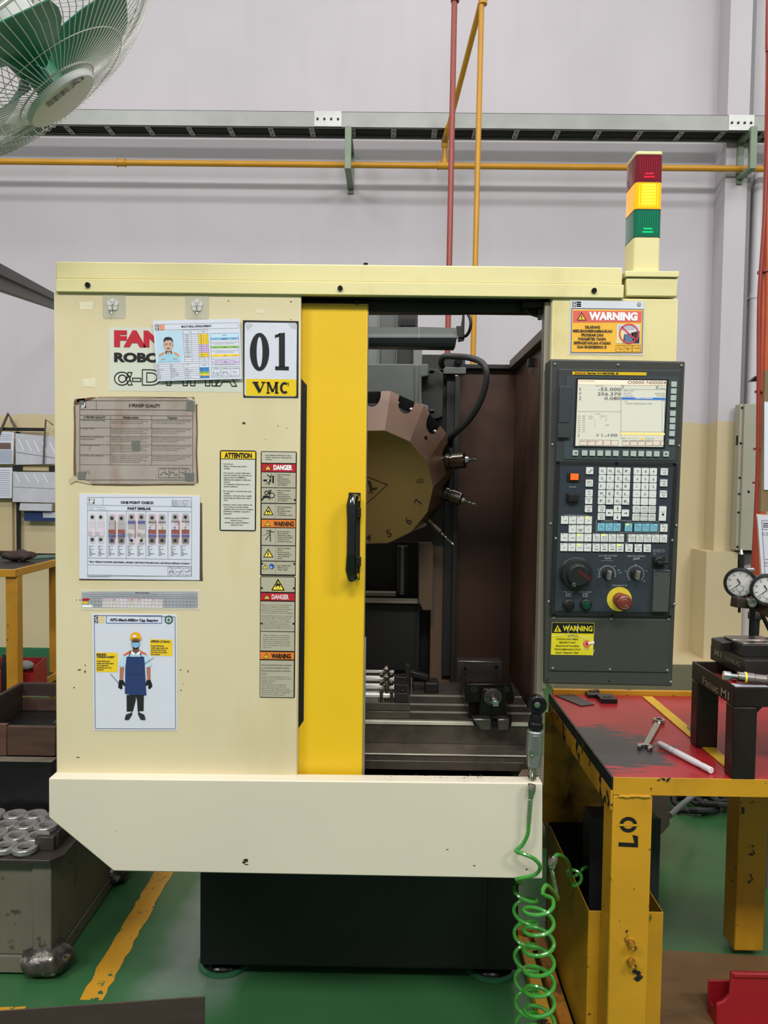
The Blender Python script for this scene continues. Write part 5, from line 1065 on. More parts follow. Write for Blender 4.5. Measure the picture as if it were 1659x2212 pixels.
# arms, gloves, sleeves
for sgn, xs in ((-1, ((472, 1190), (500, 1185), (492, 1275), (470, 1278))), (1, ((642, 1185), (668, 1188), (668, 1275), (648, 1275)))): d.quad(list(xs), ARM, 2, 'figure_arm')
d.quad([(468, 1270), (494, 1270), (508, 1300), (500, 1310), (490, 1295), (488, 1326), (478, 1328), (462, 1318), (464, 1290)], GLV, 3, 'figure_glove'); d.quad([(645, 1270), (668, 1268), (678, 1295), (680, 1312), (662, 1328), (654, 1324), (654, 1298), (640, 1308), (634, 1298)], GLV, 3, 'figure_glove')
d.quad([(500, 1105), (545, 1078), (605, 1078), (640, 1100), (680, 1176), (640, 1192), (632, 1150), (600, 1240), (540, 1240), (515, 1150), (502, 1190), (464, 1178)], SH, 3, 'figure_shirt'); d.quad([(494, 1108), (540, 1078), (545, 1096), (498, 1116)], OR2, 4, 'figure_shirt'); d.quad([(600, 1078), (640, 1098), (648, 1112), (606, 1098)], OR2, 4, 'figure_shirt')
d.quad([(516, 1120), (628, 1120), (632, 1180), (642, 1368), (608, 1362), (560, 1366), (505, 1355), (508, 1200)], NVY, 5, 'figure_apron'); d.line(520, 1232, 626, 1232, 2, NV2, 6, 'figure_apron'); d.line(545, 1080, 530, 1122, 5, NV2, 5, 'figure_apron'); d.line(598, 1080, 612, 1122, 5, NV2, 5, 'figure_apron')
d.quad([(556, 1062), (594, 1062), (598, 1084), (574, 1100), (552, 1084)], ink((110, 74, 60)), 5, 'figure_neck'); d.quad([(550, 1082), (574, 1102), (560, 1112), (544, 1092)], WHT, 6, 'figure_collar'); d.quad([(600, 1082), (576, 1102), (590, 1112), (606, 1092)], WHT, 6, 'figure_collar')
d.disc(574, 1036, 27, ink((120, 84, 68)), 5, 'figure_face', ry=36); d.quad([(550, 1030), (600, 1030), (598, 1052), (574, 1066), (552, 1052)], MSK, 6, 'figure_mask'); d.line(556, 1021, 594, 1021, 5, GLV, 6, 'figure_eyes')
d.quad([(540, 1008), (542, 982), (556, 966), (575, 961), (594, 966), (607, 982), (610, 1008), (592, 1002), (560, 1002)], HEL, 7, 'figure_helmet'); d.quad([(538, 1006), (612, 1006), (606, 1014), (575, 1008), (546, 1014)], ink((190, 130, 20)), 8, 'figure_helmet'); d.rect(557, 982, 580, 994, WHT, 9, 'helmet_badge')
d.quad([(665, 1008), (808, 1012), (808, 1116), (666, 1114)], YB, 1, 'caption_box'); d.quad([(318, 1093), (458, 1095), (458, 1220), (320, 1218)], YB, 1, 'caption_box')
d.text('APRON ( Celmek )', 670, 1028, 13, TXT, w=124, bold=.05); d.lines(['Fungsi: Melindungi', 'tubuh bagian depan dari', 'percikan bahan kimia,', 'suhu panas & percikan', 'sisa material'], 671, 1054, 13.6, 8, TXT, bold=.03)
d.text('SARUNG', 323, 1112, 13, TXT, w=62, bold=.05); d.text('TANGAN KARET', 324, 1127, 12, TXT, w=114, bold=.05); d.lines(['Fungsi: Melindungi', 'tangan dari benda tajam', 'dan menghindari', 'terjatuhnya part licin', 'Chemical'], 324, 1152, 13.6, 8, TXT, bold=.03)
d.line(688, 1126, 614, 1176, 3, GRN, 8, 'pointer'); d.line(414, 1228, 470, 1294, 3, GRN, 8, 'pointer')
d.finish()

# --- factory labels: parts of the machine
def labelplate(x0, y0, x1, y1, m, crop, rad=10, name='instruction_label'):
    d = Doc(mroot, (0, YF, 0)); d.crop(*crop)
    o = d.slab(x0, y0, x1, y1, BLK, .0006, name, rad=rad); d.base = .0006; d.root = o; return o, d
JX = (470, 965, 11.956)
o, d = labelplate(60, 88, 1003, 2170, BLK, JX, 50)
d.rect(92, 120, 974, 305, SYEL, 1, 'header_band'); d.rect(90, 326, 970, 2140, ink((200, 200, 188)), 1, 'label_face'); d.text('ATTENTION', 180, 278, 120, BLK, w=710, bold=.05)
ys = (458, 516, 574, 0, 690, 748, 806, 864, 922, 980, 1038, 0, 1158, 1214, 1276, 1334, 1392, 0, 1508, 1566, 1624, 1682, 1740, 0, 1852, 1912, 1970, 2030)
tx = ('Use dry air.', 'Damp or oil may cause machine', 'trouble.', '', 'To prevent a coolant infiltration', 'into the spindle unit, keep the air', 'purge pressure at 0.08MPa by', 'adjusting the regulator behind the', 'machine.', 'An inadequate setting may cause a', 'spindle breakdown.', '', 'Do not open or close the front door', 'roughly.', 'Opening or closing the door roughly', 'may damage the machine and control', 'unit.', '', 'Prepare a mist or dust collector for', 'each machine to prevent machine', 'troubles when top cover is installed.', 'Following ventilation capacity is', 'Necessary.', '', '- Spindle max. speed 10,000min-1', '        7m3/min or more', '- Spindle max. speed 24,000min-1', '        12m3/min or more')
for y, t in zip(ys, tx):
    if t: d.text(t.strip(), 162 if not t.startswith('   ') else 335, y, 30, BLK, w=20.6 * len(t.strip()), bold=.02)
for y in (445, 685, 1148, 1498): d.rect(132, y - 6, 146, y + 4, BLK, 2, 'bullet')
d.finish(o)
KX = (560, 970, 7.9)
o, d = labelplate(28, 36, 640, 2160, BLK, KX, 24); FACE = ink((172, 166, 146)); TK = ink((44, 40, 38))
d.rect(44, 50, 624, 232, ink((186, 182, 164)), 1, 'label_face'); d.rect(44, 252, 622, 382, DRED, 1, 'danger_band'); d.rect(42, 1204, 618, 1330, SORG, 1, 'warning_band')
for a, b in ((398, 650), (664, 916), (934, 1184), (1346, 1636), (1652, 1902), (1918, 2134)): d.rect(42, a, 622 - (a > 1300) * 6, b, FACE, 1, 'label_face'); d.line(280, a, 274, b, 2.5, TK, 2)
d.lines(['Read "OPERATOR\'S MANUAL" before', 'install, operate or maintain the', 'machine.'], 105, 115, 35, 17, TK, w=14.2, bold=.02)
YT = ink((240, 216, 70))
d.bang(150, 262, 116, 98, YT, BLK); d.text('DANGER', 244, 352, 78, WHT, w=322, bold=.05); d.bang(145, 1222, 104, 86, YT, BLK); d.text('WARNING', 246, 1310, 76, BLK, w=345, bold=.04)
for y0, rows_ in ((445, ('Risk of serious', 'injury.', 'Keep body and', 'limbs away from', 'moving parts of', 'the machine.')), (713, ('Risk of serious', 'injury.', 'Keep body and', 'limbs away from', 'rotating parts of', 'the machine.')), (995, ('Risk of explosion', 'and fire.', 'Be careful when', 'machining', 'combustible metal.')), (1412, ('Risk of injury.', 'Be careful of', 'spattering chips,', 'coolant and broken', 'cutters not to', 'hit body and eye.')), (1698, ('Risk of electric', 'shock.', 'Do not touch or', 'splash liquids to', 'the electrical', 'parts.')), (1996, ('Read "OPERATOR\'S', 'MANUAL" about', 'other risks.'))):
    d.lines(rows_, 312, y0, 34.5, 17, TK, w=14.4, bold=.02)
# pictograms: crush, gears, fire, spatter, shock, manual
PK = 'pictogram'
d.rect(72, 518, 200, 552, BLK, 2, PK); d.rect(138, 526, 168, 544, WHT, 3, PK); d.rect(222, 452, 252, 580, BLK, 2, PK); d.path([(135, 435), (188, 478), (200, 540), (160, 615)], 13, BLK, 3, PK); d.path([(188, 478), (214, 420)], 9, BLK, 3, PK); d.path([(190, 560), (110, 596)], 9, BLK, 3, PK); d.disc(200, 468, 14, BLK, 3, PK)
for gx, gy, gr in ((124, 745, 26), (218, 790, 40)):
    d.ring(gx, gy, gr, 10, BLK, 3, PK)
    for k in range(9): a = k * 2 * math.pi / 9; d.line(gx + gr * math.cos(a), gy + gr * math.sin(a), gx + (gr + 13) * math.cos(a), gy + (gr + 13) * math.sin(a), 10, BLK, 3, PK)
d.quad([(56, 852), (66, 805), (90, 790), (160, 792), (195, 852), (190, 862), (140, 826), (90, 836), (70, 850)], BLK, 4, PK)
for k in range(4): d.line(165 + k * 6, 770, 165 + k * 16, 694, 8, BLK, 4, PK)
d.tri(159, 968, 174, 160, YT, BLK); d.quad([(140, 1088), (134, 1060), (152, 1030), (160, 1052), (172, 1040), (186, 1078), (178, 1100), (150, 1102)], BLK, 5, PK); d.disc(160, 1086, 13, YT, 6, PK)
d.disc(188, 1388, 13, BLK, 3, PK); d.path([(125, 1385), (188, 1412), (262, 1414)], 11, BLK, 3, PK); d.path([(188, 1412), (192, 1580)], 13, BLK, 3, PK); d.path([(188, 1450), (108, 1552)], 11, BLK, 3, PK); d.line(60, 1478, 170, 1440, 4, BLK, 3, PK); d.line(118, 1420, 175, 1442, 5, BLK, 3, PK)
d.tri(156, 1696, 176, 152, YT, BLK); d.path([(164, 1742), (142, 1790), (162, 1786), (146, 1830)], 10, BLK, 5, PK)
d.bang(105, 1958, 100, 88, YT, BLK); d.disc(212, 2004, 47, ink((30, 76, 150)), 2, PK); d.disc(206, 2012, 26, ink((150, 180, 210)), 3, PK); d.disc(222, 1994, 18, ink((30, 76, 150)), 4, PK)
d.finish(o)
def rivets(d, o, pts, b):
    for x, y in pts:
        p = d.pt(x, y) - Vector((0, b, 0)); MB().lathe(p, (0, -1, 0), [(.0026, 0), (.0024, .0012), (.0012, .002), (0, .0021)], 12).build('rivet', BOLT, o)
rivets(d, o, ((54, 858), (606, 866), (50, 1952), (598, 1958)), .0006)
LX = (560, 1240, 7.9)
o, d = labelplate(18, 36, 622, 2122, BLK, LX, 24)
d.rect(32, 50, 606, 300, FACE, 1, 'label_face'); d.rect(30, 322, 606, 446, DRED, 1, 'danger_band'); d.rect(26, 466, 602, 972, FACE, 1, 'label_face'); d.rect(24, 982, 600, 1306, FACE, 1, 'label_face'); d.rect(20, 1328, 594, 1450, SORG, 1, 'warning_band'); d.rect(18, 1470, 590, 2100, FACE, 1, 'label_face')
d.tri(322, 62, 262, 232, ink((236, 218, 110)), ink((236, 218, 110)), 2); d.tri(322, 72, 240, 210, YT, BLK, 3); d.quad([(290, 222), (280, 190), (304, 160), (318, 126), (332, 168), (352, 160), (360, 200), (348, 235), (300, 240)], BLK, 6, PK); d.disc(322, 222, 24, YT, 7, PK)
d.bang(132, 338, 118, 92, YT, BLK); d.text('DANGER', 214, 424, 76, ink((220, 190, 190)), w=292, bold=.05); d.bang(122, 1348, 106, 84, YT, BLK); d.text('WARNING', 206, 1432, 76, BLK, w=334, bold=.05)
d.lines(['Make sure that a fire extinguishing', 'facility is available during the', 'machining of a combustible workpiece.', 'The fire extinguishing facility', 'must be appropriate to the workpiece.'], 44, 530, 34, 15, TK, w=14.6)
d.lines(['Extinguishments used for combustible', 'metal fires differ from those used', 'for other fires. If a fire extin-', 'guisher inappropriate to a combus-', 'tible metal fire is used during', 'a fire of a combustible metal such', 'as magnesium, an explosion may occur.'], 44, 716, 34, 15, TK, w=14.6)
d.lines(['When installing a mist collector', 'for the machining of combustible', 'metals, make sure that the mist', 'collector is dedicated to combus-', 'tible metal machining to prevent', 'a fire and explosion from occurr-', 'ing in it.'], 64, 1050, 34, 15, TK, w=14.4)
uw = ['When machining flammable workpieces', 'or using water-insoluble cutting', 'fluid, exercise caution to prevent', 'a fire.']
for i, t in enumerate(uw): d.text(t, 34, 1550 + i * 49, 16, TK, w=14.8 * len(t)); d.line(32, 1560 + i * 49, 34 + 14.8 * len(t), 1564 + i * 49, 3, TK)
d.lines(['Prepare a fire extinguisher, and', 'always monitor the operation status', 'during machining.', 'Remove chips.', 'Use appropriate cutting tools', 'under appropriate conditions.', 'Make sure that safety is assured', 'before starting automatic operation.', 'Be careful to supply a sufficient', 'amount of coolant properly.'], 40, 1754, 34, 15, TK, w=14.6)
d.finish(o); rivets(d, o, ((46, 236), (592, 240), (40, 842), (584, 846)), .0006)

# --- orange warning sheet on the head cabinet
rt, d = sheet('warning_sheet', 'laminated orange warning sheet above the control panel', 'sheet', [(1230.5, 647.5), (1393.5, 650.5), (1390, 768), (1229, 766)], YF, LAM, .0008, (1100, 200, 2.968))
d.quad([(397, 1334), (860, 1342), (852, 1680), (388, 1672)], ink((206, 208, 218)), 1, 'paper_face'); logo(d, 405, 1340, 24, 36, (ink((232, 170, 120)), 432, 460)); cogcross(d, 832, 1360, 14, ink((60, 140, 90)), ink((206, 208, 218)))
OY = mat('orange_yellow_print', (232, 178, 62), .35, var=.04, vscale=30); d.path([(400, 1384), (856, 1390), (850, 1670), (394, 1668), (400, 1384)], 4, TXT, 2)
d.quad([(405, 1390), (852, 1394), (846, 1668), (398, 1664)], OY, 2, 'sheet_body'); d.quad([(408, 1400), (848, 1402), (846, 1474), (408, 1474)], ink((214, 96, 84)), 3, 'red_band')
d.bang(463, 1408, 64, 54, ink((240, 180, 60)), BLK, 4); d.text('WARNING', 508, 1456, 46, WHT, w=312, bold=.06, L=5)
for i, (t, x, w) in enumerate((('DILARANG', 533, 96), ('MERUBAH/MENAMBAHKAN', 532, 252), ('PROGRAM DAN', 531, 142), ('PARAMETER TANPA', 531, 180), ('SEPENGETAHUAN ATASAN', 530, 236), ('DAN ENGINEERING !!!', 528, 188))): d.text(t, x, 1513 + i * 25.5, 17, ink((70, 50, 30)), w=w, al='c', bold=.05, L=4)
d.quad([(690, 1486), (838, 1488), (836, 1612), (684, 1610)], ink((206, 202, 206)), 3, 'photo_print')
for pts, m in (([(690, 1530), (740, 1525), (735, 1608), (686, 1608)], ink((222, 206, 150))), ([(735, 1550), (790, 1545), (796, 1606), (728, 1606)], ink((90, 110, 140))), ([(780, 1540), (834, 1530), (832, 1608), (795, 1608)], ink((40, 40, 48))), ([(700, 1495), (800, 1492), (800, 1520), (700, 1524)], ink((172, 176, 190)))): d.quad(pts, m, 4, 'photo_print')
RD = ink((204, 60, 76)); d.ring(766, 1547, 60, 9, RD, 6, 'prohibition_ring', n=28); d.line(722, 1506, 810, 1588, 9, RD, 6, 'prohibition_ring')
for x0 in (682, 734, 788): d.frame(x0, 1622, x0 + 52, 1662, 1.6, TXT, 4); d.scribble(x0 + 8, 1642, 36, 20, int(x0), TXT, 2)
d.finish()
# ================================================================== THE HALL BEHIND
GALV = mat('galvanised_steel', (142, 144, 140), .42, .35, var=.10, vscale=6, spots=[((96, 96, 92), 8, .66, .1, (1, 1, 1), .5)])
GALV2 = mat('bright_galvanised', (180, 181, 178), .35, .4, var=.08, vscale=10)
YP = mat('yellow_pipe_paint', (196, 140, 32), .38, var=.10, vscale=4); RP = mat('red_pipe_paint', (150, 70, 60), .4, var=.08, vscale=4)
YTR = 5.9; zt_t, zt_b = P(829, 242, YTR).z, P(829, 276, YTR).z
tr = thing('cable_tray', 'galvanised ladder cable tray running along the back wall', 'cable tray', (0, 6.0, zt_b))
MB().prism([(-5.5, YTR, zt_b), (5.5, YTR, zt_b), (5.5, YTR, zt_t), (-5.5, YTR, zt_t)], (0, .004, 0)).box(-5.5, 5.5, YTR, YTR + .02, zt_b, zt_b + .003).box(-5.5, 5.5, YTR, YTR + .015, zt_t - .003, zt_t).build('side_rail', GALV, tr)
MB().box(-5.5, 5.5, YTR + .196, YTR + .20, zt_b, zt_t).box(-5.5, 5.5, YTR + .18, YTR + .2, zt_b, zt_b + .003).build('side_rail', GALV, tr)
xr0 = P(138, 266, YTR).x
for k in range(-8, 24):
    x = xr0 + k * .311
    if -5.4 < x < 5.4:
        MB().box(x - .02, x + .02, YTR + .004, YTR + .196, zt_b + .004, zt_b + .012).build('rung', GALV, tr)
        if -2.9 < x < 2.9:
            for yy in (.06, .13): MB().box(x - .006, x + .006, YTR + yy, YTR + yy + .022, zt_b + .0035, zt_b + .0042).build('rung_slot', VDK, tr)
for a, b in ((679, 738), (1574, 1629)):
    x0, x1 = P(a, 257, YTR).x, P(b, 257, YTR).x; o = MB().box(x0, x1, YTR - .005, YTR - .0005, zt_b + .004, zt_t + .002).build('splice_plate', GALV2, tr)
    for k in range(4):
        x = x0 + (x1 - x0) * (.12 + .25 * k); MB().cyl((x, YTR - .005, (zt_b + zt_t) / 2), (x, YTR - .011, (zt_b + zt_t) / 2), .009, n=8).build('plate_bolt', BOLT, o)
cb = thing('cable_bundle', 'black power cables lying in the ladder tray', 'cables', (0, 6.0, zt_b + .013))
for k in range(7): MB().tube([(-5.4 + j * 1.2, YTR + .020 + k * .026 + rr.uniform(-.003, .003), zt_b + .027 + rr.uniform(0, .002)) for j in range(10)], .0135, 8).build('cable', RUB, cb)
GBR = mat('pale_green_bracket', (122, 138, 116), .45, var=.08, vscale=10)
for i, (px, Yb) in enumerate(((752, YW), (1626, 6.1))):
    x = P(px, 320, 5.88).x; z1, z0 = P(px, 274, 5.88).z, P(px, 366, 5.88).z
    b = thing('tray_bracket', ('pale green tray bracket near the red pipe, middle of the wall', 'pale green tray bracket on the pilaster right of the signal tower')[i], 'bracket', (x, Yb - .1, z0), 'tray brackets')
    w = .024
    MB().box(x - w, x + w, 5.86, 5.885, z0, z1 - .002).build('front_post', GBR, b, .002)
    MB().box(x - w, x + w, Yb - .02, Yb, z0 - .03, z1 - .02).build('wall_plate', GBR, b, .002)
    MB().box(x - w, x + w, 5.886, Yb - .02, z1 - .032, z1 - .004).build('top_arm', GBR, b, .002)
    MB().box(x - w, x + w, 5.886, Yb - .02, z0, z0 + .028).build('lower_arm', GBR, b, .002)
zp = P(829, 357, 6.02).z
gp = thing('gas_pipe', 'yellow gas pipe running level along the back wall', 'pipe', (0, 6.02, zp - .02))
MB().cyl((-5.5, 6.02, zp), (5.5, 6.02, zp), .0225, n=16).build('pipe', YP, gp)
for px in (262,): x = P(px, 353, 6.02).x; MB().cyl((x - .03, 6.02, zp), (x + .03, 6.02, zp), .027, n=16).cyl((x - .034, 6.02, zp), (x - .026, 6.02, zp), .031, n=16).cyl((x + .026, 6.02, zp), (x + .034, 6.02, zp), .031, n=16).build('coupling', YP, gp)
x = P(960, 357, 6.02).x
MB().cyl((x - .05, 6.02, zp), (x + .05, 6.02, zp), .027, n=16).cyl((x - .054, 6.02, zp), (x - .044, 6.02, zp), .031, n=16).cyl((x, 6.02, zp), (x, 6.02, zp + .05), .026, n=16).build('tee_fitting', YP, gp)
zc = P(962, 318, 6.02).z
MB().cyl((x, 6.02, zp + .04), (x, 6.02, zc + .03), .0195, n=14).build('riser', YP, gp)
a = Vector((x, 6.02, zc)); t_ = P(967, 284, 5.82); b = P(1040, 6, 5.05)
MB().tube([a + Vector((0, 0, .0)), a + Vector((0, -.01, .05)), a + Vector((.01, -.12, .06)), t_, t_.lerp(b, .05)], .026, 14).build('elbow', YP, gp)
MB().cyl(t_, P(1044, -12, 4.98), .0195, n=14).build('sloping_pipe', YP, gp)
yv = thing('drop_pipe', 'yellow drop pipe coming down behind the machine', 'pipe', P(1018, 640, 5.0), 'drop pipes behind the machine')
pt_, pb_ = P(1043, 0, 5.0), P(1020, 578, 5.0); MB().cyl((pb_.x, 5.0, .0), (pt_.x, 5.0, 5.8), .0175, n=14).build('pipe', YP, yv)
MB().cyl((pt_.x, 5.0, P(1043, 10, 5.0).z), (pt_.x, 5.0, P(1043, -14, 5.0).z), .028, n=14).build('union', YP, yv)
rv = thing('drop_pipe', 'red drop pipe coming down behind the machine', 'pipe', P(967, 640, 5.0), 'drop pipes behind the machine')
pt_, pb_ = P(983, 0, 5.0), P(967, 578, 5.0); MB().cyl((pb_.x, 5.0, .0), (pt_.x, 5.0, 5.8), .0185, n=14).build('pipe', RP, rv)
MB().cyl((pt_.x, 5.0, P(983, 4, 5.0).z), (pt_.x, 5.0, P(983, -20, 5.0).z), .027, n=14).build('union', mat('dark_red_union', (92, 40, 40), .4), rv)
# right of the pilaster
x = P(1610, 600, 6.15).x
t = thing('grey_strip', 'grey square strip running up beside the pilaster', 'conduit', (x, 6.2, 0)); MB().box(x - .026, x + .026, 6.16, 6.22, 2.2, 7.9).build('conduit', mat('dull_grey', (122, 122, 124), .45, .2), t, .004)  # plain grey upright strip, darker than the wall around it
x = P(1632, 650, 6.2).x; zt_ = P(1632, 362, 6.2).z
t = thing('waste_pipe', 'white plastic drain pipe on the wall right of the pilaster', 'pipe', (x, 6.2, 0))
PVC = mat('white_plastic_pipe', (190, 186, 190), .4)
MB().tube([(x + .9, 6.2, zt_), (x + .12, 6.2, zt_), (x + .04, 6.2, zt_ - .02), (x, 6.2, zt_ - .07), (x, 6.2, zt_ - .15), (x, 6.2, 0.24)], .048, 16).build('pipe', PVC, t)
MB().cyl((x, 6.2, P(1630, 646, 6.2).z), (x, 6.2, P(1630, 636, 6.2).z), .054, n=16).box(x - .08, x, 6.22, 6.28, P(1630, 646, 6.2).z, P(1630, 640, 6.2).z).build('pipe_clip', PVC, t)
# electric cabinet
xe0, xe1 = P(1598, 1030, 5.94).x, P(1760, 1030, 5.94).x; z1, z0 = P(1620, 872, 5.94).z, P(1620, 1190, 5.94).z
t = thing('electrical_cabinet', 'pale grey electrical cabinet behind the orange conduits', 'cabinet', ((xe0 + xe1) / 2, 5.5, z0))
CAB = mat('cabinet_grey', (160, 156, 140), .45, var=.04, vscale=5)
MB().box(xe0, xe1, 5.97, 6.06, z0, z1).build('body', CAB, t, .004); MB().box(xe0 + .022, xe1, 5.94, 5.968, z0 + .004, z1 - .002).build('door', CAB, t, .003)
MB().box(xe0 + .03, xe1, 5.98, 6.05, z0 - .03, z0).build('gland_plate', VDK, t)
for y in (880, 957, 1032, 1067, 1107, 1182): p = P(1601, y, 5.94); MB().ball((xe0 + .012, 5.968, p.z), .009, 8).build('door_screw', BOLT, t)
p = P(1617, 1062, 5.94); MB().ball((p.x, 5.94, p.z), .010, 8).build('door_screw', BOLT, t)
MB().box(xe0 - .004, xe0 + .006, 5.99, 6.02, P(1595, 960, 5.94).z, P(1595, 940, 5.94).z).build('hinge', BOLT, t)
for s_ in (-1, 1): MB().box(xe0 + .2 + s_ * .15, xe0 + .26 + s_ * .15, 6.0601, 6.1 if s_ < 0 else 6.3, z1 - .2, z1 - .15).build('wall_mount', CAB, t)
# orange conduits
ORC = mat('orange_conduit', (176, 78, 44), .45, var=.12, vscale=10); RDC = mat('red_brown_conduit', (140, 50, 38), .45, var=.12, vscale=10)
t = thing('conduit_bundle', 'orange and red conduits strapped together at the right edge', 'conduits', P(1632, 1330, 4.6))
for k, (dx, m, r) in enumerate(((0, ORC, .020), (9, ORC, .020), (-7, RDC, .011))):
    q = [P(x + dx * (1.0 if y > 500 else .4) + (3 * math.sin(y / 130) if k == 2 else 0), y, 4.6 - k * .02) for x, y in ((1690, -1300), (1663, -30), (1662, 120), (1659, 300), (1655, 480), (1650, 640), (1646, 800), (1643, 900), (1640, 1020), (1636, 1140), (1633, 1240), (1631, 1330))]
    hose('conduit', q, r, m, t, n=10)
for y in (590, 848, 972, 1045): p = P({590: 1654, 848: 1648, 972: 1645, 1045: 1643}[y], y, 4.6); MB().cyl(p, p + Vector((0, 0, .012)), .046, n=16).build('strap', RDC, t)
p = P(1631, 1325, 4.6); MB().lathe(p, (0, 0, -1), [(.03, -.02), (.04, 0), (.04, .03), (.028, .04), (.024, .24), (.022, .5)], 14).build('conduit_boot', RUB, t)
x0 = P(1637, 820, 4.7); MB().prism([P(1620, 824, 4.62), P(1648, 822, 4.62), P(1646, 812, 4.62), P(1636, 811, 4.62)], (0, .04, 0)).build('conduit_bracket', BOLT, t)
MB().bar(p + Vector((.0, 0, -.48)), p + Vector((.0, 0, -1.62)), .03, .03).build('stand_post', RUB, t) if 0 else MB().cyl(p + Vector((0, 0, -.45)), (p.x, p.y, 0), .02, n=12).build('floor_stub', RUB, t)

# dark trunking arm left of the machine
a, b = P(-70, 570, 2.1), P(118, 652, 4.4); d_ = (b - a).normalized(); e = a + d_ * ((YW - .02 - a.y) / d_.y)
t = thing('trunking_arm', 'dark cable trunking arm with a cable tie, left of the machine top', 'trunking', a)
up = Vector((0, 0, 1)); MB().bar(a, e, .03, .085, up).build('channel', mat('dark_trunking', (58, 56, 54), .5, var=.1), t, .002)
MB().bar(a + Vector((.03, -.01, .01)), e + Vector((.03, -.01, .01)), .02, .03, up).build('inner_cable', RUB, t)
m_ = a.lerp(e, (P(42, 620, 2.5).y - a.y) / (e.y - a.y) * 1.0)
MB().tube([m_ + Vector((-.03, -.022, .05)), m_ + Vector((.02, -.026, .045)), m_ + Vector((.024, -.024, -.045)), m_ + Vector((-.01, -.024, -.06))], .003, 6).build('cable_tie', mat('white_tie', (200, 200, 196), .4), t)

# ================================================================== FAN (upper left)
Yfan = 1.8; C0 = P(132, 213, Yfan); v = (C0 - O0).normalized(); rg = Vector(RM.col[0]); rg = (rg - v * rg.dot(v)).normalized(); upv = rg.cross(v)
th_ = math.radians(73); an = (rg * .555 - upv * .83) * math.sin(th_) - v * math.cos(th_); an.normalize()
mpx = Yfan / FPX
Rr = 292 * mpx; Rc = 84 * mpx
e1 = an.orthogonal().normalized(); e2 = an.cross(e1)
fan = thing('industrial_fan', 'white caged industrial fan with green blades at the upper left', 'fan', C0)
WIRE = mat('fan_wire', (196, 196, 190), .35, .3); FGR = mat('fan_green', (24, 112, 84), .35); FWH = mat('fan_white', (196, 198, 194), .4)
def fp_(a, r, h): return C0 + (e1 * math.cos(a) + e2 * math.sin(a)) * r - an * h
dp = 64 * mpx
wf = MB()
for k in range(96):
    a = k * 2 * math.pi / 96; wf.tube([fp_(a, Rc * .92, .006), fp_(a, Rc * 1.15, .012), fp_(a + .01, Rr * .55, dp * .28), fp_(a + .02, Rr * .84, dp * .55), fp_(a + .03, Rr * .97, dp * .85), fp_(a + .03, Rr, dp * 1.15)], .0011, 5)
wf.build('front_guard', WIRE, fan)
wb = MB()
for k in range(72):
    a = k * 2 * math.pi / 72; wb.tube([fp_(a, Rr, dp * 1.15), fp_(a, Rr * .97, dp * 1.7), fp_(a, Rr * .8, dp * 2.3), fp_(a, Rr * .3, dp * 2.8)], .0011, 5)
wb.build('rear_guard', WIRE, fan)
for r_, h_, w_ in ((Rr, dp * 1.15, .0035), (Rr * .62, dp * .34, .0009), (Rc * 1.13, .012, .002), (Rr * .99, dp * 1.3, .0016), (Rr * .82, dp * 2.25, .0016), (Rr * .3, dp * 2.8, .003)):
    MB().tube([fp_(k * 2 * math.pi / 72, r_, h_) for k in range(72)], w_, 6, closed=True).build('guard_ring', WIRE, fan)
cap = MB().lathe(C0 + an * .012, -an, [(0, 0), (Rc * .8, .0015), (Rc * .96, .004), (Rc, .010), (Rc, .018), (Rc * .94, .02)], 40).build('centre_cap', FWH, fan)
FD = Doc(fan, C0 + an * .0135, n=an, ex=(rg * .83 + upv * .55) - an * ((rg * .83 + upv * .55).dot(an)), flip=False)
FD.ex0 = FD.ex; FD.text('SEKAI', 104, 232, 9, ink((60, 62, 64)), w=52, bold=.04); FD.finish(cap)
MB().lathe(C0, -an, [(.0, .012), (.032, .012), (.036, .03), (.036, .07), (.044, .075), (.05, dp * 1.8), (0, dp * 1.85)], 24).build('hub', FGR, fan)
MB().lathe(C0, -an, [(.03, dp * 1.9), (.075, dp * 1.95), (.085, dp * 2.3), (.08, dp * 3.6), (.05, dp * 3.9), (0, dp * 3.9)], 24).build('motor', FWH, fan)
FANROT = 1.1
for k in range(3):
    a0 = k * 2 * math.pi / 3 + FANROT; pts = []
    for j in range(7):
        f_ = j / 6; r = .04 + (Rr * .88 - .04) * f_; wdt = .30 + .42 * math.sin(math.pi * min(1, f_ * .75 + .12)) * (1 - .25 * f_)
        pts.append([fp_(a0 - wdt * .9, r, dp * (.75 + .15 * f_)), fp_(a0, r, dp * 1.1), fp_(a0 + wdt * .9, r, dp * (1.55 - .1 * f_))])
    vs = [q for row_ in pts for q in row_] + [q - an * .0025 for row_ in pts for q in row_]; fs = []
    for j in range(6):
        for c in range(2): i_ = j * 3 + c; fs += [(i_, i_ + 1, i_ + 4, i_ + 3), (i_ + 21, i_ + 24, i_ + 25, i_ + 22)]
    rim = [0, 3, 6, 9, 12, 15, 18, 19, 20, 17, 14, 11, 8, 5, 2, 1]
    fs += [(rim[i], rim[(i + 1) % 16], rim[(i + 1) % 16] + 21, rim[i] + 21) for i in range(16)]
    MB().add(vs, fs).build('blade', FGR, fan)
mb_ = C0 - an * dp * 3.7
MB().tube([mb_, mb_ + Vector((-.5, .05, .12)), Vector((-2.6, 2.1, mb_.z + .12)), Vector((-2.7, 2.1, mb_.z - .1)), Vector((-2.7, 2.1, .03))], .022, 12).build('stand_pole', FWH, fan); MB().cyl((-2.7, 2.1, 0), (-2.7, 2.1, .03), .22, n=24).build('stand_base', FWH, fan)

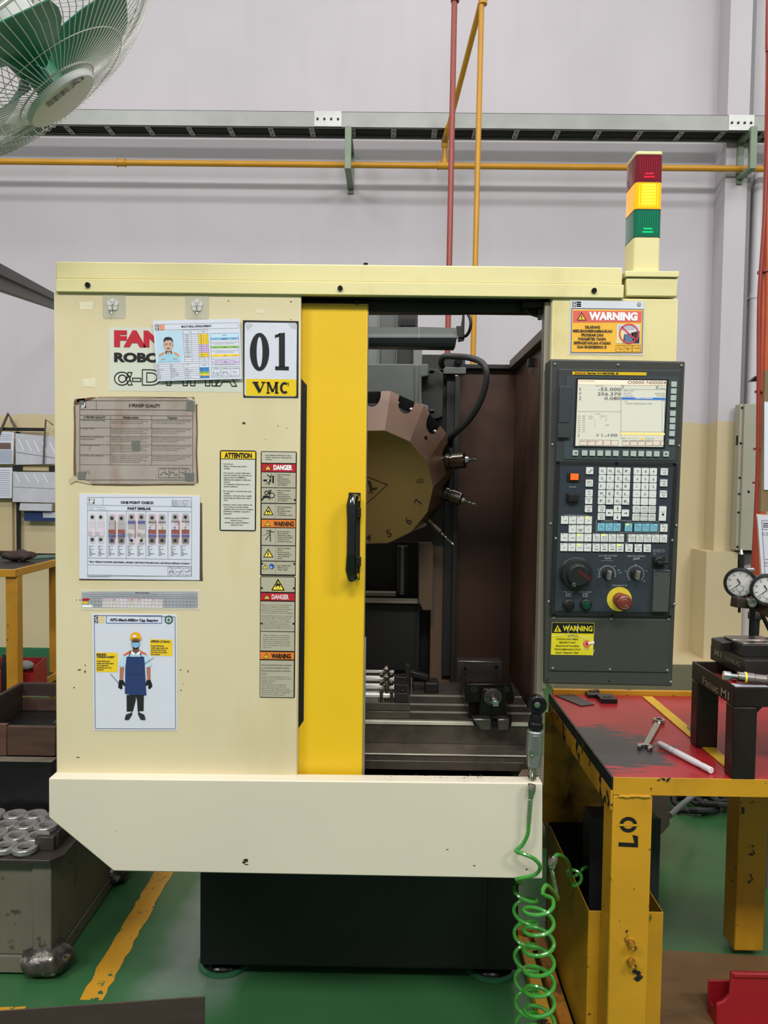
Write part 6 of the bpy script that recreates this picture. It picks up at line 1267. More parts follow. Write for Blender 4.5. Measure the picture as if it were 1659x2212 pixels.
# ================================================================== WORK TABLE (right)
TYEL = mat('table_yellow', (190, 140, 30), .42, var=.10, vscale=5, spots=[((26, 24, 24), 22, .64, .02, (1, 1, 1), 1.0), ((120, 84, 30), 3.5, .55, .2, (1, 1, .5), .5)], bump=.1, bscale=60)
TYEW = mat('table_yellow_worn', (186, 136, 30), .42, var=.10, vscale=5, spots=[((26, 24, 24), 11, .53, .02, (1, 1.6, 1), 1.0)], bump=.1, bscale=60)
BKW = mat('worn_black_edge', (30, 30, 32), .3, .3, var=.3, vscale=12, spots=[((170, 124, 36), 26, .66, .02, (1, 1, 1), 1.0)])
def redtop():
    m = mat('red_worn_top', (158, 34, 40), .30, var=.10, vscale=6, spots=[((198, 86, 84), 2.2, .56, .2, (1, 1, 1), .45)])
    nt = m.node_tree; N = nt.nodes; K = nt.links; b = N['Principled BSDF']; src = b.inputs['Base Color'].links[0].from_socket
    g = N.new('ShaderNodeNewGeometry'); c = PZ(1308, 1612, .85); sub = N.new('ShaderNodeVectorMath'); sub.operation = 'SUBTRACT'; K.new(g.outputs['Position'], sub.inputs[0]); sub.inputs[1].default_value = c
    sc = N.new('ShaderNodeVectorMath'); sc.operation = 'MULTIPLY'; K.new(sub.outputs[0], sc.inputs[0]); sc.inputs[1].default_value = (1 / .21, 1 / .24, 1); ln = N.new('ShaderNodeVectorMath'); ln.operation = 'LENGTH'; K.new(sc.outputs[0], ln.inputs[0])
    mp = N.new('ShaderNodeMapping'); mp.inputs['Scale'].default_value = (5, 26, 1); K.new(g.outputs['Position'], mp.inputs[0]); n = N.new('ShaderNodeTexNoise'); n.inputs['Scale'].default_value = 1.0; n.inputs['Detail'].default_value = 8; n.inputs['Roughness'].default_value = .65; K.new(mp.outputs[0], n.inputs[0])
    ma = N.new('ShaderNodeMath'); ma.operation = 'MULTIPLY_ADD'; K.new(n.outputs[0], ma.inputs[0]); ma.inputs[1].default_value = 2.2; K.new(ln.outputs['Value'], ma.inputs[2])
    mr = N.new('ShaderNodeMapRange'); mr.inputs[1].default_value = 1.80; mr.inputs[2].default_value = 2.0; mr.inputs[3].default_value = 1; mr.inputs[4].default_value = 0; K.new(ma.outputs[0], mr.inputs[0])
    x = N.new('ShaderNodeMix'); x.data_type = 'RGBA'; K.new(mr.outputs[0], x.inputs[0]); K.new(src, x.inputs[6]); x.inputs[7].default_value = L3((58, 54, 56)); K.new(x.outputs[2], b.inputs['Base Color'])
    return m
ZT_ = .85; F_ = PZ(1333, 1679, ZT_); B_ = PZ(1183, 1496, ZT_); xl_ = (F_.x + B_.x) / 2; yf_, yb__ = F_.y, B_.y; xr_t = 1.75
tb = thing('work_table', 'yellow framed work table with a worn red top, number 01 on its leg', 'table', ((xl_ + xr_t) / 2, (yf_ + yb__) / 2, 0))
MB().box(xl_ + .0005, xr_t, yf_ + .003, yb__ - .02, ZT_ - .006, ZT_ - .0005).build('table_top', redtop(), tb)
MB().box(xl_ - .006, xl_, yf_, yb__, ZT_ - .034, ZT_ + .0005).build('edge_strip', BKW, tb, .001)
MB().box(xl_ - .006, xl_, yf_ + .0, yb__, ZT_ - .088, ZT_ - .0345).build('side_rail', TYEW, tb, .001)
MB().box(xl_, xr_t, yf_, yf_ + .003, ZT_ - .047, ZT_).build('front_rail', TYEL, tb, .0008)
MB().box(xl_ + .007, xr_t, yb__ - .019, yb__, ZT_ - .05, ZT_ + .016).build('back_rail', TYEW, tb, .001)
bar_y = mat('strip_yellow', (206, 166, 36), .4, var=.08, vscale=10, spots=[((50, 44, 34), 18, .64, .02, (1, 1, 1), .9)])
pa_, pb2 = PZ(1398, 1506, ZT_), PZ(1606, 1680, ZT_); MB().bar(pa_ + Vector((0, 0, .0018)), pb2 + Vector((0, 0, .0018)), .036, .003).build('divider_strip', bar_y, tb, .0005)
lx0, lx1 = xl_ + .0007, P(1405, 1900, yf_ + .001).x
MB().box(lx0, lx1, yf_ + .001, yf_ + .085, 0, ZT_ - .048).build('leg', TYEL, tb, .004, seg=3)
rx0 = P(1594, 1900, 2.56).x; MB().box(rx0, rx0 + .10, 2.57, 2.66, .0222, ZT_ - .051).build('leg', TYEL, tb, .004, seg=3)
MB().box(xl_, xl_ + .06, yb__ - .06, yb__, 0, ZT_ - .051).build('leg', TYEL, tb, .003)
MB().box(xr_t - .08, xr_t, yf_ + .004, yf_ + .08, 0, ZT_ - .048).build('leg', TYEL, tb, .003)
wl = [P(1336 + i * 8.5, 1720 + rr.uniform(-1.2, 1.2), yf_) + Vector((0, -.001, 0)) for i in range(9)]; MB().tube(wl, [.0035 + rr.uniform(-.0008, .001) for _ in wl], 8).build('weld_bead', TYEL, tb)
LD = Doc(tb, (0, yf_ + .001, 0)); LD.ring(1357, 1781, 15, 8, BLK, 3, 'stencil_number', ry=13); LD.quad([(1336, 1819), (1378, 1821), (1378, 1830), (1336, 1828)], BLK, 3, 'stencil_number'); LD.quad([(1366, 1803), (1378, 1806), (1378, 1821), (1370, 1820)], BLK, 3, 'stencil_number'); LD.rect(1335, 1779, 1380, 1784, TYEL, 4, 'stencil_gap'); LD.finish()
BRS = mat('brass', (196, 160, 84), .25, .9)
for y in (2037, 2076):
    p = P(1362, y, yf_ + .001); MB().cyl(p, p - Vector((0, .006, 0)), .012, n=6).lathe(p - Vector((0, .006, 0)), (.12, -1, 0), [(.0085, 0), (.0085, .018), (.006, .019), (.006, .012), (0, .012)], 16).build('air_fitting', BRS, tb)
# drip stains shelf plate at the back (stained sheet)
STN = mat('stained_yellow_sheet', (168, 128, 30), .45, var=.1, spots=[((24, 22, 22), 2.3, .46, .10, (1, 1, 1), 1.0), ((110, 60, 30), 6, .58, .1, (1, 1, 1), .6)])
MB().box(P(1174, 1700, 2.7).x, P(1388, 1700, 2.7).x, 2.70, 2.703, P(1250, 1778, 2.7).z, ZT_ - .052).build('back_sheet', STN, tb)
# chip chute box under the table
YB = 2.075; cx0, cx1 = P(1269, 2080, YB).x, P(1430, 2080, YB).x; cz = P(1290, 1968, YB).z
ch = thing('chip_box', 'open yellow sheet metal chip box under the table with dents', 'bin', ((cx0 + cx1) / 2, 2.3, 0))
OLY = mat('greasy_yellow', (176, 134, 28), .35, var=.16, vscale=4, spots=[((92, 92, 24), 3, .52, .2, (1, 1, 1), .7), ((36, 34, 24), 20, .70, .03, (1, 1, 1), .9)])
MB().box(cx0, cx1, YB, YB + .003, .03, cz).build('front_plate', TYEL, ch, .001); MB().box(cx0, cx0 + .003, YB + .0035, 2.60, .03, cz).build('side_plate', OLY, ch, .001); MB().box(cx1 - .003, cx1, YB + .0035, 2.60, .03, cz).build('side_plate', OLY, ch, .001)
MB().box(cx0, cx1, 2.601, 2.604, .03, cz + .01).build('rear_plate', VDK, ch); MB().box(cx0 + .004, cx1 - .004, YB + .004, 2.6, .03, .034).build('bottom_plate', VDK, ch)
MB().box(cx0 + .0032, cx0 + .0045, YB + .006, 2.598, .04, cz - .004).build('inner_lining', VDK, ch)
for px in (1303, 1401): p = P(px, 1979, YB); MB().cyl(p, p - Vector((0, .006, 0)), .0085, n=6).cyl(p - Vector((0, .006, 0)), p - Vector((0, .010, 0)), .005, n=10).build('hex_bolt', BRS, ch)
bx0, bx1 = P(1274, 1860, 2.25).x, P(1425, 1860, 2.25).x; bz = P(1290, 1766, 2.25).z
bb = thing('black_sheet_box', 'tall black steel box standing inside the yellow chip box', 'box', ((bx0 + bx1) / 2, 2.3, .0345))
MB().box(bx0, bx1, 2.25, 2.252, .0345, bz).build('front_plate', mat('oily_black_sheet', (40, 41, 42), .3, .3, var=.25, vscale=8, spots=[((110, 84, 36), 10, .68, .04, (1, 1, .3), .8)]), bb); MB().box(bx0, bx1, 2.252, 2.34, .0345, bz - .004).build('box_body', MATS['oily_black_sheet'], bb, .002)
# rusty floor rails left of the chip box
RUS = mat('rusty_yellow_rail', (160, 104, 32), .5, var=.25, vscale=12, spots=[((70, 42, 26), 9, .52, .1, (1, 1, 1), .8)])
fr_ = thing('floor_rail', 'rusty yellow steel rails on the floor beside the chip box', 'rail', (cx0 - .05, 2.3, 0))
MB().box(cx0 - .05, cx0 - .012, 1.9, 2.62, .0, .05).build('rail', RUS, fr_, .003); MB().box(cx0 - .10, cx0 - .062, 1.9, 2.62, 0, .035).build('rail', TYEW, fr_, .003); MB().box(cx0 - .10, cx0 - .012, 2.621, 2.66, 0, .05).build('cross_bar', RUS, fr_)
# floor board, red bin, dirty stuff behind
WB = mat('grimy_plywood', (112, 84, 52), .6, var=.18, vscale=6, spots=[((62, 48, 36), 3, .52, .2, (1, 3, 1), .6), ((178, 130, 50), 12, .68, .04, (.3, 2, 1), .7)])
q = [PZ(1398, 2050, .02), PZ(1760, 2072, .02), PZ(1900, 2330, .02), PZ(1330, 2330, .02)]
tag(MB().prism([v_ + Vector((0, 0, .0)) for v_ in q], (0, 0, -.0198)).build('floor_board', WB), 'brown grimy plywood board lying on the floor under the table', 'board')
RB = mat('red_plastic', (150, 24, 34), .35, var=.06, vscale=8)
bn = thing('plastic_bin', 'red plastic bin on the plywood at the lower right corner', 'bin', P(1640, 2212, 2.2) * 1.0)
ROOT[bn.name] = Vector((P(1640, 2200, 2.2).x, 2.25, .0202)); bn.location = ROOT[bn.name]
q = [P(1580, 2101, 2.2), P(1720, 2104, 2.2), P(1720, 2170, 2.2), P(1600, 2212, 2.2), P(1548, 2212, 2.2), P(1548, 2170, 2.2), P(1564, 2163, 2.2), P(1576, 2150, 2.2)]
q = [Vector((v_.x, v_.y, max(v_.z, .0202))) for v_ in q]; q[3].z = q[4].z = .0202; q[2].z = .0202; q[3].x = q[4].x + .01
MB().prism(q, (0, .012, 0)).build('front_wall', RB, bn, .003); xq0, xq1, zq = q[4].x, q[1].x, q[5].z
MB().box(xq0, xq0 + .008, 2.213, 2.26, .0202, zq * .7).build('side_wall', RB, bn, .002); MB().box(xq1 - .008, xq1, 2.213, 2.26, .0202, .12).build('side_wall', RB, bn, .002); MB().box(xq0, xq1, 2.262, 2.27, .0202, .12).build('rear_wall', RB, bn, .002); MB().box(xq0 + .01, xq1 - .01, 2.22, 2.255, .0202, .03).build('bin_bottom', RB, bn)
MB().box(q[0].x + .004, xq1, 2.194, 2.1995, q[0].z - .012, q[0].z).build('rim', RB, bn, .002)
q = [P(1405, 1700, 3.3), P(1448, 1700, 3.3), P(1447, 1783, 3.3), P(1430, 1802, 3.3), P(1405, 1802, 3.3)]
ct = thing('coolant_unit', 'brown-grey coolant unit with dark hoses, behind the work table', 'unit', (q[2].x - .3, 3.6, 0)); MB().prism([Vector((q[0].x - .5, 3.3, q[0].z))] + q[:4] + [Vector((q[3].x - .5, 3.3, q[3].z))], (0, .35, 0)).build('tank', mat('brown_grey_paint', (118, 106, 96), .5, var=.1), ct, .004)
MB().box(q[0].x - .4, q[0].x - .3, 3.35, 3.55, 0, q[3].z).build('foot', BLACKP, ct)
hose('hose', [P(1447, 1762, 3.2), P(1465, 1745, 3.3), P(1485, 1728, 3.5), P(1500, 1716, 3.6)], .012, mat('grey_hose', (110, 112, 112), .4), ct)
fp2 = PZ(1560, 1755, 0.0)
cc = thing('cable_coil', 'black cables heaped on the green floor behind the table', 'cables', fp2)
for k in range(7):
    c = PZ(1480 + k * 22, 1745 + 4 * math.sin(k * 2.1), 0.0); r = .10 + .03 * math.sin(k * 3)
    MB().tube([c + Vector((r * math.cos(j * .63), r * math.sin(j * .63), .02 + .012 * k + .01 * math.sin(j * 1.9))) for j in range(10)], .014, 8, closed=True).build('cable_loop', RUB, cc)
x = PZ(1625, 1735, 0); MB().lathe((x.x, x.y, 0), (0, 0, 1), [(.12, 0), (.14, .02), (.14, .12), (.10, .16), (0, .16)], 20).build('cable_reel', RUB, cc)

# things on the table ------------------------------------------------
def on(px, py): return PZ(px, py, ZT_)
# spanner
sp_ = thing('combination_spanner', 'chrome combination spanner lying on the red table', 'spanner', on(1408, 1590)); ZS = ZT_ + .0005
a, b = on(1423, 1562), on(1393, 1618); a.z = b.z = ZS + .006; d_ = (b - a).normalized(); s_ = Vector((-d_.y, d_.x, 0)); Lw = (b - a).length
SPC = mat('spanner_chrome', (190, 186, 178), .2, 1.0, var=.1, vscale=30)
MB().lathe(a + Vector((0, 0, -.007)), (0, 0, 1), [(.0095, 0), (.0175, 0), (.0190, .003), (.0190, .011), (.0175, .014), (.0095, .014)], 24, closed=True).build('ring_end', SPC, sp_)
MB().add([a + d_ * .017 + s_ * .0105 + Vector((0, 0, -.004)), a + d_ * .017 - s_ * .0105 + Vector((0, 0, -.004)), b - d_ * .018 - s_ * .008 + Vector((0, 0, -.004)), b - d_ * .018 + s_ * .008 + Vector((0, 0, -.004))] + [a + d_ * .017 + s_ * .0105 + Vector((0, 0, .003)), a + d_ * .017 - s_ * .0105 + Vector((0, 0, .003)), b - d_ * .018 - s_ * .008 + Vector((0, 0, .003)), b - d_ * .018 + s_ * .008 + Vector((0, 0, .003))], [(0, 3, 2, 1), (4, 5, 6, 7), (0, 1, 5, 4), (1, 2, 6, 5), (2, 3, 7, 6), (3, 0, 4, 7)]).build('shank', SPC, sp_, .002, seg=3)
jaw = []
for t_ in range(-130, 131, 20): jaw.append(b + (-d_ * math.cos(math.radians(t_)) + s_ * math.sin(math.radians(t_))) * .0215)
jaw += [b + d_ * .016 - s_ * .0 + s_ * .0095, b - d_ * .006 + s_ * .009, b - d_ * .009, b - d_ * .006 - s_ * .009, b + d_ * .016 - s_ * .0095]
MB().prism([v_ + Vector((0, 0, .004)) for v_ in jaw], (0, 0, -.010)).build('open_end', SPC, sp_, .001)
# white marker pen
mk = thing('marker_pen', 'white barrel marker pen lying on the red table', 'marker', on(1480, 1640)); a, b = on(1424, 1613), on(1536, 1672); a.z = b.z = ZT_ + .0095; d_ = (b - a)
WM = mat('marker_white', (214, 210, 214), .35)
L_ = d_.length; MB().lathe(a, d_, [(.0072, 0), (.0082, .002), (.0086, L_ * .22)], 18).build('cap', WM, mk); MB().lathe(a, d_, [(.0086, L_ * .225), (.0084, L_ * .23), (.0084, L_ * .32)], 18).build('collar', WM, mk); MB().lathe(a, d_, [(.0092, L_ * .325), (.0092, L_ * .74), (.0080, L_ * .82), (.0088, L_ * .86), (.0088, L_), (.0074, L_ + .001)], 18).build('barrel', WM, mk); MB().lathe(a, d_, [(.0083, L_ * .22), (.0083, L_ * .225)], 18).lathe(a, d_, [(.0090, L_ * .32), (.0090, L_ * .324)], 18).build('seam_ring', BLK, mk)
GP = mat('black_gauge_block', (44, 42, 42), .35, .4, var=.15, vscale=20)
# small black plates at the back, thin steel plate
bk = thing('jaw_plate', 'small black stepped jaw plates by the table rear edge', 'plate', on(1300, 1508)); p0, p1 = on(1269, 1506), on(1334, 1520)
MB().box(p0.x + .0, p0.x + .05, p0.y - .01, p0.y + .05, ZT_, ZT_ + .012).build('step', GP, bk, .001); MB().box(p0.x + .028, p1.x, p1.y, p1.y + .065, ZT_, ZT_ + .016).build('plate', GP, bk, .001); MB().box(p0.x + .04, p1.x - .012, p1.y + .018, p1.y + .030, ZT_ + .016, ZT_ + .0168).build('slot', VDK, bk)
q = [on(1198, 1503), on(1240, 1502), on(1284, 1523), on(1255, 1526)]; tag(MB().prism([v_ + Vector((0, 0, .003)) for v_ in q], (0, 0, -.0025)).build('steel_plate', mat('dull_steel_plate', (70, 70, 70), .35, .5, var=.2, vscale=10)), 'thin dull steel plate near the rear left table corner', 'plate')
# black open frame stand
ZF = 1.093; A1 = PZ(1493, 1428, ZF); A2 = PZ(1590, 1484, ZF); fx = (A1.x + A2.x) / 2; fy0, fy1 = A2.y, A1.y
sd_ = thing('black_stand', 'black square-tube stand with chalk writing on the red table', 'stand', (fx + .2, (fy0 + fy1) / 2, ZT_)); BST = mat('brown_black_steel', (42, 34, 32), .30, .4, var=.25, vscale=12)
lw_ = P(1627, 1600, fy0).x - P(1576, 1600, fy0).x; fxe = 1.42
MB().box(fx, fx + .006, fy0 + .006, fy1, ZF - .052, ZF).build('side_plate', BST, sd_, .002); MB().box(fx, fxe, fy0, fy0 + .006, ZF - .052, ZF).build('front_plate', BST, sd_, .002); MB().box(fx, fxe, fy1 - .006, fy1, ZF - .052, ZF).build('rear_plate', BST, sd_, .002); MB().box(fxe - .006, fxe, fy0 + .006, fy1 - .006, ZF - .052, ZF).build('side_plate', BST, sd_, .002)
MB().box(fx + .007, fxe - .007, fy0 + .007, fy1 - .007, ZF - .040, ZF - .034).build('inner_shelf', mat('red_shelf', (160, 36, 44), .4), sd_)
for x_ in (fx, fxe - lw_):
    for y_ in (fy0, fy1 - .05): MB().box(x_, x_ + lw_, y_, y_ + .05, ZT_, ZF - .0525).build('leg', BST, sd_, .004, seg=3)
for xx, w_ in ((fx + lw_, 1), (fxe - lw_, -1)): MB().prism([Vector((xx, fy0 + .001, ZF - .0523)), Vector((xx + w_ * .012, fy0 + .001, ZF - .0523)), Vector((xx, fy0 + .001, ZF - .066))], (0, .04, 0)).build('gusset', BST, sd_)
CH = ink((150, 140, 126), .8); cn = Doc(sd_, (fx - .0002, 0, 0), n=(-1, 0, 0), ex=(0, -1, 0)); cn.text('Fanuc M1', 1518, 1477, 17, CH, w=1, name='chalk_writing'); cn.g = {}
k_ = (fy1 - fy0) / 98.0
def sidetext(D_, t, px, py, h, w, m): # writing on a face that runs along Y, width in metres
    vs, fs = glyphs(t, .01); x0 = min(v_[0] for v_ in vs); x1 = max(v_[0] for v_ in vs); a_ = D_.pt(px, py) + D_.n * .0005; sy = h / .7
    D_.grp('chalk_writing', m, 3).add([a_ + D_.ex0 * ((u - x0) * w / (x1 - x0)) + D_.ey0 * v_ * sy for u, v_ in vs], fs)
sidetext(cn, 'Fanuc M1', 1518, 1476, .022, (fy1 - fy0) * .60, CH); cn.finish()
# steel blocks on the stand
ax0 = P(1610, 1440, 2.085).x; blk = thing('fixture_plate_block', 'grey steel plate block chalked M1 on the black stand', 'block', (ax0 + .2, 2.15, ZF)); zb1 = P(1612, 1427, 2.085).z
GB = mat('blued_steel_block', (58, 55, 54), .28, .5, var=.2, vscale=10)
q4 = [Vector((ax0, 2.085, ZF)), Vector((ax0 + .36, 2.10, ZF)), Vector((ax0 + .33, 2.30, ZF)), Vector((P(1533, 1408, 2.29).x, 2.285, ZF))]
MB().prism([v_ + Vector((0, 0, zb1 - ZF)) for v_ in q4], (0, 0, -(zb1 - ZF) + .0002)).build('plate', GB, blk, .0015)
ed = (q4[0] - q4[3]).normalized(); nn_ = Vector((-abs(ed.y), -abs(ed.x) * (1 if ed.x > 0 else -1), 0)).normalized(); cn = Doc(blk, q4[3], n=nn_ if nn_.dot(ed) < 1e-3 else Vector((ed.y, -ed.x, 0)), ex=ed); CG = ink((170, 196, 184), .8)
sidetext(cn, 'M1', 1544, 1414, .018, .040, CG); sidetext(cn, 'FANUC', 1566, 1425, .013, .085, ink((112, 122, 116), .8)); cn.finish()
up1 = thing('clamp_block_stack', 'dark clamping block with bright top plate on the steel block', 'block', (ax0 + .15, 2.2, zb1)); xb_ = P(1558, 1390, 2.20).x; zz1 = P(1600, 1386, 2.2).z
MB().prism([Vector((xb_, 2.2, zb1)), Vector((xb_ + .3, 2.2, zb1)), Vector((xb_ + .3, 2.2, zz1)), Vector((xb_ + .035, 2.2, zz1)), Vector((xb_ , 2.2, zz1 - .004))], (0, .07, 0)).build('block', GP, up1, .002)
MB().box(xb_ + .03, xb_ + .145, 2.195, 2.255, zz1, zz1 + .007).build('bright_plate', mat('ground_steel', (150, 146, 142), .22, .9, var=.1, vscale=20), up1, .002)
up2 = thing('clamp_block_stack', 'lower dark clamping block in front on the steel block', 'block', (ax0 + .15, 2.13, zb1)); xb_ = P(1603, 1405, 2.125).x; zz2 = P(1620, 1393, 2.125).z
MB().box(xb_, xb_ + .25, 2.125, 2.19, zb1, zz2).build('block', GP, up2, .002); MB().box(xb_ + .004, xb_ + .2, 2.13, 2.175, zz2, zz2 + .003).build('bright_plate', MATS['ground_steel'], up2, .001)
# torque driver and paper on the stand
tq = thing('torque_driver', 'silver torque driver with a yellow band lying on the stand', 'torque driver', P(1640, 1470, 2.0)); a = P(1562, 1459, 2.02); b = P(1720, 1476, 1.985); dd = (b - a)
MB().lathe(a, dd, [(0, 0), (.0115, 0), (.0125, .002), (.0125, .018), (.0075, .019), (.0075, .034)], 20).build('socket', CHROME, tq); MB().lathe(a, dd, [(.012, .034), (.0145, .036), (.0145, .052)], 20).build('head', SPC, tq); MB().lathe(a, dd, [(.0155, .052), (.0155, .057)], 20).build('yellow_band', mat('yellow_band', (226, 214, 60), .4), tq); MB().lathe(a, dd, [(.0145, .057), (.0145, .075), (.013, .077), (.0128, .105), (.0145, .107), (.0145, .20)], 20).build('handle', mat('satin_grip', (128, 120, 116), .35, .6), tq)
a_ = P(1600, 1476, 2.0); q = [Vector((fx + .02, 2.14, ZF - .0335)), Vector((fx + .02, 2.05, ZF - .0335)), Vector((fx + .16, 2.02, ZF - .0335)), Vector((fx + .16, 2.12, ZF - .0335))]; tag(MB().prism([v_ + Vector((0, 0, .001)) for v_ in q], (0, 0, -.001)).build('folded_paper', PAPER), 'folded white paper in the tray of the black stand', 'paper')
# dial gauges ---------------------------------------------------------
def gauge(name, label, px, py, Y, yaw, r, sc=1):
    c = P(px, py, Y); nn = Vector((-math.sin(yaw), -math.cos(yaw), .0)).normalized(); t = thing(name, label, 'dial gauge', c - Vector((0, 0, r)), 'dial gauges at the right edge')
    sd = Vector((0, 0, 1)).cross(nn).normalized(); sd = sd if sd.x > 0 else -sd; uu = Vector((0, 0, 1))
    MB().lathe(c, -nn, [(r * .80, .004), (r * .80, -.001), (r * .86, -.004), (r, -.002), (r, .014), (r * .94, .017), (r * .94, .034), (r * .8, .036), (0, .036)], 36).build('case', mat('gauge_black', (26, 26, 28), .3), t)
    MB().lathe(c, nn, [(r * .84, -.001), (0, .0)], 36).build('dial_face', mat('dial_white', (206, 206, 204), .3), t)
    D_ = Doc(t, c + nn * .0008, n=nn, ex=sd); K_ = D_.mpp(px, py); R_ = r * .8 / K_; ink_ = ink((60, 60, 62))
    tk = MB()
    for k in range(50):
        a = k * 2 * math.pi / 50; l = .86 if k % 5 else .78; p0 = c + nn * .0009 + (sd * math.sin(a) + uu * math.cos(a)) * r * .80; p1 = c + nn * .0009 + (sd * math.sin(a) + uu * math.cos(a)) * r * .80 * l; w_ = (sd * math.cos(a) - uu * math.sin(a)) * r * (.006 if k % 5 else .011); tk.poly([p0 - w_, p1 - w_, p1 + w_, p0 + w_])
    tk.build('scale_tick', ink_, t, kind='stuff')
    MB().tube([c + nn * .001 + (sd * math.cos(q) + uu * math.sin(q)) * r * .22 - uu * r * .32 * 1 for q in [j * .45 for j in range(14)]], .0004, 4, closed=True).build('small_dial', ink_, t)
    for a, l, w_ in ((2.3, .74, .012), (.55, .34, .03)): p0 = c + nn * .0016; e_ = (sd * math.cos(math.pi / 2 + a - .0) * 1 + uu * math.sin(math.pi / 2 + a)) ; MB().obox(p0 + e_ * r * l / 2, (e_, e_.cross(nn), nn), (r * l / 2, r * w_, .0004)).build('needle', BLK, t)
    for k in range(10):
        a = k * 2 * math.pi / 10; vs, fs = glyphs(str(k * 10), 0); s_ = r * .12; o_ = c + nn * .001 + (sd * math.sin(a) + uu * math.cos(a)) * r * .6; cx_ = (max(v_[0] for v_ in vs) + min(v_[0] for v_ in vs)) / 2
        D_.grp('dial_number', ink_, 3).add([o_ + sd * (u - cx_) * s_ + uu * (v_ - .34) * s_ for u, v_ in vs], fs)
    D_.finish()
    return t, c, nn, sd
g1, c1, n1, s1 = gauge('dial_gauge', 'left dial gauge with white face above the black stand', 1599, 1260, 2.27, .42, .046)
MB().cyl(c1 - n1 * .02 + Vector((0, 0, .045)), c1 - n1 * .02 + Vector((0, 0, .085)), .009, n=14).build('stem', RUB, g1); MB().cyl(c1 - n1 * .02 + Vector((0, 0, .085)), c1 - n1 * .02 + Vector((0, 0, .10)), .008, .002, n=14).build('stem_tip', CHROME, g1)
MB().obox(c1 - n1 * .045 + Vector((0, 0, .012)), (n1, s1, (0, 0, 1)), (.014, .02, .024)).build('lug_back', GALV2, g1, .002); MB().cyl(c1 - n1 * .045 + s1 * .015 + Vector((0, 0, .034)), c1 - n1 * .06 + s1 * .034 + Vector((0, 0, .034)), .008, n=14).build('lock_screw', CHROME, g1)
MB().cyl(c1 - n1 * .02 - Vector((0, 0, .045)), c1 - n1 * .02 - Vector((0, 0, .09)), .004, n=10).build('plunger', RUB, g1)
g2, c2, n2, s2 = gauge('dial_gauge', 'right dial gauge cut off by the picture edge', 1657, 1274, 2.22, .30, .046)
gs = thing('gauge_stand', 'brown-black gauge stand arm carrying the dial gauges', 'stand', P(1625, 1390, 2.33))
q0, q1_ = P(1585, 1300, 2.25), P(1628, 1304, 2.27); MB().bar(q0, q1_, .03, .030).build('arm', mat('brown_black_cast', (58, 50, 42), .4, .3, var=.2, vscale=14), gs, .003)
p = P(1624, 1302, 2.23); MB().lathe(p, (0, -1, 0), [(.013, -.03), (.013, .004), (.009, .004), (.009, -.004), (0, -.004)], 18).build('clamp_knob', SPC, gs)
MB().bar(P(1634, 1300, 2.28), P(1690, 1330, 2.20), .035, .042).build('arm', MATS['brown_black_cast'], gs, .003)
q2 = P(1648, 1325, 2.28); MB().cyl((q2.x, 2.29, q2.z), (q2.x + .05, 2.29, zb1), .006, n=12).build('post', RUB, gs); MB().cyl((P(1625, 1340, 2.31).x, 2.31, P(1625, 1306, 2.31).z), (P(1625, 1340, 2.31).x, 2.31, ZF), .009, n=12).build('post', RUB, gs); MB().box(P(1625, 1340, 2.31).x - .03, P(1625, 1340, 2.31).x + .06, 2.303, 2.34, ZF - .0, ZF + .02).build('foot', GP, gs, .002)
# papers hung at the right edge
for i, (cs, Y, lb) in enumerate(((((1636, 1114), (1700, 1120), (1706, 1262), (1646, 1256)), 2.6, 'tilted white work sheet behind the dial gauges'), (((1651, 868), (1720, 868), (1716, 1060), (1650, 1058)), 3.0, 'white sheet on a brown board at the right edge'))):
    t, d = sheet('work_sheet', lb, 'sheet', cs, Y, PAPER, .001, group='hung sheets at the right edge')
    if i == 0:
        d.settilt(-.05)
        for k in range(3): d.rect(1648, 1129 + k * 4, 1659, 1131 + k * 4, TXT, 1, 'lettering')
        d.path([(1645, 1124), (1700, 1127)], .8, TXT); d.path([(1645, 1124), (1652, 1240)], .8, TXT); d.line(1646, 1143, 1700, 1146, .8, TXT); d.frame(1648, 1151, 1658, 1156, .6, TXT); d.line(1651, 1208, 1700, 1211, .8, TXT); d.line(1652, 1222, 1700, 1225, .8, TXT); d.text('QC', 1651, 1217, 4, TXT)
        MB().add([P(1634, 1110, 2.604), P(1702, 1116, 2.604), P(1708, 1266, 2.604), P(1644, 1260, 2.604)] + [P(1634, 1110, 2.61), P(1702, 1116, 2.61), P(1708, 1266, 2.61), P(1644, 1260, 2.61)], [(0, 1, 2, 3), (7, 6, 5, 4), (0, 4, 5, 1), (1, 5, 6, 2), (2, 6, 7, 3), (3, 7, 4, 0)]).build('backing', LAM, t)
        MB().cyl(P(1700, 1266, 2.62), (P(1700, 1266, 2.62).x, 2.62, ZT_), .008, n=10).build('holder_rod', GALV, t)
    else:
        MB().box(P(1651, 960, 3.0).x - .004, P(1720, 960, 3).x, 3.003, 3.02, P(1655, 1105, 3).z, P(1655, 800, 3).z).build('board', mat('brown_board', (118, 100, 72), .6, var=.15), t); MB().cyl((P(1700, 960, 3).x, 3.03, P(1655, 1000, 3).z), (P(1700, 960, 3).x, 3.03, 0), .012, n=10).build('stand_pole', GALV, t)
    d.finish()

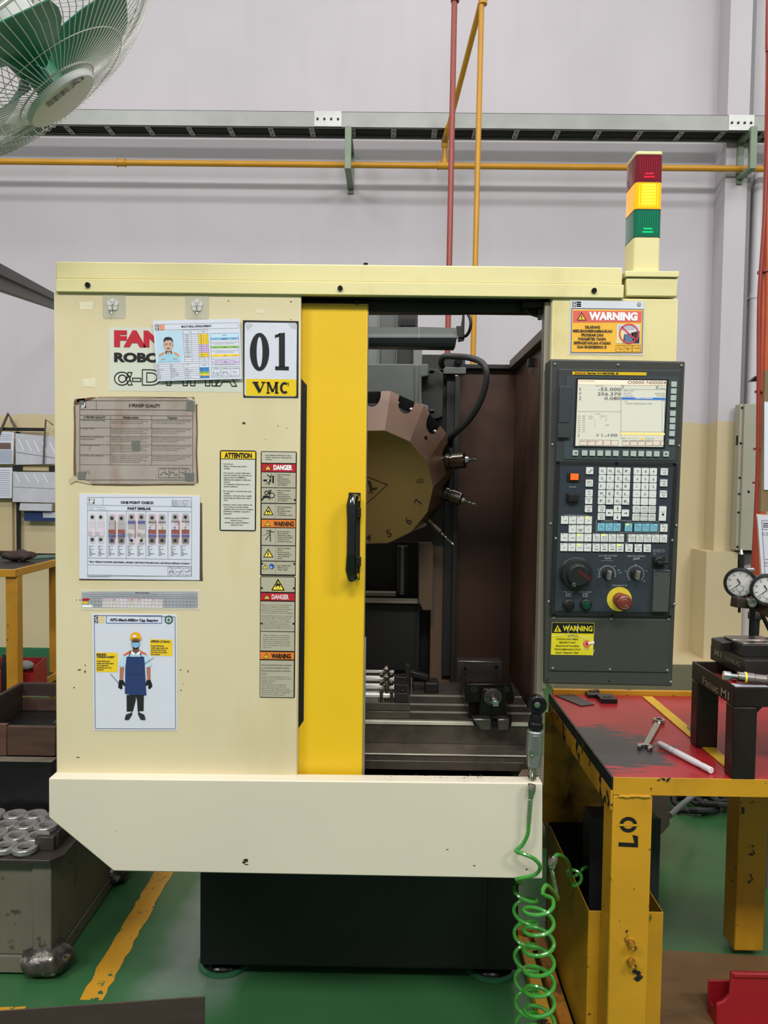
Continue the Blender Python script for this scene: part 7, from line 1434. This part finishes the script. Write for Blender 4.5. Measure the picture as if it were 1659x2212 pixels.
# ================================================================== AIR RATCHET AND COILED HOSE
ra = thing('air_ratchet', 'silver and black air ratchet hanging beside the door post', 'air tool', P(1152, 1690, 1.905)); Yr = 1.912
def pr(x, y, o=0): return P(x, y, Yr - o)
MB().lathe(pr(1160, 1521), (0, -1, 0), [(.0, -.014), (.0215, -.014), (.0235, -.010), (.0235, .010), (.020, .014), (.011, .014), (.010, .018), (0, .018)], 24).build('ratchet_head', mat('tool_black', (34, 34, 36), .25, .6), ra)
MB().lathe(pr(1160, 1522, .0185), (0, -1, 0), [(.0075, 0), (.0075, .003), (.003, .004), (0, .004)], 16).build('head_cap', SPC, ra)
MB().lathe(pr(1159, 1540), pr(1157, 1572) - pr(1159, 1540), [(.012, 0), (.0155, .012), (.0155, .022), (.019, .026), (.019, .038)], 20).build('neck', MATS['tool_black'], ra)
sl = mat('satin_aluminium', (150, 152, 150), .32, .7)
MB().lathe(pr(1156, 1577), pr(1152, 1655) - pr(1156, 1577), [(.018, 0), (.0205, .003), (.0205, .05), (.018, .078), (.0165, .091), (.012, .093)], 24).build('body', sl, ra)
MB().lathe(pr(1149, 1628, .019), (0, -1, 0), [(.0075, 0), (.0075, .0025), (.0042, .0028), (.0035, .001), (0, .001)], 16).build('throttle_button', SPC, ra)
MB().obox(pr(1157, 1610, .0195), ((1, 0, 0), (0, 1, 0), (0, 0, 1)), (.0075, .0015, .024)).build('grip_flat', mat('satin_flat', (128, 130, 128), .35, .7), ra, .001)
MB().lathe(pr(1151, 1656, .0), pr(1149, 1690) - pr(1151, 1656), [(.008, 0), (.008, .008), (.010, .010), (.010, .016), (.007, .018), (.007, .026), (.0105, .028), (.0105, .040)], 18).build('coupler', SPC, ra)
hs = thing('coiled_air_hose', 'green coiled air hose hanging in front of the machine corner', 'hose', P(1150, 2180, 1.82)); GH = mat('green_hose', (52, 128, 44), .25, coat=.4)
Yh = 1.872
MB().lathe(P(1149, 1694, 1.875), P(1146, 1720, 1.87) - P(1149, 1694, 1.875), [(.0095, 0), (.0105, .004), (.0105, .018), (.008, .024), (.0075, .032)], 16).build('hose_coupler', SPC, hs)
def spring(p0, p1, r, turns, w, name='strain_spring'):
    d_ = (p1 - p0).normalized(); a = d_.orthogonal().normalized(); b = d_.cross(a); n = turns * 10
    MB().tube([p0.lerp(p1, k / n) + (a * math.cos(k * .6283) + b * math.sin(k * .6283)) * r for k in range(n + 1)], w, 5).build(name, SPC, hs)
spring(P(1146, 1718, Yh), P(1142, 1777, Yh), .0058, 14, .0011)
pts = [P(1147, 1712, Yh), P(1145, 1745, Yh), P(1142, 1780, Yh), P(1140, 1802, Yh), P(1128, 1825, Yh), P(1114, 1838, Yh - .005), P(1132, 1845, Yh - .02), P(1155, 1856, Yh - .02), P(1167, 1872, Yh - .015), P(1158, 1888, Yh - .0), P(1135, 1895, Yh), P(1116, 1899, Yh)]
# rear coil (hangs lower, behind), then the front coil coming back up
def coil(cx0, cy0, cx1, cy1, Y, r, turns, ph=0, dirn=1):
    out = []; n = turns * 14
    for k in range(n + 1):
        t = k / n; c = P(cx0 + (cx1 - cx0) * t, cy0 + (cy1 - cy0) * t, Y); a = ph + dirn * k * 2 * math.pi / 14; out.append(c + Vector((r * math.cos(a), r * math.sin(a), 0)))
    return out
rear = coil(1134, 1915, 1140, 2262, 1.97, .030, 7, ph=2.5); front = coil(1166, 2290, 1163, 1945, 1.80, .0355, 8, ph=.3)
pts += [P(1125, 1908, Yh + .03)] + rear; o1 = hose('hose', pts, .0049, GH, hs, n=8, sub=3)
conn = [rear[-1], P(1150, 2300, 1.92), front[0]]; hose('hose', conn, .0049, GH, hs, n=8, sub=6)
end = [P(1175, 1925, 1.81), P(1192, 1916, 1.83), P(1205, 1945, 1.87), P(1208, 1948, 1.90), P(1200, 1930, 1.92)]
p_s0, p_s1 = P(1201, 1936, 1.93), P(1193, 1880, 1.95)
hose('hose', front + [P(1172, 1930, 1.80), P(1180, 1912, 1.82), P(1195, 1925, 1.86), P(1205, 1943, 1.90), p_s0], .0049, GH, hs, n=8, sub=3)
spring(P(1204, 1942, 1.925), P(1191, 1872, 1.95), .0062, 17, .0012); hose('hose', [P(1204, 1942, 1.925), P(1195, 1910, 1.94), P(1191, 1872, 1.95)], .0049, GH, hs, n=8)
MB().lathe(P(1190, 1874, 1.95), P(1197, 1850, 1.955) - P(1190, 1874, 1.95), [(.009, 0), (.0115, .004), (.0125, .024), (.0105, .030)], 18).build('hose_coupler', SPC, hs)
hose('hose', [P(1196, 1852, 1.955), P(1206, 1846, 1.97), P(1222, 1855, 2.02), P(1232, 1875, 2.1), P(1234, 1900, 2.2)] + [P(1240 + 16 * math.sin(k * .9), 1902 - k * 3 + 12 * math.cos(k * .9), 2.21 + .008 * k) for k in range(9)] + [P(1258, 1878, 2.27), P(1272, 1870, 2.3)], .0049, GH, hs, n=8)
# ================================================================== LEFT SIDE OF THE MACHINE
BGR = mat('grubby_grey_paint', (106, 102, 88), .5, var=.14, vscale=4, spots=[((54, 48, 40), 14, .60, .06, (1, 1, 1), .8), ((74, 68, 56), 2.0, .5, .2, (1, 1, 1), .5)])
DTOP = mat('oily_top_plate', (66, 60, 54), .35, .35, var=.25, vscale=9)
ZC = P(60, 1858, 2.37).z; YL = 2.40; xe = P(110, 1860, YL).x; lc = thing('parts_cabinet', 'grubby grey low steel cabinet carrying steel rings, lower left', 'cabinet', (xe - .5, 2.7, 0)); xL = -2.3
xq = P(127, 1858, 2.37).x
MB().add([(xL, 2.37, ZC - .012), (xq - .03, 2.37, ZC - .012), (xq, 2.41, ZC - .012), (xq, 3.50, ZC - .012), (xL, 3.50, ZC - .012), (xL, 2.37, ZC), (xq - .03, 2.37, ZC), (xq, 2.41, ZC), (xq, 3.50, ZC), (xL, 3.50, ZC)], [(4, 3, 2, 1, 0), (5, 6, 7, 8, 9), (0, 1, 6, 5), (1, 2, 7, 6), (2, 3, 8, 7), (3, 4, 9, 8), (4, 0, 5, 9)]).build('top_plate', DTOP, lc, .002)
xp = P(70, 1980, YL).x; zr1, zr0 = P(60, 2068, YL).z, P(60, 2104, YL).z
MB().box(xp, xe, YL, YL + .055, .075, ZC - .0125).build('corner_post', BGR, lc, .003)
MB().box(xL, xp - .001, YL + .004, YL + .03, zr0, zr1).build('bottom_rail', BGR, lc, .002); MB().box(xL, xp - .001, YL + .004, YL + .03, P(40, 1872, YL).z, ZC - .0125).build('top_rail', BGR, lc, .002)
MB().box(xL, xp - .003, YL + .012, YL + .024, zr1 + .002, P(40, 1872, YL).z - .002).build('door_panel', BGR, lc, .002)
MB().box(xe - .012, xe - .003, YL + .056, 3.40, zr1 - .01, ZC - .0125).build('side_panel', BGR, lc, .002); MB().box(xe - .03, xe, YL + .056, 3.40, zr0 - .005, zr1 - .014).build('side_rail', BGR, lc, .002)
MB().box(xe - .055, xe, 3.401, 3.45, .075, ZC - .0125).build('corner_post', BGR, lc, .003); MB().box(xL, xe - .056, 3.42, 3.44, zr0, ZC - .0125).build('rear_panel', BGR, lc)
FOIL = mat('crumpled_foil', (92, 88, 82), .28, .7, var=.4, vscale=26, spots=[((170, 166, 158), 24, .58, .05, (1, 1, 1), .9)], bump=1.0, bscale=34)
for (fx_, fy_) in ((xe - .028, YL + .03), (xe - .028, 2.99), (xe - .028, 3.42)):
    m_ = MB().ball((fx_, fy_, .048), .086, 20, (1, .85, .6)); m_.v = [(fx_ + (a - fx_) * (1 + .10 * math.sin(a * 90 + c * 70) + .05 * math.sin(b * 130)), fy_ + (b - fy_) * (1 + .09 * math.sin(b * 80 + a * 60)), max(.0005, c)) for a, b, c in m_.v]; m_.build('foil_wrapped_foot', FOIL, lc)
# rings standing on the plate
zr_ = ZC + .020; RING = mat('machined_ring', (190, 188, 184), .32, .7, var=.1, vscale=30)
rg_pts = [(-14, 1755), (33, 1757), (76, 1757), (112, 1763), (14, 1779), (56, 1779), (99, 1781), (-10, 1797), (34, 1803), (80, 1804), (11, 1826), (54, 1828)]
tray = thing('ring_tray', 'dark steel tray with raised edges holding the bright rings', 'tray', (PZ(30, 1800, ZC).x, PZ(30, 1800, ZC).y, ZC))
t0, t1 = PZ(-80, 1856, ZC + .001), PZ(118, 1760, ZC); xm = PZ(112, 1838, ZC).x + .008
MB().box(xm - .9, xm, 2.452, 2.715, ZC + .0003, ZC + .004).build('tray_floor', DARK, tray); MB().box(xm, xm + .006, 2.45, 2.715, ZC + .0003, ZC + .055).build('tray_side', DTOP, tray, .001)
p0, p1 = PZ(73, 1840, ZC), PZ(110, 1840, ZC); MB().box(p0.x, xm - .001, 2.43, 2.4515, ZC + .0003, ZC + .045).build('stop_angle', DTOP, tray, .002)
proto = None
RGL = [('back row', 'cut by the picture edge'), ('back row', 'second from the picture edge'), ('back row', 'third from the picture edge'), ('back row', 'half hidden behind the apron'), ('second row', 'nearest the picture edge'), ('second row', 'middle one'), ('second row', 'nearest the machine'), ('third row', 'cut by the picture edge'), ('third row', 'middle one'), ('third row', 'nearest the machine'), ('front row', 'nearest the picture edge'), ('front row', 'beside the stop angle')]
for i, (px, py) in enumerate(rg_pts):
    c = PZ(px, py, zr_); c.z = ZC + .0045; ang = rr.uniform(0, 1)
    if proto is None:
        proto = MB().lathe(c, (0, 0, 1), [(.022, 0), (.0375, 0), (.0385, .001), (.0385, zr_ - ZC - .006), (.0375, zr_ - ZC - .0045), (.0225, zr_ - ZC - .0045), (.022, zr_ - ZC - .006)], 32, closed=True).build('steel_ring', RING); o = proto
    else: o = proto.copy(); C.objects.link(o)
    o.location = c
    tag(o, 'bright machined steel ring in the %s of the tray, %s' % RGL[i], 'ring', 'steel rings in the tray')
# black steel backboard box behind, wooden crate on it
YBk = 2.725; zbk = P(60, 1645, YBk).z
MB_ = MB().box(-2.2, -1.21, YBk, 3.48, ZC + .0003, zbk); bk = MB_.build('steel_trough', mat('black_scuffed_sheet', (24, 24, 25), .4, .2, var=.3, vscale=7, spots=[((110, 110, 110), 6, .74, .05, (1, 1, 1), .5)]), None, .003)
MB().box(-2.62, xl - .09, YBk - .008, YBk + .03, zbk + .0003, zbk + .010).build('lip', mat('scuffed_lip', (110, 104, 92), .4, .3, var=.3, vscale=12), None) if 0 else None
MB().box(-2.2, -1.21, YBk - .004, YBk + .045, zbk, zbk + .0004).build('lip', mat('scuffed_lip', (120, 112, 98), .45, .2, var=.35, vscale=14), bk)
tag(bk, 'black scuffed steel box standing behind the ring cabinet', 'box')
WD = [mat('crate_wood_%s' % n, c, .65, var=.3, vscale=6, stretch=(1, 1, 5), spots=[((40, 26, 20), 8, .56, .12, (1, 1, 1), .8)]) for n, c in (('brown', (72, 50, 38)), ('dark', (50, 36, 30)), ('red', (88, 60, 46)))]
zc0 = zbk + .0005; yc0, yc1 = YBk + .05, (1.62 - zbk - .122) * 1660 / 459; xcR = -1.22; xcL = -1.62
cr = thing('wooden_crate', 'open crate of dark stained planks on the black box', 'crate', ((xcL + xcR) / 2, 3.15, zc0)); hz = .122
MB().box(xcL, -1.40, yc0, yc0 + .02, zc0, zc0 + hz - .005).build('plank', WD[2], cr, .002); MB().box(-1.398, xcR, yc0, yc0 + .02, zc0 + .002, zc0 + hz - .012).build('plank', WD[0], cr, .002)
for k in range(2): MB().box(xcL, xcR, yc1, yc1 + .02, zc0 + k * .066, zc0 + k * .066 + .056).build('plank', WD[k], cr, .002)
MB().box(xcL, xcL + .02, yc0 + .021, yc1 - .001, zc0, zc0 + hz).build('plank', WD[1], cr, .002); MB().box(xcR - .02, xcR, yc0 + .021, yc1 - .001, zc0, zc0 + hz).build('plank', WD[1], cr, .002)
MB().box(xcL + .3, xcL + .34, yc1 - .042, yc1 - .001, zc0, zc0 + hz + .01).build('batten', WD[0], cr, .002); MB().box(xcL + .021, xcR - .021, 2.97, 3.0, zc0 + .0, zc0 + .02).build('plank', WD[1], cr, .002)
# yellow tool cart far left
Yc_ = 4.77; zt_c = 1.10; CY = mat('cart_yellow', (182, 128, 34), .45, var=.12, vscale=8, spots=[((90, 60, 30), 24, .66, .03, (1, 1, 1), .8)])
f0 = PZ(33, 1229, zt_c); xR = f0.x; ct = thing('tool_cart', 'yellow steel tool cart with two shelves by the back wall', 'cart', (xR - .4, Yc_ + .3, 0)); y0_ = f0.y; y1_ = y0_ + .62; xLc = xR - .9
legw = .065
MB().box(xLc, xR, y0_, y0_ + .02, zt_c - .045, zt_c - .004).build('top_rail', CY, ct, .002); MB().box(xR - .02, xR, y0_ + .0205, y1_, zt_c - .045, zt_c - .004).build('top_rail', CY, ct, .002); MB().box(xLc, xR - .0205, y0_ + .0205, y1_, zt_c - .016, zt_c - .005).build('top_shelf', DARK, ct)
zs = .395
MB().box(xLc, xR, y0_, y0_ + .02, zs - .04, zs).build('lower_rail', CY, ct, .002); MB().box(xR - .02, xR, y0_ + .0205, y1_, zs - .04, zs).build('lower_rail', CY, ct, .002); MB().box(xLc, xR - .0205, y0_ + .0205, y1_, zs - .02, zs - .008).build('lower_shelf', DARK, ct)
for lx in (xR - legw, xLc):
    for ly in (y0_ + .0205, y1_ - legw): MB().box(lx, lx + legw * .98, ly, ly + legw, .0, zt_c - .046).build('leg', CY, ct, .003)
RD2 = mat('red_bin_plastic', (150, 34, 36), .4)
bx = P(87, 1400, y0_ + .20).x; rb = thing('parts_bin', 'red open parts bin on the lower shelf of the cart', 'bin', (bx - .12, y0_ + .3, zs - .008))
MB().box(bx - .30, bx, y0_ + .12, y0_ + .126, zs - .0075, zs + .10).build('front_wall', RD2, rb); MB().box(bx - .30, bx, y0_ + .28, y0_ + .286, zs - .0075, zs + .15).build('rear_wall', RD2, rb)
for xx in (bx - .30, bx - .006): MB().prism([Vector((xx, y0_ + .127, zs - .0075)), Vector((xx, y0_ + .279, zs - .0075)), Vector((xx, y0_ + .279, zs + .16)), Vector((xx, y0_ + .127, zs + .13))], (.006, 0, 0)).build('side_wall', RD2, rb)
MB().box(bx - .29, bx - .01, y0_ + .13, y0_ + .275, zs - .007, zs).build('bottom', RD2, rb)
cl = thing('rag_heap', 'orange and grey rags heaped in the red parts bin', 'rags', (bx - .14, y0_ + .28, zs + .0)); MB().ball((bx - .17, y0_ + .20, zs + .07), .068, 14, (1, 1, .7)).build('rag', mat('orange_rag', (150, 96, 40), .8, var=.3, vscale=20), cl); MB().ball((bx - .09, y0_ + .20, zs + .12), .05, 14, (1, 1, .6)).build('rag', mat('grey_rag', (140, 140, 136), .7, var=.3, vscale=20), cl)
tx_ = P(16, 1420, y0_ + .10).x; th = thing('vacuum_flask', 'black vacuum flask on the lower shelf of the cart', 'flask', (tx_, y0_ + .10, zs - .008)); MB().lathe((tx_, y0_ + .10, zs - .0075), (0, 0, 1), [(.030, 0), (.034, .004), (.034, .175), (.028, .19)], 20).build('body', mat('flask_black', (18, 18, 20), .25), th); MB().lathe((tx_, y0_ + .10, zs + .184), (0, 0, 1), [(.026, 0), (.026, .026), (.022, .030)], 20).build('cap', mat('flask_cap', (60, 58, 54), .3, .5), th)
c = PZ(42, 1200, zt_c + .03); m_ = MB().ball((c.x, c.y, zt_c + .028), .09, 18, (1.1, .6, .36)); m_.v = [(a + .01 * math.sin(b * 60 + c2 * 40), b + .01 * math.sin(a * 50), max(zt_c - .0045, c2 + .006 * math.sin(a * 90))) for a, b, c2 in m_.v]; tag(m_.build('oily_cloth', mat('brown_cloth', (56, 40, 36), .8, var=.3, vscale=20)), 'brown oily cloth crumpled on the yellow cart top', 'cloth')
c = PZ(66, 1206, zt_c); tag(MB().prism([Vector((c.x - .25, c.y - .02, zt_c - .004)), Vector((c.x + .03, c.y - .02, zt_c - .004)), Vector((c.x + .2, c.y + .2, zt_c - .004)), Vector((c.x, c.y + .2, zt_c - .004))], (0, 0, .006)).build('clipboard', mat('green_clipboard', (62, 96, 84), .4)), 'green clipboard lying under the cloth on the cart', 'clipboard')
# notice wall: frames, sleeves, sheets
YN = 6.26; NB = mat('beige_board', (192, 174, 136), .55, var=.05, vscale=3); SLV = mat('clear_sleeve', (190, 190, 192), .12, alpha=.35, coat=.8)
def flat(name, label, cat, cs, Y, m, th=.004, group=None): 
    t, d = sheet(name, label, cat, cs, Y, m, th, group=group); d.finish(); return t, d
rk = thing('notice_rack', 'black notice rack with a rail and post on the left wall', 'rack', P(36, 1190, YN)); 
MB().box(P(-90, 925, 6.22).x, P(95, 927, 6.22).x, 6.21, 6.235, P(50, 931, 6.22).z, P(50, 924, 6.22).z).build('rail', RUB, rk); MB().box(P(33, 1100, 6.22).x, P(40, 1100, 6.22).x, 6.236, 6.26, P(36, 1190, 6.22).z, P(36, 932, 6.22).z).build('post', RUB, rk)
for a, b in ((27, 46), (105, 122)): MB().box(P(a, 1010, 6.2).x, P(b, 1010, 6.2).x, 6.205, 6.225, P(36, 1018, 6.2).z, P(36, 1005, 6.2).z).build('bracket', RUB, rk)
MB().box(P(36, 1000, 6.2).x, P(122, 1000, 6.2).x, 6.226, 6.235, P(36, 1016, 6.2).z, P(36, 1008, 6.2).z).build('ledge', NB, rk)
MB().box(P(-90, 1199, 6.2).x, P(121, 1200, 6.2).x, 6.24, 6.29, P(50, 1201, 6.2).z, P(50, 1197, 6.2).z).build('lower_rail', RUB, rk)
hg = thing('hanger_strap', 'dark folded strap hung over the notice rack', 'strap', P(18, 930, 6.2)); MB().tube([P(-12, 965, 6.195), P(2, 930, 6.195), P(18, 893, 6.195), P(27, 912, 6.195), P(36, 926, 6.195)], .011, 6).build('strap', mat('strap_grey', (88, 80, 70), .6), hg)
hq = thing('hex_bar', 'thin bent steel bar hanging beside the sleeves', 'bar', P(97, 1000, 6.17)); MB().tube([P(114, 918, 6.17), P(99, 906, 6.17), P(96, 950, 6.17), P(94, 1003, 6.17)], .007, 6).build('bar', mat('bar_brown', (90, 82, 72), .4, .4), hq)
WSH = mat('sleeve_paper', (188, 188, 196), .35, var=.10, vscale=9)
t, d = sheet('document_sleeve', 'clear sleeve with crumpled white papers, upper one on the rack', 'sleeve', [(34, 936), (124, 944), (124, 1002), (35, 1004)], 6.20, WSH, .006, group='document sleeves'); 
for k in range(5): d.line(40 + k * 17, 948 + k * 2, 52 + k * 17, 972 + k * 2, 1.6, WHT, 2, 'glare_fold')
d.line(36, 977, 124, 990, 1.2, GREYI, 2, 'fold_line'); d.finish()
t, d = sheet('document_sleeve', 'clear sleeve with white papers, lower one on the rack', 'sleeve', [(29, 1019), (124, 1020), (124, 1086), (28, 1084)], 6.19, WSH, .006, group='document sleeves')
for k in range(4): d.line(34 + k * 20, 1024, 44 + k * 20, 1042, 1.4, WHT, 2, 'glare_fold')
d.line(30, 1052, 124, 1056, .9, GREYI, 2, 'fold_line'); d.finish()
t, d = sheet('wall_sheet', 'white sheet with a dark photo strip, far left of the rack', 'sheet', [(-40, 930), (31, 934), (29, 1002), (-40, 1003)], 6.2, PAPER, .004, group='wall sheets'); d.rect(-30, 956, 24, 970, ink((110, 84, 78)), 1, 'photo_strip'); 
for k in range(4): d.line(-30, 938 + k * 4, 26, 938 + k * 4 + .5, .8, GREYI, 1)
d.rect(-30, 972, 27, 1000, ink((160, 168, 184)), 1, 'printed_area'); d.finish()
t, d = sheet('wall_sheet', 'white table sheet below the far left sheet', 'sheet', [(-40, 1010), (27, 1010), (26, 1076), (-40, 1076)], 6.2, PAPER, .004, group='wall sheets')
for k in range(14): d.line(-30, 1016 + k * 4.2, 22, 1016.5 + k * 4.2, .8, GREYI, 1)
d.finish()
t, d = flat('paper_box', 'flat white paper box under the lower sleeve', 'box', [(46, 1087), (114, 1088), (113, 1104), (44, 1102)], 6.2, WSH, .02)
t, d = flat('blue_folder', 'dark blue folder with a white card below the sleeves', 'folder', [(53, 1104), (124, 1104), (124, 1126), (53, 1125)], 6.23, ink((30, 52, 96)), .01); d.rect(94, 1106, 124, 1118, WSH, 1, 'card'); d.finish()
tag(MB().box(-5.5, P(27, 1300, YN).x, 6.265, 6.295, P(10, 1190, YN).z, P(10, 1078, YN).z).build('backing_board', NB), 'beige backing board below the far left sheets', 'board')
# dark steel panel in the near lower left corner
Yn = 1.62; q = [P(-200, 2199, Yn), P(442, 2154, Yn), P(443, 2300, Yn), P(-200, 2300, Yn)]; x0, x1 = q[0].x, q[1].x
pn = thing('steel_barrier', 'dark brown steel sheet barrier standing near the camera, lower left', 'barrier', ((x0 + x1) / 2, Yn, 0)); BRW = mat('dark_brown_steel', (66, 54, 50), .45, .2, var=.12, vscale=6, stretch=(1, 1, 8))
MB().prism([q[0], q[1], Vector((x1, Yn, .04)), Vector((x0, Yn, .04))], (0, .004, 0)).build('sheet', BRW, pn); 
for xx in (x0 + .1, x1 - .1): MB().box(xx, xx + .04, Yn - .10, Yn + .10, 0, .039).build('foot', BRW, pn)
